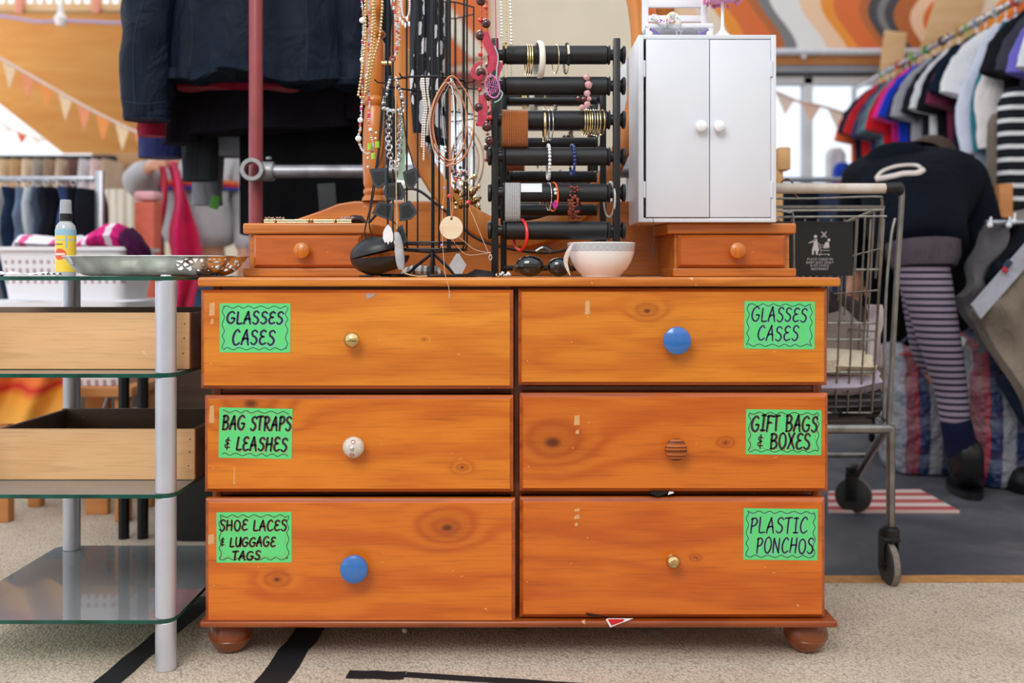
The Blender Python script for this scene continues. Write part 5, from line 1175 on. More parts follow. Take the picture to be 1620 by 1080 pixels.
# front jacket
j1 = thing('jacket', 'dark navy nylon jacket hanging in front on the pipe rack', 'jacket', (X(400, dJ), dJ, Z(130, dJ)), G3)
b1 = MB(); cx = X(403, dJ)
rs = []; n = 60; zs = [1.93, 1.88, 1.80, 1.7, 1.6, 1.5, 1.42, 1.36, Z(120,dJ), Z(112,dJ)]
zz_ = [Z(-260,dJ), Z(-230,dJ), Z(-150,dJ), Z(-60,dJ), Z(0,dJ), Z(50,dJ), Z(90,dJ), Z(112,dJ), Z(114,dJ), Z(132,dJ)]
hw = [40, 110, 130, 134, 137, 138, 139, 140, 141, 141]
for i, z in enumerate(zz_):
    ring = []; 
    for k in range(n):
        a = 2*PI*k/n; xx = math.cos(a); t = i/9
        px = 403+hw[i]*(abs(xx)**.8)*(1 if xx > 0 else -1)
        y = dJ+.07*math.sin(a)*(1+.22*t*math.sin(px*.055)+.12*t*math.sin(px*.13+1))+.012*noise.noise((px*.03, z*6, 0))
        dz_ = 0
        if t > .7: dz_ = (.032*math.exp(-((px-372)/34)**2) + .008*math.sin(px*.05))*((t-.7)/.3)
        ring.append(Vector((X(px,dJ), y-(.006 if i >= 8 else 0)*(1 if math.sin(a) < 0 else -1), z+dz_)))
    rs.append(ring)
b1.rings(rs).build('body', M_jk, j1)
sl = MB(); sleeve(sl, [P(300,-215,dJ), P(262,-120,dJ-.02), P(240,-20,dJ-.03), P(230,70,dJ-.03), P(231,188,dJ-.02)], [(.06,.06),(.074,.06),(.075,.06),(.072,.055),(.067,.05)], wr=.009, ph=1); sl.build('sleeve', M_jk, j1)
pjs = projector([bpy.data.objects[j1.children[-1].name]] if j1.children else [], .0015) if False else None
sl = MB(); sleeve(sl, [P(506,-215,dJ), P(548,-120,dJ+.02), P(556,-20,dJ+.02), P(560,70,dJ+.03), P(557,140,dJ+.02)], [(.06,.06),(.07,.06),(.07,.06),(.06,.055),(.055,.05)], wr=.012, ph=2); sl.build('sleeve', M_jk, j1)
cf = MB(); sleeve(cf, [P(232,160,dJ-.02), P(233,176,dJ-.02), P(233,191,dJ-.02)], [(.0675,.052),(.067,.052),(.067,.052)], wr=.004); cf.build('cuff', M_jk, j1)
cf = MB(); hw2 = 141
cf.rings([[Vector((X(403+141.6*(abs(math.cos(a))**.8)*(1 if math.cos(a) > 0 else -1), dJ), dJ+.077*math.sin(a)*(1+.22*math.sin((403+141*math.cos(a))*.055)), z+.032*math.exp(-(((403+141*math.cos(a))-372)/34)**2)+.008*math.sin((403+141*math.cos(a))*.05))) for a in [2*PI*k/60 for k in range(60)]] for z in (Z(116,dJ), Z(120,dJ), Z(128,dJ), Z(132,dJ))]).build('hem_band', fabric('hem_knit', (26, 36, 50)), j1)
pjs = projector([o_ for o_ in j1.children if o_.type == 'MESH'], .0012)
for nm_, pts_, r_ in (('seam', [(228,0),(214,50),(211,110),(214,178)], .0012), ('seam', [(195,160),(225,164),(262,161)], .0012), ('seam', [(484,0),(486,60),(484,112)], .001), ('seam', [(300,0),(305,50),(300,108)], .0008), ('seam', [(530,120),(545,124),(562,122)], .001)):
    l_ = laid(pjs, pts_)
    if len(l_) > 3: MB().tube(l_, r_, 5).build(nm_, fabric('seam_thread', (52,64,80)), j1)
def coat(label, m, cxp, d, halfw, ytop, yhem, ry=.06, sl_l=None, sl_r=None, folds=7, ph=0, swoop=0, srad=.055, cuffm=None):
    o = thing('jacket', label, 'jacket', (X(cxp, d), d, Z(yhem, d)), G3); mb = MB(); rr = []
    for i in range(9):
        t = i/8; z = Z(ytop+(yhem-ytop)*t, d); hwid = halfw*(.35 if i == 0 else (.85 if i == 1 else 1)); rr.append((X(cxp, d), d, z, hwid*d/F, ry))
    garment(mb, rr, 56, folds, .012, ph)
    if swoop:
        for v in mb.v:
            u = (v.x-X(cxp, d))/(halfw*d/F); tt = max(0, min(1, (Z(ytop,d)-v.z)/(Z(ytop,d)-Z(yhem,d)))); v.z += swoop*u*tt
    mb.build('body', m, o)
    for sl_ in (sl_l, sl_r):
        if sl_: 
            s_ = MB(); sleeve(s_, [P(x, y, d-.01) for x, y in sl_], [(srad,srad*.8)]*4, ph=ph+2); s_.build('sleeve', cuffm or m, o)
    return o
coat('black coat with a plum hem line hanging second from the front', M_jk4, 420, 3.10, 150, -200, 208, sl_l=[(300,-160),(282,0),(285,120),(287,228)], sl_r=[(540,-160),(566,0),(572,100),(572,190)], ph=1, swoop=.02)
coat('crimson sweater whose cuff shows under the navy sleeve', M_crim, 380, 3.0, 100, -190, 141, ry=.03, sl_l=[(300,-150),(250,0),(240,100),(240,216)], ph=3, srad=.040)
coat('blue knit sweater whose cuff shows below the crimson one', M_navy, 410, 3.34, 150, -180, 214, sl_l=[(300,-140),(262,0),(256,120),(255,250)], ph=5, srad=.075)
coat('long black coat hanging lowest behind the galvanised pipe', M_jk3, 492, 3.2, 112, -180, 372, sl_l=[(330,-140),(318,0),(315,160),(317,286)], sl_r=[(560,-140),(590,0),(600,160),(600,290)], ph=4, srad=.056, cuffm=M_dg)
coat('black fleece at the back of the pipe rack', M_jk2, 492, 3.5, 112, -160, 360, ph=6)
coat('grey marl cardigan whose cuff dangles under the black coat', M_gk, 430, 3.42, 120, -160, 250, sl_l=[(340,-120),(334,0),(330,160),(328,325)], ph=2, srad=.052)
one('green_tag', MB().box(P(340,320,3.33), (.03,.006,.045), .002, rot=(0,.25,0)), mat('green_patch', (70,140,40), .6), 'green patch hanging at the grey marl cuff', 'tag')
# luggage under the pipe
dk = thing('shoulder_bag', 'black shoulder bag with a webbing strap under the galvanised pipe', 'bag', (X(500,3.1), 3.24, .0085))
MB().box((X(500,3.05), 3.24, .36), (.46, .26, .70), .05).build('bag_body', M_blackp, dk)
MB().tube([P(516,290,2.93), P(518,318,2.93), P(520,345,2.94)], [(.002,.026)]*3, 8).build('strap', mat('webbing', (52,54,56), .8), dk)
one('blue_cloth', MB().rings([[Vector((X(x,3.0), 3.18+.06*math.cos(2*PI*k/16), .712+h*(.5+.5*math.sin(2*PI*k/16)))) for k in range(16)] for x, h in ((440,.02),(455,.16),(475,.19),(490,.15),(510,.03))]), fabric('cobalt_cloth', (22,52,104)), 'dark blue cloth bundled on the black bag', 'cloth')

# ================================================================ LEFT BACKGROUND
# trouser rack
dR = 4.2
tk = thing('trouser_rack', 'steel rail rack of trousers at the left beyond the glass unit', 'clothes rack', (X(60,dR), dR, .0085))
for z, r in ((Z(283,dR), .012),): MB().box((X(-20,dR), dR, z), (X(152,dR)-X(-190,dR), .03, .022), .004).build('rail', M_steel, tk)
for x in (158, -170):
    MB().box((X(x,dR), dR, (Z(270,dR)+.0085)/2), (.032, .032, Z(270,dR)-.0085), .004).build('post', M_steel, tk)
    MB().tube([(X(x,dR), dR-.3, .02), (X(x,dR), dR+.3, .02)], .012, 8).build('foot', M_steel, tk)
TR = [(-40,'dark indigo jeans cut by the picture edge',(26,32,50)),(-14,'deep navy jeans at the very left of the trouser rack',(24,32,56)),(12,'white trousers on the trouser rack',(224,224,230)),(33,'dark blue jeans with a round rivet on the trouser rack',(38,54,82)),(52,'faded blue jeans on the trouser rack',(112,130,158)),(64,'white jeans beside the faded pair on the trouser rack',(206,214,220)),(76,'slate grey trousers on the trouser rack',(84,96,118)),(90,'charcoal trousers behind the spray bottle',(42,46,58)),(104,'black trousers just right of the spray bottle',(28,28,36)),(119,'mid blue jeans with flared hem right of the bottle',(58,80,128)),(132,'black jeans near the post of the trouser rack',(24,24,30)),(144,'last pair of dark trousers against the rack post',(30,32,42))]
random.seed(21)
for j, (x, lab, colr) in enumerate(TR):
    m = fabric('denim_%d' % j, colr); d = dR-.02+.02*(j % 3); zt_ = Z(300,dR); L = random.uniform(.44,.56)
    o = thing('trousers', lab, 'trousers', (X(x,d), d, zt_-L), 'trousers on the steel rack')
    mb = MB(); w_ = 12*d/F; rr = [(X(x,d)+.004*math.sin(i), d, zt_-L*i/8, w_*(.75+.35*i/8), .15+.02*math.sin(i*2+j)) for i in range(9)]
    garment(mb, rr, 24, 4, .01, j); mb.build('legs', m, o)
    MB().torus((X(x,d), d-.02, Z(290,dR)), .012, .0022, (0,1,.2), 16, 6).tube([(X(x,d), d-.02, Z(292,dR)-.012), (X(x,d), d-.02, zt_-.01)], .002, 6).build('hanger_clip', mat('clear_hanger', (214,216,220), .15), o)
# second rack of pale clothes farther back
d2 = 6.3
bk = thing('garment_rail', 'dark rail of pale clothes far behind the trouser rack', 'clothes rack', (X(90,d2), d2, .0085))
MB().tube([(X(-120,d2), d2, Z(250,d2)), (X(182,d2), d2, Z(250,d2))], .018, 8).build('rail', M_black, bk)
for x in (-120, 182): MB().tube([(X(x,d2), d2, .0085), (X(x,d2), d2, Z(248,d2))], .016, 8).build('post', M_black, bk)
pal = [(206,180,150,'tan blouse'),(188,176,160,'greige shirt'),(150,130,112,'brown cardigan'),(222,196,158,'cream jacket'),(196,160,120,'camel top'),(232,206,176,'ivory blouse'),(180,170,158,'stone shirt'),(166,140,120,'mocha jumper'),(216,190,166,'beige dress'),(120,84,78,'russet top'),(214,208,212,'pale lilac top'),(230,206,206,'blush top'),(204,176,150,'sand coat')]
for j, (r_, g_, b_, nm) in enumerate(pal):
    x = -28+j*17.5; d = d2+.0; mb = MB(); hw_ = .040
    garment(mb, [(X(x,d), d, Z(256,d)-.5*i/6, hw_*(.5 if i == 0 else 1)*(1+.1*i/6), .2) for i in range(7)], 20, 3, .02, j)
    one('hanging_blouse', mb, fabric('pale_%d' % j, (r_,g_,b_)), nm+' blurred on the far dark rail, '+('nearest the picture edge' if j == 0 else 'next to the '+pal[j-1][3]), 'top', 'pale clothes on the far rail')
# patterned panel with stripes hanging (cream curtain like garment)
mb = MB(); garment(mb, [(X(192,5.6), 5.6, Z(300,5.6)-.36*i/5, .13-.008*i, .05) for i in range(6)], 30, 9, .012, 2)
one('striped_skirt', mb, stripe_mat('cream_stripes', [(228,220,206),(228,220,206),(196,180,160)], 22, 0), 'cream striped skirt hanging between the trouser rack and the red box', 'skirt')
mb = MB(); garment(mb, [(X(200,5.7), 5.75, Z(345,5.7)-.5*i/5, .2, .08) for i in range(6)], 30, 5, .02, 2); one('dark_bundle', mb, M_jk3, 'dark garment hanging below the cream striped skirt', 'garment')
mb = MB(); garment(mb, [(X(190,6.2), 6.5, Z(235,6.2)-.35*i/5, .30, .1) for i in range(6)], 30, 5, .03, 1); one('tan_blanket', mb, fabric('tan_blanket', (190,148,108)), 'tan blanket hanging under the plywood soffit', 'blanket')
mb = MB(); garment(mb, [(X(-10,6.6), 6.9, Z(240,6.6)-1.4*i/5, .9, .1) for i in range(6)], 30, 15, .03, 1); one('beige_curtain', mb, fabric('beige_curtain', (196,176,152)), 'beige curtain closing the far left of the shed', 'curtain')
# laundry basket with pink cloths on a low table
d3 = 3.5
tb = thing('side_table', 'low white table carrying the laundry basket', 'table', (X(120,d3), d3, .0085))
MB().box((X(115,d3), d3+.02, Z(480,d3)), (.50, .40, .03), .006).build('table_top', M_white, tb)
for a in (-.23, .23):
    for b in (-.15, .18): MB().tube([(X(115,d3)+a, d3+b, .0085), (X(115,d3)+a, d3+b, Z(480,d3)-.015)], .014, 8).build('leg', M_white, tb)
TT = Z(480,d3)+.0155
kh = NT('basket_white'); X_, Y_, Z_ = kh.xyz(kh.obj()); hh = kh.math('MULTIPLY', kh.math('GREATER_THAN', kh.math('SINE', kh.math('MULTIPLY', X_, 260)), .1), kh.math('GREATER_THAN', kh.math('SINE', kh.math('MULTIPLY', Z_, 190)), -.2))
hh = kh.math('MULTIPLY', hh, kh.math('LESS_THAN', kh.math('ABSOLUTE', Z_), .045)); kh.link(kh.mix(hh, srgb((232,230,234)), srgb((176,150,160))), kh.b.inputs['Base Color'])
lb = thing('laundry_basket', 'white plastic laundry basket heaped with pink cloth behind the silver dish', 'basket', (X(120,d3), d3, TT))
def rrbox(cx, cy, w, dd, z, r=.04): return [Vector((x, y, z)) for x, y in rrect(cx-w/2, cx+w/2, cy-dd/2, cy+dd/2, r)]
bh = Z(392,d3)-TT; wB = (230-22)*d3/F; cxB = X(126,d3)
mb = MB().rings([rrbox(cxB, d3, wB*.86, .26, TT+.0005), rrbox(cxB, d3, wB*.97, .30, TT+bh), rrbox(cxB, d3, wB*1.02, .33, TT+bh), rrbox(cxB, d3, wB*1.02, .33, TT+bh-.012), rrbox(cxB, d3, wB*1.0, .32, TT+bh-.012), rrbox(cxB, d3, wB*.93, .28, TT+bh-.004), rrbox(cxB, d3, wB*.84, .24, TT+.01)])
mb.build('tub', kh.m, lb)
def lump(pts, m, name, label, cat, n=16, group=None):
    """pts: (px, py_center, d, ry, rz)"""
    mb = MB(); rs = []
    for j, (x, y, d, ry, rz) in enumerate(pts):
        c = P(x, y, d); rs.append([c+Vector((.004*math.sin(k*2+j), ry*math.cos(2*PI*k/n)*(1+.1*math.sin(k*3+j)), rz*math.sin(2*PI*k/n)*(1+.12*math.sin(k*2.3+j)))) for k in range(n)])
    mb.rings(rs); return one(name, mb, m, label, cat, group)
lump([(30,389,d3,.05,.01),(45,384,d3,.1,.03),(70,386,d3,.12,.03),(100,388,d3,.12,.025),(130,386,d3,.12,.03),(150,388,d3,.05,.01)], stripe_mat('pink_white_cloth', [(232,226,232),(226,90,150),(236,232,236),(232,228,234)], 9, 0), 'folded_cloth', 'white and pink cloth heaped at the left of the laundry basket', 'cloth')
lump([(128,390,d3-.05,.05,.01),(150,382,d3-.05,.08,.03),(172,374,d3-.05,.09,.04),(192,374,d3-.05,.08,.045),(205,382,d3-.05,.06,.035),(212,388,d3-.05,.03,.02)], stripe_mat('magenta_white', [(222,40,130),(236,220,232),(222,40,130),(196,30,110)], 12, 0), 'folded_cloth', 'magenta and white patterned cloth heaped at the right of the laundry basket', 'cloth')
lump([(192,378,d3-.08,.03,.02),(204,380,d3-.1,.06,.045),(218,392,d3-.1,.07,.045),(232,404,d3-.1,.04,.03),(238,412,d3-.1,.01,.01)], fabric('aubergine', (70,24,62)), 'folded_cloth', 'aubergine cloth hanging over the right rim of the laundry basket', 'cloth')
one('plastic_crate', MB().rings([rrbox(X(120,3.1), 3.12, .34, .22, .42), rrbox(X(120,3.1), 3.12, .38, .26, Z(476,3.1)), rrbox(X(120,3.1), 3.12, .34, .22, Z(476,3.1)-.002), rrbox(X(120,3.1), 3.12, .32, .20, .44)]), kh.m, 'white plastic crate behind the upper wooden drawer box', 'crate')
st = thing('stool', 'low pine stool carrying the white plastic crate', 'stool', (X(120,3.1), 3.12, .0085))
MB().box((X(120,3.1), 3.12, .404), (.44, .28, .03), .004).build('seat', M_timber2, st)
for a in (-.18,.18):
    for b in (-.1,.1): MB().box((X(120,3.1)+a, 3.12+b, .199), (.04,.04,.38), .003).build('leg', M_timber2, st)
one('green_cushion', MB().box((X(162,3.9), 3.95, .55), (.24, .1, .30), .04), fabric('olive_green', (142,148,26)), 'olive green cushion standing behind the glass unit leg', 'cushion')
one('cardboard_box', MB().box((X(162,3.9), 3.98, .205), (.34, .28, .39), .004), mat('brown_card', (150,112,78), .8), 'brown cardboard box under the olive cushion', 'box')
bxr = thing('red_box', 'tall orange-red box standing behind the laundry basket', 'box', (X(235,4.4), 4.4, .0085))
MB().box((X(235,4.4), 4.4, (Z(320,4.4)+.0085)/2), (.085, .10, Z(320,4.4)-.0085), .004).build('carton', mat('orange_red', (214,96,72), .6), bxr)
one('pink_cloth', lump.__globals__['MB']().box((X(235,4.4), 4.4, Z(312,4.4)+.003), (.10,.11,.04), .015), fabric('pink_terry', (230,170,176)), 'pink cloth lying on top of the tall orange-red box', 'cloth')
# orange sari cloth draped between the shelves
ko = NT('sunset_cloth'); v = ko.obj(); f_ = ko.math('ADD', ko.xyz(v)[2], ko.math('MULTIPLY', ko.noise(v, 3.5, 2), .25)); ko.link(ko.ramp(ko.math('SUBTRACT', ko.math('MULTIPLY', f_, 2.6), .22, clamp=True), [(.0, srgb((226,170,84))), (.28, srgb((226,152,50))), (.36, srgb((196,40,34))), (.42, srgb((222,112,50))), (.7, srgb((214,84,56))), (1, srgb((196,70,66)))]), ko.b.inputs['Base Color']); ko.b.inputs['Roughness'].default_value = .9
mb = MB().sheet(lambda u, v: P(-60+172*u+4*math.sin(v*5), 560+110*v, 2.82+.03*math.sin(u*14+v*3)), 40, 14, .004); one('draped_cloth', mb, ko.m, 'orange and yellow cloth draped over a rail behind the lower glass shelf', 'cloth')
cr2 = thing('cloth_rail', 'low dark rail carrying the orange draped cloth', 'rail', (X(20,2.8), 2.82, .0085))
MB().tube([P(-60,559,2.824), P(230,559,2.824)], .009, 8).build('bar', M_black, cr2)
for x in (-58, 196, 226): MB().tube([P(x,559,2.824), Vector((X(x,2.824), 2.824, .0085))], .016 if x > 0 else .009, 8).build('post', M_black, cr2)
one('wooden_board', MB().bb((X(134,3.1), 3.1, .0085), (X(170,3.1), 3.13, Z(560,3.1)), .003), M_timber2, 'narrow orange-brown board standing behind the glass unit', 'board')
one('metal_strut', MB().tube([P(162,652,3.05), P(192,560,3.05)], .005, 8), M_steel, 'thin slanting steel strut behind the glass unit', 'strut')
one('white_bin', MB().box((X(184,3.3), 3.42, .0085+.14), (.10,.16,.28), .01), M_white, 'small white bin on the carpet behind the slanting strut', 'bin')
one('dark_shelf_back', MB().box((X(262,3.6), 3.62, .27), (.62,.03,.52), .003), wood('dark_panel', (86,66,52), (60,44,36), seed=50), 'dark brown panel standing on the floor behind the glass unit', 'panel')
# bunting
def bunting(label, pts, d, n, cols, size, name='bunting', string=(222,196,180)):
    c = path(pts, d, 12); L = sum((b-a).length for a, b in zip(c, c[1:])); o = thing(name, label, 'bunting', c[0])
    MB().tube(c, .010, 6).build('string', mat('bunting_tape_%d' % string[0], string, .8), o)
    pp_ = resample(c, L/(n*1.0)-1e-6)
    for i in range(n):
        a = pp_[i]; b = pp_[min(i+1, len(pp_)-1)]; u = (b-a); a2 = a+u*.12; b2 = a+u*.88; mid = (a2+b2)/2+Vector((.0, 0, -size)); y = a.y
        MB().prism([(a2.x,a2.z),(b2.x,b2.z),(mid.x,mid.z)], y, y+.003).build('flag', mat('flag_%d_%d_%d' % cols[i % len(cols)], cols[i % len(cols)], .8), o, smooth=0)
    return o
FC = [(236,150,110),(240,150,80),(238,206,168)]
bunting('string of peach and orange pennants sloping down under the plywood soffit', [(-60,60),(0,92),(110,155),(160,182),(222,212),(300,250)], 5.8, 12, FC, .15)
bunting('small orange and white pennants against the bright opening at far left', [(-20,178),(20,205),(70,222)], 8.9, 4, [(216,92,40),(244,240,236)], .10)
bunting('faint peach pennants strung inside the back window', [(1180,135),(1228,146),(1262,160),(1300,168),(1345,182)], 6.9, 4, [(248,216,190),(250,232,216)], .13)
# ---------------------------------------------------------------- figures
def skin_body(name, pts, edges, m, parent=None, lvl=2, smooth=True, root=0):
    """pts: [(Vector, radius)]; built with a Skin + Subdivision and baked to a mesh"""
    me = bpy.data.meshes.new(name); org = pts[root][0].copy(); me.from_pydata([p-org for p, r in pts], edges, []); o = bpy.data.objects.new(name, me); COL.objects.link(o)
    md = o.modifiers.new('s', 'SKIN'); 
    if not me.skin_vertices: me.attributes  # layer made by the modifier below
    bmm = bmesh.new(); bmm.from_mesh(me); lay = bmm.verts.layers.skin.verify(); bmm.verts.ensure_lookup_table()
    for i, (p, r) in enumerate(pts):
        bmm.verts[i][lay].radius = r if isinstance(r, tuple) else (r, r); bmm.verts[i][lay].use_root = (i == root)
    bmm.to_mesh(me); bmm.free()
    sd = o.modifiers.new('d', 'SUBSURF'); sd.levels = lvl; sd.render_levels = lvl
    dg = bpy.context.evaluated_depsgraph_get(); dg.update(); nm = bpy.data.meshes.new_from_object(o.evaluated_get(dg)); nm.name = name
    o.modifiers.clear(); o.data = nm; bpy.data.meshes.remove(me); nm.materials.clear(); nm.materials.append(m)
    nm.polygons.foreach_set('use_smooth', [True]*len(nm.polygons)); WLOC[o.name] = org
    if parent is not None: o.parent = parent; o.location = org-WLOC[parent.name]
    else: o.location = org
    return o
M_skin = mat('skin', (206,150,124), .5, var=.05); M_hair = mat('brown_hair', (70,50,38), .6, var=.3, vs=90, bump=.8, bs=260)
def V(*a): return Vector(a) if a else Vector((0,0,0))
# person 1: bending over, striped leggings
g = .0005
A1 = V(1.40,3.42,.86)     # pelvis
def Q(px, py, d): return P(px, py, d)
pe = thing('person', 'person in a black hoodie and striped leggings bending over at the right', 'person', (1.45, 3.42, .0005))
hipR = Q(1460,425,3.36); kneeR = Q(1488,545,3.37); ankR = Q(1522,700,3.40); hipL = Q(1458,425,3.58); kneeL = Q(1470,560,3.72); ankL = Q(1545,735,3.82)
pel = Q(1452,385,3.45); sp1 = Q(1440,335,3.58); sp2 = Q(1428,290,3.78); neck = Q(1446,268,3.98); head = Q(1475,262,4.12)
shR = Q(1515,300,3.86); elR = Q(1548,390,3.80); wrR = Q(1530,470,3.92); shL = Q(1365,300,3.90); elL = Q(1350,370,3.92); wrL = Q(1352,430,4.02)
hand = V(.01,.03,-.07)
pts = [(pel,.075),(sp1,.09),(sp2,.10),(neck,.055),(head,.09),(head+V(.02,.08,.01),.085),(hipR,.06),(kneeR,.045),(ankR,.036),(hipL,.06),(kneeL,.062),(ankL,.045),(shR,.045),(elR,.036),(wrR,.028),(wrR+hand,.032),(shL,.045),(elL,.042),(wrL,.028),(wrL+hand,.032)]
E = [(0,1),(1,2),(2,3),(3,4),(4,5),(0,6),(6,7),(7,8),(0,9),(9,10),(10,11),(2,12),(12,13),(13,14),(14,15),(2,16),(16,17),(17,18),(18,19)]
def fingers(pts, E, base, wr, dirv, side):
    """five finger chains from the palm"""
    up = dirv.normalized(); sd = side.normalized()
    for j, (o_, L) in enumerate(((-.030,.045),(-.014,.075),(0,.082),(.014,.076),(.027,.060))):
        b = base; p0 = pts[base][0]+sd*o_+(up*.03 if j else up*-.01); p1 = p0+up*L*.55+(sd*-.02 if j == 0 else V(0,0,0)); p2 = p1+up*L*.4+V(0,-.012,0)
        i = len(pts); pts += [(p0,.010),(p1,.0085),(p2,.007)]; E += [(b,i),(i,i+1),(i+1,i+2)]
fingers(pts, E, 15, 14, V(0,.3,-1), V(1,0,0)); fingers(pts, E, 19, 18, V(0,.3,-1), V(-1,0,0))
skin_body('body', pts, E, M_skin, pe)
M_hood = fabric('black_hoodie', (11, 16, 27), .2)
hp = [(Q(1467,404,3.38),.138),(Q(1466,384,3.41),.150),(sp1,.195),(sp2,(.22,.18)),(neck+V(-.02,-.02,.0),.12),(shR,.145),(elR,.125),(wrR+V(0,0,.0),.085),(shL,.105),(elL,.085),(wrL+V(0,0,.02),.058)]
hd = skin_body('hoodie', hp, [(0,1),(1,2),(2,3),(3,4),(3,5),(5,6),(6,7),(3,8),(8,9),(9,10)], M_hood, pe)
# hood lying on the shoulders with its pale print
hc = Q(1420,262,3.78)
hood_ = skin_body('hood', [(Q(1368,272,3.80),.06),(Q(1400,256,3.76),.085),(Q(1440,254,3.78),.085),(Q(1480,268,3.84),.06)], [(0,1),(1,2),(2,3)], M_hood, pe)
pm_ = MB(); outl = [(1384,284),(1392,270),(1412,261),(1436,259),(1456,262),(1462,270),(1448,276),(1420,280),(1404,282),(1396,286)]
inner = [(1400,272),(1418,266),(1440,265),(1448,268),(1430,272),(1412,275)]
def on(px, py, d=3.655): return P(px, py, d)
oo = cat_rom([on(x,y) for x, y in outl], 4, True); ii = cat_rom([on(x,y) for x, y in inner], 4, True)
pj = projector([hd, hood_], .002)
for pts_, r_ in (([(1386,283),(1396,272),(1418,264),(1446,262),(1457,266)], .0065), ([(1460,270),(1450,275),(1430,276),(1412,280),(1388,284)], .011)):
    l_ = laid(pj, pts_); pm_.tube(l_, r_, 8)
pm_.build('print', mat('pale_print', (226,214,208), .8), pe)
MB().ball(head+V(0,.02,.03), (.105,.12,.10), 20, 14).ball(head+V(.05,.09,-.01), (.07,.08,.08), 14).build('hair', M_hair, pe)
M_leg = stripe_mat('striped_leggings', [(20,22,42),(20,22,42),(146,132,150),(146,132,150),(146,132,150)], 45, 2, .85)
lg = skin_body('leggings', [(pel+V(0,.02,-.06),.10),(hipR,.092),(kneeR,.072),(Q(1506,620,3.39),.055),(Q(1511,664,3.39),.052),(Q(1512,670,3.39),.052),(hipL,.09),(kneeL,.07),(ankL+V(0,0,.12),.06)], [(0,1),(1,2),(2,3),(3,4),(4,5),(0,6),(6,7),(7,8)], M_leg, pe)
MB().lathe([(.08,-.03),(.102,-.035),(.118,.0),(.12,.05),(.10,.05)], Q(1461,407,3.38), (0,.15,1), 32).build('skirt', fabric('mauve_grey', (82,74,82), wr=1), pe)
M_boot = mat('black_leather', (16,16,20), .3, bump=.2, bs=150)
M_sock = fabric('navy_sock', (20,24,50))
skin_body('sock', [(Q(1510,655,3.39),.051),(Q(1512,668,3.39),.054),(Q(1517,690,3.395),.056),(Q(1522,720,3.40),.056),(Q(1523,735,3.40),.056)], [(0,1),(1,2),(2,3),(3,4)], M_sock, pe)
for (a_, dd) in ((ankR, 0), (ankL, .0)):
    az = a_.copy(); bt = V(a_.x+.02, a_.y, .05)
    skin_body('boot', [(V(a_.x, a_.y, .215),.066),(V(a_.x+.01, a_.y, .11),.068),(V(a_.x+.02, a_.y+.0, .056),(.056,.055)),(V(a_.x+.07, a_.y+.09, .050),(.052,.048)),(V(a_.x+.11, a_.y+.15, .042),(.046,.036))], [(0,1),(1,2),(2,3),(3,4)], M_boot, pe)
    MB().rings([[V(a_.x+.035+.055*math.cos(t)+.05*math.sin(t)*.5, a_.y+.06+.14*math.sin(t), z) for t in [2*PI*k/24 for k in range(24)]] for z in (.0008, .024)]).build('boot_sole', M_black, pe)
# person 2: grey sweatshirt holding a pink scarf
M_gs = fabric('grey_sweatshirt', (178, 176, 180)); M_jn = fabric('blue_denim_p', (92,120,160))
dP = 5.0
def K(px, py, dd=0): return P(px, py, dP+dd)
p2 = thing('person', 'person in a grey sweatshirt holding up a pink scarf behind the glass unit', 'person', (X(318,dP), dP, .0085))
pel2 = K(315,425,.0); t1 = K(318,370); t2 = K(320,290); nk = K(318,232); hd2 = K(312,188,-.02)
sR = K(272,262,-.02); eR = K(208,295,-.10); wR = K(240,262,-.25); sL = K(368,262,.0); eL = K(394,340,.02); wL = K(385,400,-.08)
hr = K(298,452); kr_ = K(296,560); ar = V(K(298,0).x, dP, .08); hl = K(335,452); kl_ = K(338,560); al = V(K(342,0).x, dP+.05, .08)
pts = [(pel2,.10),(t1,.11),(t2,.12),(nk,.05),(hd2,.085),(hd2+V(0,0,.09),.085),(sR,.06),(eR,.042),(wR,.028),(wR+V(.05,-.02,.01),.034),(sL,.06),(eL,.042),(wL,.028),(wL+V(.0,-.02,-.07),.034),(hr,.09),(kr_,.06),(ar,.045),(hl,.09),(kl_,.06),(al,.045)]
E = [(0,1),(1,2),(2,3),(3,4),(4,5),(2,6),(6,7),(7,8),(8,9),(2,10),(10,11),(11,12),(12,13),(0,14),(14,15),(15,16),(0,17),(17,18),(18,19)]
fingers(pts, E, 9, 8, V(1,-.2,.1), V(0,0,1)); fingers(pts, E, 13, 12, V(0,-.3,-1), V(1,0,0))
skin_body('body', pts, E, M_skin, p2)
skin_body('sweatshirt', [(K(318,396),.185),(t1,.20),(t2,.20),(nk+V(0,0,-.04),.10),(sR,.10),(eR,.085),(wR+V(-.03,.01,.0),.05),(sL,.10),(eL,.085),(wL,.05)], [(0,1),(1,2),(2,3),(2,4),(4,5),(5,6),(2,7),(7,8),(8,9)], M_gs, p2)
for y, c_ in ((292,(222,120,60)),(297,(190,40,60)),(302,(40,60,140))):
    MB().lathe([(.19,-.008),(.212,-.008),(.212,.008),(.19,.008)], K(322,y), (0,0,1), 40).build('chest_stripe', fabric('stripe_%d' % c_[0], c_), p2)
skin_body('jeans', [(K(316,425),.14),(hr,.115),(kr_,.085),(ar+V(0,0,.02),.07),(hl,.115),(kl_,.085),(al+V(0,0,.02),.07)], [(0,1),(1,2),(2,3),(0,4),(4,5),(5,6)], M_jn, p2)
MB().ball(hd2+V(0,.01,.10), (.105,.115,.11), 20, 14).build('hair', M_hair, p2)
MB().ball(hd2+V(-.03,-.085,.05), .012, 8).ball(hd2+V(.03,-.085,.05), .012, 8).build('eyes', M_black, p2)
for a_ in (ar, al): MB().rings([[V(a_.x+.05*math.cos(t), a_.y-.05+.13*math.sin(t), z) for t in [2*PI*k/20 for k in range(20)]] for z in (.009,.04,.07)]).build('shoe', M_black, p2)
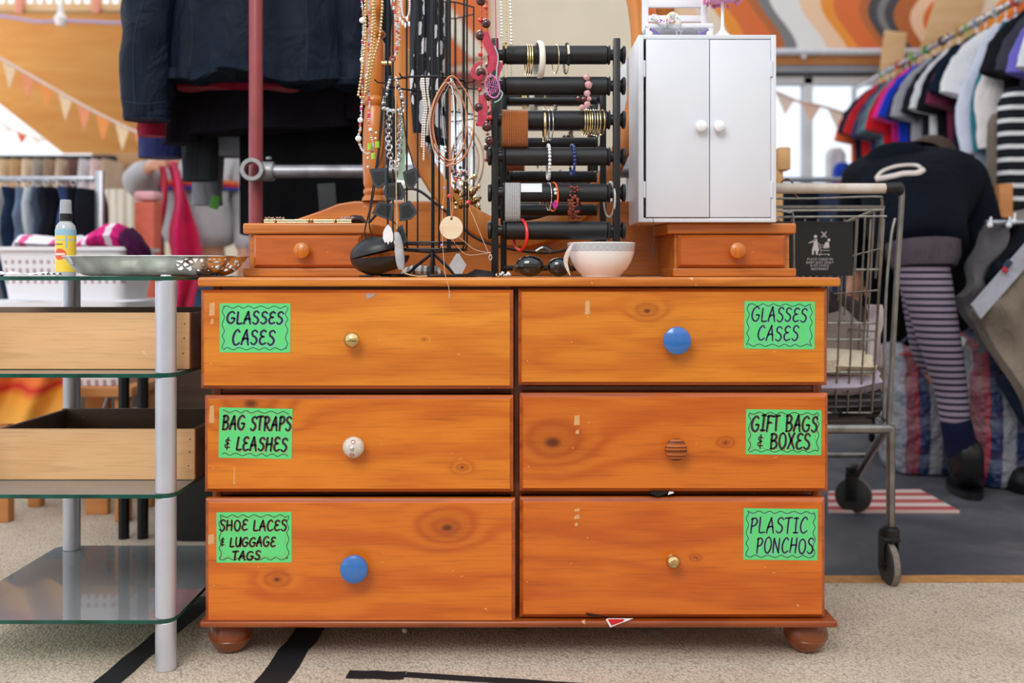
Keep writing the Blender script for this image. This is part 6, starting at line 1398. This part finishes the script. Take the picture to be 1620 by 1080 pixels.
hnd = wR+V(.09,-.04,.01)
def scarf(u, v):
    yy = 255+v*235; cxp = 268+12*math.sin(v*2.2)+ (14 if v > .3 else 14*v/.3); w_ = 6+15*min(1, v*2.2)-3*max(0, v-.55)/.45
    return P(cxp-w_+2*w_*u+5*math.sin(v*9+u*2), yy, dP-.32+.04*math.sin(u*8+v*4))
one('pink_scarf', MB().sheet(scarf, 16, 36, .006), fabric('hot_pink', (214,26,92), .25), 'hot pink scarf held up by the person in grey', 'scarf')
def scarf2(u, v): return P(252+10*u+6*math.sin(v*4)-8*v, 262+v*130, dP-.30+.02*math.sin(u*5+v*5))
one('crimson_scarf', MB().sheet(scarf2, 8, 24, .006), fabric('crimson_scarf', (178,22,60), .2), 'narrow crimson end of scarf hanging from the same raised hand', 'scarf')
# ================================================================ SHOPPING TROLLEY
M_tw = mat('trolley_wire', (150,146,140), .3, .85, var=.2, vs=60); M_tube = mat('trolley_tube', (140,138,136), .32, .85, var=.25, vs=20)
dT = 2.42
tr_ = thing('shopping_trolley', 'wire shopping trolley with a worn handle parked right behind the dresser', 'shopping trolley', (X(1270,2.75), 2.75, .0005))
def T(px, py, d=dT): return P(px, py, d)
xN0, xN1 = X(1085,dT), X(1412,dT)
kwn = NT('worn_handle'); kwn.link(kwn.ramp(kwn.noise(kwn.obj(), 9, 5, .7), [(.35, srgb((150,110,84))), (.45, srgb((196,180,164))), (.7, srgb((214,206,200)))]), kwn.b.inputs['Base Color']); kwn.b.inputs['Roughness'].default_value = .4
MB().tube([T(1085,298), T(1400,298)], 8.2*dT/F, 20).build('handle', kwn.m, tr_)
MB().tube([T(1400,298), T(1423,297)], 8.8*dT/F, 20).ball(T(1424,299), (.010,.014,.017), 12).build('end_cap', M_blackp, tr_)
MB().tube([T(1085,298), T(1078,298)], 8.8*dT/F, 20).build('end_cap', M_blackp, tr_)
# frame tubes
MB().tube(cat_rom([T(1427,300), T(1426,330), T(1420,420), T(1413,540), T(1406,664), T(1409,700), T(1409,828)], 6), 5.6*dT/F*.8, 12).build('side_tube', M_tube, tr_)
MB().tube([T(1409,672), T(1409,832)], .0105, 14).build('leg_tube', M_tube, tr_)
MB().tube(cat_rom([T(1080,300), T(1082,420), T(1090,664), T(1092,828)], 6), .008, 12).build('side_tube', M_tube, tr_)
MB().tube(cat_rom([T(1416,345,2.46), T(1409,380,2.46), T(1401,480,2.46), T(1398,660,2.46)], 6), .004, 8).build('side_tube', M_tube, tr_)
def corner(px, py): return T(px, py)
ZB = Z(660,dT); ZT = Z(326,dT); yF = 3.22
def near(x, t): # x fraction 0..1 across, t 0 top 1 bottom
    xa = X(1110,dT)+(X(1118,dT)-X(1110,dT))*t; xb = X(1405,dT)+(X(1397,dT)-X(1405,dT))*t
    return V(xa+(xb-xa)*x, dT+.03+.05*t, ZT+(ZB-ZT)*t)
def far(x, t):
    xa, xb = X(1165,dT)+.01*t, X(1350,dT)-.01*t; z1 = ZT-.10
    return V(xa+(xb-xa)*x, yF-.05*t, z1+(ZB+.04-z1)*t)
def side(y, t, s): return near(s, t).lerp(far(s, t), y)
wr_ = 2.0*dT/F*.9
# near gate, far end, sides and floor grid as basket panels
gate = MB()
for t in (0, .30, .56, .64, .80): gate.tube([near(0,t), near(1,t)], wr_*1.1 if t else wr_*1.6, 6)
gate.tube([V(near(0,0).x, dT, Z(334,dT)), V(near(1,0).x-.01, dT, Z(332,dT))], wr_, 6).tube([V(near(0,0).x, dT, Z(344,dT)), V(near(1,0).x-.004, dT, Z(342,dT))], wr_, 6)
for i in range(15): gate.tube([near(i/14,0)+V(0,-.004,-.03), near(i/14,1)+V(0,-.004,0)], wr_*.85, 6)
gate.build('basket_gate', M_tw, tr_)
ends = MB()
for t in (0, .33, .66, 1): ends.tube([far(0,t), far(1,t)], wr_, 6)
for i in range(11): ends.tube([far(i/10,0), far(i/10,1)], wr_*.8, 6)
ends.build('basket_front', M_tw, tr_)
for s_ in (0, 1):
    mb = MB()
    for t in (0, .2, .4, .6, .8, 1): mb.tube([side(0,t,s_), side(1,t,s_)], wr_*(1.6 if t == 0 else .9), 6)
    for i in range(17): mb.tube([side(i/16,0,s_), side(i/16,1,s_)], wr_*.8, 6)
    mb.build('basket_side', M_tw, tr_)
mb = MB()
for i in range(12): mb.tube([near(i/11,1), far(i/11,1)], wr_*.8, 6)
for i in range(7): mb.tube([side(i/6,1,0), side(i/6,1,1)], wr_*.9, 6)
mb.build('basket_floor', M_tw, tr_)
# baby seat wires above the rim
MB().tube(cat_rom([T(1140,322,2.46), T(1170,314,2.46), T(1280,314,2.46), T(1385,311,2.46), T(1394,316,2.46), T(1395,330,2.46), T(1385,440,2.50)], 6), .0028, 8).build('seat_wire', M_tw, tr_)
MB().tube(cat_rom([T(1236,288,2.47), T(1245,283,2.47), T(1254,290,2.47), T(1258,308,2.47), T(1270,316,2.47)], 6), .0022, 8).build('seat_wire', mat('rusty_wire', (120,72,48), .7), tr_)
MB().tube(cat_rom([T(1236,334,2.41), T(1248,336,2.41), T(1255,345,2.41), T(1256,440,2.41)], 6), .0026, 8).build('seat_wire', M_tw, tr_)
# printed black seat flap
sf = MB(); fy = 2.44
sf.box(((X(1180,fy)+X(1350,fy))/2, fy+.004, (Z(350,fy)+Z(436,fy))/2), (X(1350,fy)-X(1180,fy), .006, Z(350,fy)-Z(436,fy)), .002)
sf.mat(1); y_ = fy-.0004
def q(px, py): v = P(px, py, fy); return (v.x, v.z)
for j, (t_, py) in enumerate((('PLACE CHILD IN',411.5),('BABY SEAT ONLY',416.8),('& FIT CHILD',421.6),('RESTRAINT',427))):
    vs, fs = text_mesh(t_, .0082, q(1297,0)[0], y_, q(0,py)[1], 1.05); sf.add(vs, fs)
def rb(pts, wd): sf.ribbon([q(*p) for p in pts], wd, y_-.0004, .0004)
def blob(px, py, r): c = q(px, py); sf.prism([(c[0]+r*math.cos(2*PI*k/14), c[1]+r*math.sin(2*PI*k/14)) for k in range(14)], y_-.0004, y_)
rb([(1300,367),(1307,375)], .003); rb([(1307,367),(1300,375)], .003)
blob(1290,374,.0042)
sf.prism([q(*p) for p in ((1287,378),(1292.5,378),(1294,388),(1296,396),(1294,397),(1294,403),(1291,403),(1290,396),(1288,396),(1287,403),(1284.5,403),(1284.5,395),(1287,386))], y_-.0004, y_)
rb([(1289,380),(1285,382),(1280,384)], .0028)
blob(1311,379.5,.0036); sf.prism([q(*p) for p in ((1306,383),(1311,382.5),(1312,392),(1303,393),(1303,389))], y_-.0004, y_)
rb([(1294,384),(1296,386),(1299,396),(1312,396)], .0013); rb([(1296,387),(1305,388)], .001); rb([(1298,391),(1311,391)], .001); rb([(1299,396),(1297,402),(1312,402)], .0014); blob(1296.5,403,.0017); blob(1311,403.2,.0017)
sf.build('seat_flap', [M_blackp, mat('flap_print', (196,190,190), .6)], tr_, smooth=0)['label'] = 'black flap printed with a child seat warning'
# chassis
for px in (1100, 1404): MB().tube([T(px,672), P(px-20 if px > 1200 else px+30, 655, 3.2)], .010, 10).build('frame_tube', M_tube, tr_)
MB().tube([T(1092,678), T(1409,678)], .012, 12).build('frame_tube', M_tube, tr_)
MB().box((X(1262,2.45), 2.46, Z(672,2.45)), (.36,.05,.03), .004).build('frame_plate', mat('brown_steel', (62,52,46), .6, .5), tr_)
MB().tube(cat_rom([T(1406,672,2.45), P(1385,705,2.75), P(1362,742,3.1), P(1356,752,3.15)], 5), .011, 10).build('frame_tube', M_tube, tr_)
MB().tube([P(1150,719,2.95), P(1372,719,2.95)], .009, 10).build('frame_tube', M_tube, tr_)
def caster(x, y, R, turn, cover=False):
    o = MB(); q_ = Euler((0,0,turn)).to_matrix(); c = V(x, y, R+.0006); ax = q_ @ V(1,0,0)
    w_ = .011
    o.lathe([(0,-w_),(R*.9,-w_),(R,-w_*.6),(R,w_*.6),(R*.9,w_),(0,w_)], c, ax, 32); wh = o.build('wheel', mat('wheel_rubber', (52,50,50), .6), tr_)
    o = MB(); o.lathe([(0,-w_*.9),(R*.8,-w_*.9),(R*.8,w_*.9),(0,w_*.9)], c, ax, 28)
    MB().lathe([(R*.99,-w_*.7),(R*1.015,-w_*.65),(R*1.015,w_*.65),(R*.99,w_*.7)], c, ax, 32).build('tread', mat('grey_tread', (128,118,112), .8, var=.25, vs=90), wh)
    f = MB(); st_ = len(f.v)
    for sgn in (-1, 1): f.box((sgn*.018, .006, R+.028), (.004, .034, R+.035), .0015)
    f.box((0, .0, 2*R+.012), (.042,.042,.012), .004).lathe([(0,2*R+.016),(.022,2*R+.016),(.024,2*R+.022),(.024,2*R+.034),(.016,2*R+.040),(0,2*R+.040)], n=20)
    f.lathe([(0,-.024),(.006,-.024),(.006,.024),(0,.024)], (0,0,R), (1,0,0), 12)
    f.xf(Matrix.Translation((x, y, .0006)) @ q_.to_4x4()); f.build('fork', M_blackp, wh)
caster(X(1407,2.42), 2.42, .052, .0)
caster(X(1093,2.42), 2.42, .052, .1)
caster(X(1350,3.16), 3.16, .056, 1.15)
caster(X(1165,3.16), 3.16, .056, .9)
# goods in the basket
lump([(1190,560,2.75,.12,.10),(1240,555,2.75,.15,.13),(1320,560,2.75,.15,.14),(1370,575,2.75,.13,.11),(1392,590,2.75,.05,.05)], fabric('taupe_blanket', (138,124,116)), 'blanket', 'taupe blanket lying in the trolley basket', 'blanket')
lump([(1200,608,2.62,.10,.03),(1260,606,2.60,.12,.035),(1330,604,2.6,.12,.035),(1378,598,2.6,.08,.03)], fabric('lilac_sheet', (176,164,180)), 'folded_sheet', 'pale lilac sheet folded in the trolley basket', 'sheet')
lump([(1210,574,2.62,.09,.035),(1300,572,2.6,.12,.04),(1360,574,2.6,.11,.035),(1376,576,2.6,.05,.02)], fabric('cream_towel', (202,188,164)), 'folded_towel', 'cream towel folded above the lilac sheet in the trolley', 'towel')
lump([(1210,636,2.65,.14,.05),(1300,634,2.63,.14,.06),(1370,630,2.63,.12,.05),(1388,630,2.65,.04,.03)], stripe_mat('charcoal_knit', [(40,38,42),(92,86,90),(52,48,52)], 70, 2), 'knitted_blanket', 'charcoal knitted blanket at the bottom of the trolley basket', 'blanket')
mb = MB().sheet(lambda u, v: P(1374+22*u+3*math.sin(v*8), 482+95*v, 2.56+.02*math.sin(u*6+v*5)), 10, 24, .02); one('lace_cloth', mb, fabric('lace_white', (204,190,196)), 'off-white lace cloth standing up at the right of the trolley basket', 'cloth')
lump([(1215,500,2.8,.12,.07),(1280,495,2.8,.14,.09),(1345,510,2.8,.12,.07),(1372,525,2.8,.04,.03)], fabric('dark_brown_coat', (58,48,48)), 'coat', 'dark brown coat piled on top in the trolley basket', 'coat')

# ================================================================ LONG RAIL OF T-SHIRTS (right)
XR = 2.30; ZR = 2.0
rl = thing('clothes_rail', 'long chrome rail of t-shirts receding towards the window', 'clothes rack', (XR, 5.5, .0005))
MB().tube([(XR, 3.6, ZR), (XR, 6.7, ZR)], .016, 12).build('rail', M_chrome, rl)
for y in (3.6, 6.7): MB().tube([(XR, y, .0005), (XR, y, ZR+.01)], .016, 12).build('post', M_steel, rl)
SH = [ # (colour, name, drop, sleeve) far -> near
 ((238,104,50),'orange t-shirt',.62),((34,40,62),'navy t-shirt with a red front',.66),((196,36,44),'red and white polo shirt',.64),((52,54,96),'indigo shirt',.70),((92,98,112),'slate zip top',.72),
 ((70,140,150),'teal t-shirt',.62),((196,30,44),'bright red jersey',.80),((236,48,146),'hot pink t-shirt with white print',.52),((30,60,196),'royal blue t-shirt',.56),((20,24,36),'black polo shirt',.66),
 ((158,160,168),'light grey sweatshirt',.56),((30,30,40),'black sports top',.60),((224,224,230),'white polo shirt with grey hem',.62),((22,22,30),'plain black t-shirt',.66),((112,40,70),'maroon t-shirt',.58),((20,30,50),'midnight t-shirt',.60),
 ((232,232,236),'white t-shirt with dark script print',.50),((214,218,236),'pale blue long shirt',.86),((44,116,134),'long teal sweater',.95),((232,226,224),'cream long cardigan',.98),((28,28,36),'black vest top with bronze knit',.72),((64,64,76),'charcoal t-shirt',.62),((112,104,196),'violet t-shirt',.66),((226,226,232),'white patterned blouse',.52),((72,150,176),'turquoise t-shirt',.44)]
HC = [(40,160,70),(200,200,206),(40,40,44),(210,70,60),(200,150,60),(110,200,60),(170,190,210)]
random.seed(31); NS = len(SH)
TCOL = [(36,120,62),(26,26,30)]
for j, (colr, nm, drop) in enumerate(SH):
    y = 6.2-(6.2-3.86)*j/(NS-1)+random.uniform(-.012,.012); m = fabric('shirt_%d' % j, colr, .1)
    where = 'farthest on the long rail' if j == 0 else ('nearest on the long rail' if j == NS-1 else 'on the long rail before the '+' '.join(SH[j-1][1].split()[:4]))
    zs = ZR-.125; yaw = random.uniform(-.08,.04)-.08; hwid = random.uniform(.175,.21)
    dr_ = drop*1.05
    o = thing('t_shirt', ' '.join(nm.split()[:6])+' '+where, 'shirt', (XR, y, zs-dr_), 'shirts on the long rail')
    base = V(XR, y, 0); R3 = Matrix.Translation(base) @ Euler((0,0,yaw)).to_matrix().to_4x4()
    mb = MB(); n = 30; rs = []
    for i in range(9):
        t = i/8; z = zs+.03-(dr_+.03)*t; w_ = .05 if i == 0 else (hwid*(.72 if i == 1 else (.92 if i == 2 else .95))*(1+.04*math.sin(j+t*3)))
        ring = []
        for k in range(n):
            a = 2*PI*k/n; rx = w_; ry = .018+.012*t; ring.append(V(rx*math.cos(a), ry*math.sin(a)+.016*t*math.sin(rx*math.cos(a)*40+j), z+(.02*abs(math.cos(a)) if i == 0 else 0)-.01*math.sin(3*math.cos(a)+j)*t))
        rs.append(ring)
    mb.rings(rs).xf(R3); mb.build('body', m, o)
    for sg_ in (-1, 1):
        L = random.uniform(.24,.30) if drop < .85 else .55; s_ = MB()
        sleeve(s_, [V(sg_*.07, 0, zs+.0), V(sg_*(hwid-.04), 0, zs-.02-L*.32), V(sg_*(hwid+.005), -.01, zs-.02-L*.62), V(sg_*(hwid+.035 if L < .4 else hwid+.01), -.02, zs-.02-L)], [(.035,.022),(.058,.028),(.068,.030),(.072 if L < .4 else .05,.032)], n=18, wr=.008, ph=j)
        s_.xf(R3); s_.build('sleeve', m, o)
    if 'print' in nm or 'patterned' in nm or 'jersey' in nm:
        pm2 = MB(); 
        for q_ in range(5): pm2.tube([V(-hwid*.7+.05*q_, -.055, zs-.22-.02*(q_%2)), V(-hwid*.7+.05*q_+.05, -.055, zs-.26+.02*(q_%2))], (.008), 6)
        pm2.xf(R3); pm2.build('print', mat('print_dark', (50,50,60)) if colr[0] > 225 and colr[1] > 200 else mat('print_white', (236,232,234)), o)
    hg = thing('clothes_hanger', 'plastic hanger carrying the '+nm+' on the long rail', 'hanger', (XR, y, zs), 'hangers on the long rail')
    hcol = HC[j % len(HC)]; hm = mat('hanger_%d' % (j % len(HC)), hcol, .3); h = MB()
    h.tube([V(-hwid*.8,0,zs-.085), V(-.05,0,zs+.03), V(0,0,zs+.055), V(.05,0,zs+.03), V(hwid*.8,0,zs-.085)], .006, 8); h.xf(R3); h.build('shoulder_bar', hm, hg)
    h = MB().tube([V(0,0,zs+.05), V(0,0,ZR-.03)]+[V(.019*math.sin(a)*-1, 0, ZR+.0-.019*math.cos(a)) for a in [i*.45 for i in range(0, 9)]], .0028, 6); h.xf(R3); h.build('hook', hm if j % 3 == 0 else M_chrome, hg)
    sz = MB().torus(V(0,0,ZR), .021, .005, (0,1,0), 18, 6) if j % 2 else None
    if sz: sz.xf(R3); sz.build('size_ring', hm, hg)
# striped top nearer the frame edge
def plain_top(px, py0, py1, d, w_, m, label, group=None, ph=0):
    mb = MB(); garment(mb, [(X(px,d), d, Z(py0+(py1-py0)*i/8, d), w_*(.6 if i == 0 else 1), .05) for i in range(9)], 30, 5, .014, ph)
    return one('hanging_shirt', mb, m, label, 'top', group)
plain_top(1612, 140, 330, 4.05, .085, stripe_mat('bw_stripes', [(26,28,36),(26,28,36),(222,222,226)], 19, 2), 'black and white striped top at the right edge below the violet t-shirt')
plain_top(1582, 180, 300, 4.2, .05, fabric('heather_knit', (126,114,104)), 'heather brown knit hanging beside the striped top', ph=2)
# second, lower rail with dark things behind the person
lr = thing('low_rail', 'low rail of dark garments under the long t-shirt rail', 'clothes rack', (2.2, 5.2, .0005))
MB().tube([(1.25, 4.9, 1.22), (3.4, 4.9, 1.22)], .014, 10).build('rail', M_steel, lr)
for x in (1.25, 3.4): MB().tube([(x, 4.9, .0005), (x, 4.9, 1.23)], .014, 10).build('post', M_steel, lr)
DK = [((24,26,34),'black skirt'),((52,60,84),'slate denim skirt'),((20,20,26),'black trousers'),((38,44,70),'navy trousers'),((26,24,30),'black dress'),((70,72,84),'grey trousers'),((22,24,32),'dark cardigan'),((34,30,40),'plum trousers'),((20,22,28),'long black skirt'),((30,34,48),'navy dress')]
for j, (colr, nm) in enumerate(DK):
    x = 1.40+j*.2; mb = MB(); garment(mb, [(x, 4.9+.02*(j%2), 1.19-(.85+.1*(j%3))*i/7, .105*(1+.08*i/7), .06) for i in range(8)], 26, 5, .016, j)
    one('hanging_garment', mb, fabric('lowg_%d' % j, colr), nm+' hanging on the low rail, '+('leftmost of the row' if j == 0 else 'right of the '+DK[j-1][1]), 'garment', 'dark garments on the low rail')
# window-side coloured clothes under the far shirts
for j, (px, py0, py1, d, w_, c_, lab) in enumerate(((1322,235,300,6.9,.07,(226,226,232),'white child top hanging below the far end of the long rail'),(1332,258,330,6.85,.06,(40,80,200),'blue child top hanging below the far end of the long rail'),(1330,290,420,6.8,.05,(240,96,40),'orange garment hanging below the blue child top'),(1345,280,420,6.75,.06,(50,46,70),'dusky violet garment beside the orange one'),(1312,300,420,6.95,.08,(206,200,206),'pale lilac garment nearest the window below the long rail'))):
    plain_top(px, py0, py1, d, w_, fabric('kid_%d' % j, c_), lab, ph=j)
# ---- rack of trousers at the right edge (near)
nr = thing('trouser_stand', 'low trouser rack at the right edge with a wooden post', 'clothes rack', (X(1592,3.3), 3.3, .0005))
MB().box((X(1594,3.9), 3.93, (Z(290,3.9))/2), (.055,.04,Z(290,3.9)), .004).build('post', M_timber2, nr)
MB().tube([(X(1560,3.3), 3.30, Z(352,3.3)), (X(1800,3.3), 3.30, Z(352,3.3))], .010, 10).build('rail', M_steel, nr)
MB().tube([(X(1800,3.3), 3.30, .0005), (X(1800,3.3), 3.30, Z(350,3.3))], .012, 10).build('post', M_steel, nr)
def slung(a, b, c, d_, dd, th, m, label, extra=None, nm='trousers'):
    """trousers slung diagonally: quad a(top left) b(top right) c(bottom right) d(bottom left) in px at depth dd"""
    o = thing(nm, label, 'trousers', P(*a, dd), 'trousers slung at the right edge')
    A, B, C_, D_ = [P(*p, dd) for p in (a, b, c, d_)]
    def fn(u, v):
        p = (A*(1-u)+B*u)*(1-v)+(D_*(1-u)+C_*u)*v; p.y += -.03*math.sin(PI*u)+.022*math.sin(u*7+v*6)+.016*math.sin(v*13+u*4); p.x += .008*math.sin(v*9); return p
    MB().sheet(fn, 20, 24, th).build('leg', m, o)
    return o, fn
o1, f1 = slung((1572,352),(1592,360),(1556,560),(1522,470),3.34,.06,fabric('pale_grey_trousers',(92,88,92)),'mid grey trousers clipped nearest the person')
o2, f2 = slung((1600,360),(1640,350),(1600,520),(1558,440),3.30,.05,fabric('black_trousers',(20,22,30)),'black trousers between the grey and beige pairs')
o3, f3 = slung((1640,400),(1700,440),(1640,680),(1548,492),3.22,.07,fabric('beige_cargo',(124,112,100),.2, wr=.9),'beige cargo trousers with pale waistband at the right edge')
MB().sheet(lambda u, v: P(1538+112*v+14*u, 482-128*v+22*u, 3.185), 4, 20, .012).build('waistband', fabric('waistband_grey', (160,160,172)), o3)
MB().box(P(1594,418,3.17), (.030,.006,.020), .001, rot=(0,-.9,0)).mat(1).box(P(1590,427,3.168), (.014,.006,.020), .001, rot=(0,-.9,0)).build('label', [mat('label_navy', (30,42,72)), mat('label_red', (170,36,56))], o3)
o4, f4 = slung((1640,540),(1700,560),(1680,760),(1590,600),3.4,.08,fabric('dark_denim_r',(44,54,78)),'dark blue jeans hanging lowest at the right edge')
for px, py in ((1566,356),(1596,356),(1604,350)): MB().ball(P(px,py,3.26), .010, 10).tube([P(px,py,3.26), P(px+2,py-12,3.28)], .004, 6).build('clip', mat('clear_hanger', (214,216,220)), nr)
# dark garments added in place of the rack shadows behind the person
plain_top(1568, 345, 770, 3.80, .15, M_jk3, 'long black coat form added for the rack shadow behind the person', ph=3)
plain_top(1450, 400, 700, 4.2, .20, M_jk2, 'long black dress form added for the rack shadow behind the striped leggings', ph=5)
# ---- checked laundry bags
kp = NT('checked_bag'); X_, Y_, Z_ = kp.xyz(kp.obj())
nz = kp.math('MULTIPLY', kp.math('SUBTRACT', kp.noise(kp.obj(), 8, 3), .5), .03)
fx_ = kp.math('FRACT', kp.math('ADD', kp.math('MULTIPLY', kp.math('ADD', X_, nz), 4.2), 1.0)); fz_ = kp.math('FRACT', kp.math('MULTIPLY', kp.math('ADD', Z_, nz), 7))
BL = srgb((28,46,92)); GY = srgb((140,143,152)); RD = srgb((184,34,48)); RS = srgb((128,62,74))
va = kp.ramp(fx_, [(0, BL), (.26, GY), (.46, RS), (.60, RD), (.64, BL), (.8, GY)], 'CONSTANT'); vb = kp.ramp(fz_, [(0, srgb((36,48,84))), (.5, srgb((176,176,182))), (.85, srgb((120,70,84)))], 'CONSTANT')
kp.link(kp.mix(.16, va, vb), kp.b.inputs['Base Color']); kp.b.inputs['Roughness'].default_value = .45; kp.bump(kp.noise(kp.obj(), 26, 4), 1.0, .03)
def lbag(pxc, wpx, pytop, d, dep, label, ph, lean):
    cx = X(pxc, d); w_ = wpx*d/F/2; zt_ = Z(pytop, d); rs = []; n = 48
    for i, (t, f) in enumerate(((0,.86),(.02,.97),(.2,1.06),(.45,1.04),(.7,.98),(.9,.92),(.985,.86),(1,.78))):
        ring = []
        for k in range(n):
            a = 2*PI*k/n; ca, sa = math.cos(a), math.sin(a); e_ = .55
            wob = 1+.05*noise.noise((a*2+ph, t*5, ph))
            ring.append(V(cx+lean*t+w_*f*wob*abs(ca)**e_*(1 if ca > 0 else -1), d+dep*f*wob*abs(sa)**e_*(1 if sa > 0 else -1), .0008+zt_*t+(.02*math.sin(2*a+ph) if t > .95 else 0)))
        rs.append(ring)
    o = thing('laundry_bag', label, 'bag', (cx, d, .0008)); MB().rings(rs).build('bag_body', kp.m, o)
    hd_ = MB()
    for s_ in (-1, 1): hd_.tube(cat_rom([V(cx+lean-w_*.4, d+s_*dep*.5, zt_-.01), V(cx+lean-w_*.2, d+s_*dep*.4, zt_+.03), V(cx+lean+w_*.2, d+s_*dep*.4, zt_+.03), V(cx+lean+w_*.4, d+s_*dep*.5, zt_-.01)], 5), (.012,.003), 8)
    hd_.build('handle', mat('navy_webbing', (30,36,62), .7), o)
    MB().tube([V(cx+lean-w_*.86, d-dep*.86, zt_-.02), V(cx+lean+w_*.86, d-dep*.86, zt_-.012)], .004, 6).build('piping', mat('red_piping', (190,36,48), .5), o)
    return o
lbag(1466, 128, 548, 3.86, .15, 'checked red, white and blue laundry bag left of the striped leg', 1, -.02)
lbag(1580, 104, 534, 3.64, .16, 'checked laundry bag right of the striped leg beside the boot', 4, -.05)
one('paper_tag', MB().box(P(1519,542,3.5), (.03,.004,.045), .001, rot=(0,.4,0)), M_white, 'small white tag beside the striped knee on the laundry bag', 'tag')
one('shoe', MB().rings([[V(X(1612,3.5)+.05*math.cos(t)*f, 3.5+.12*math.sin(t)*f, z) for t in [2*PI*k/20 for k in range(20)]] for z, f in ((.0008,1),(.03,1),(.07,.75),(.085,.4))]), M_black, 'black shoe at the right picture edge beside the laundry bag', 'shoe')
# timber post stub right of the white cabinet
wp = one('wooden_block_post', MB().box((X(1238,2.95), 2.95, Z(252,2.95)), (.036,.05,.068), .005).tube([(X(1233,2.95), 2.95, Z(268,2.95)), (X(1233,2.95), 2.95, .0005)], .011, 12), mat('post_block', (206,158,104), .5), 'wooden-topped post just right of the white cabinet', 'post')
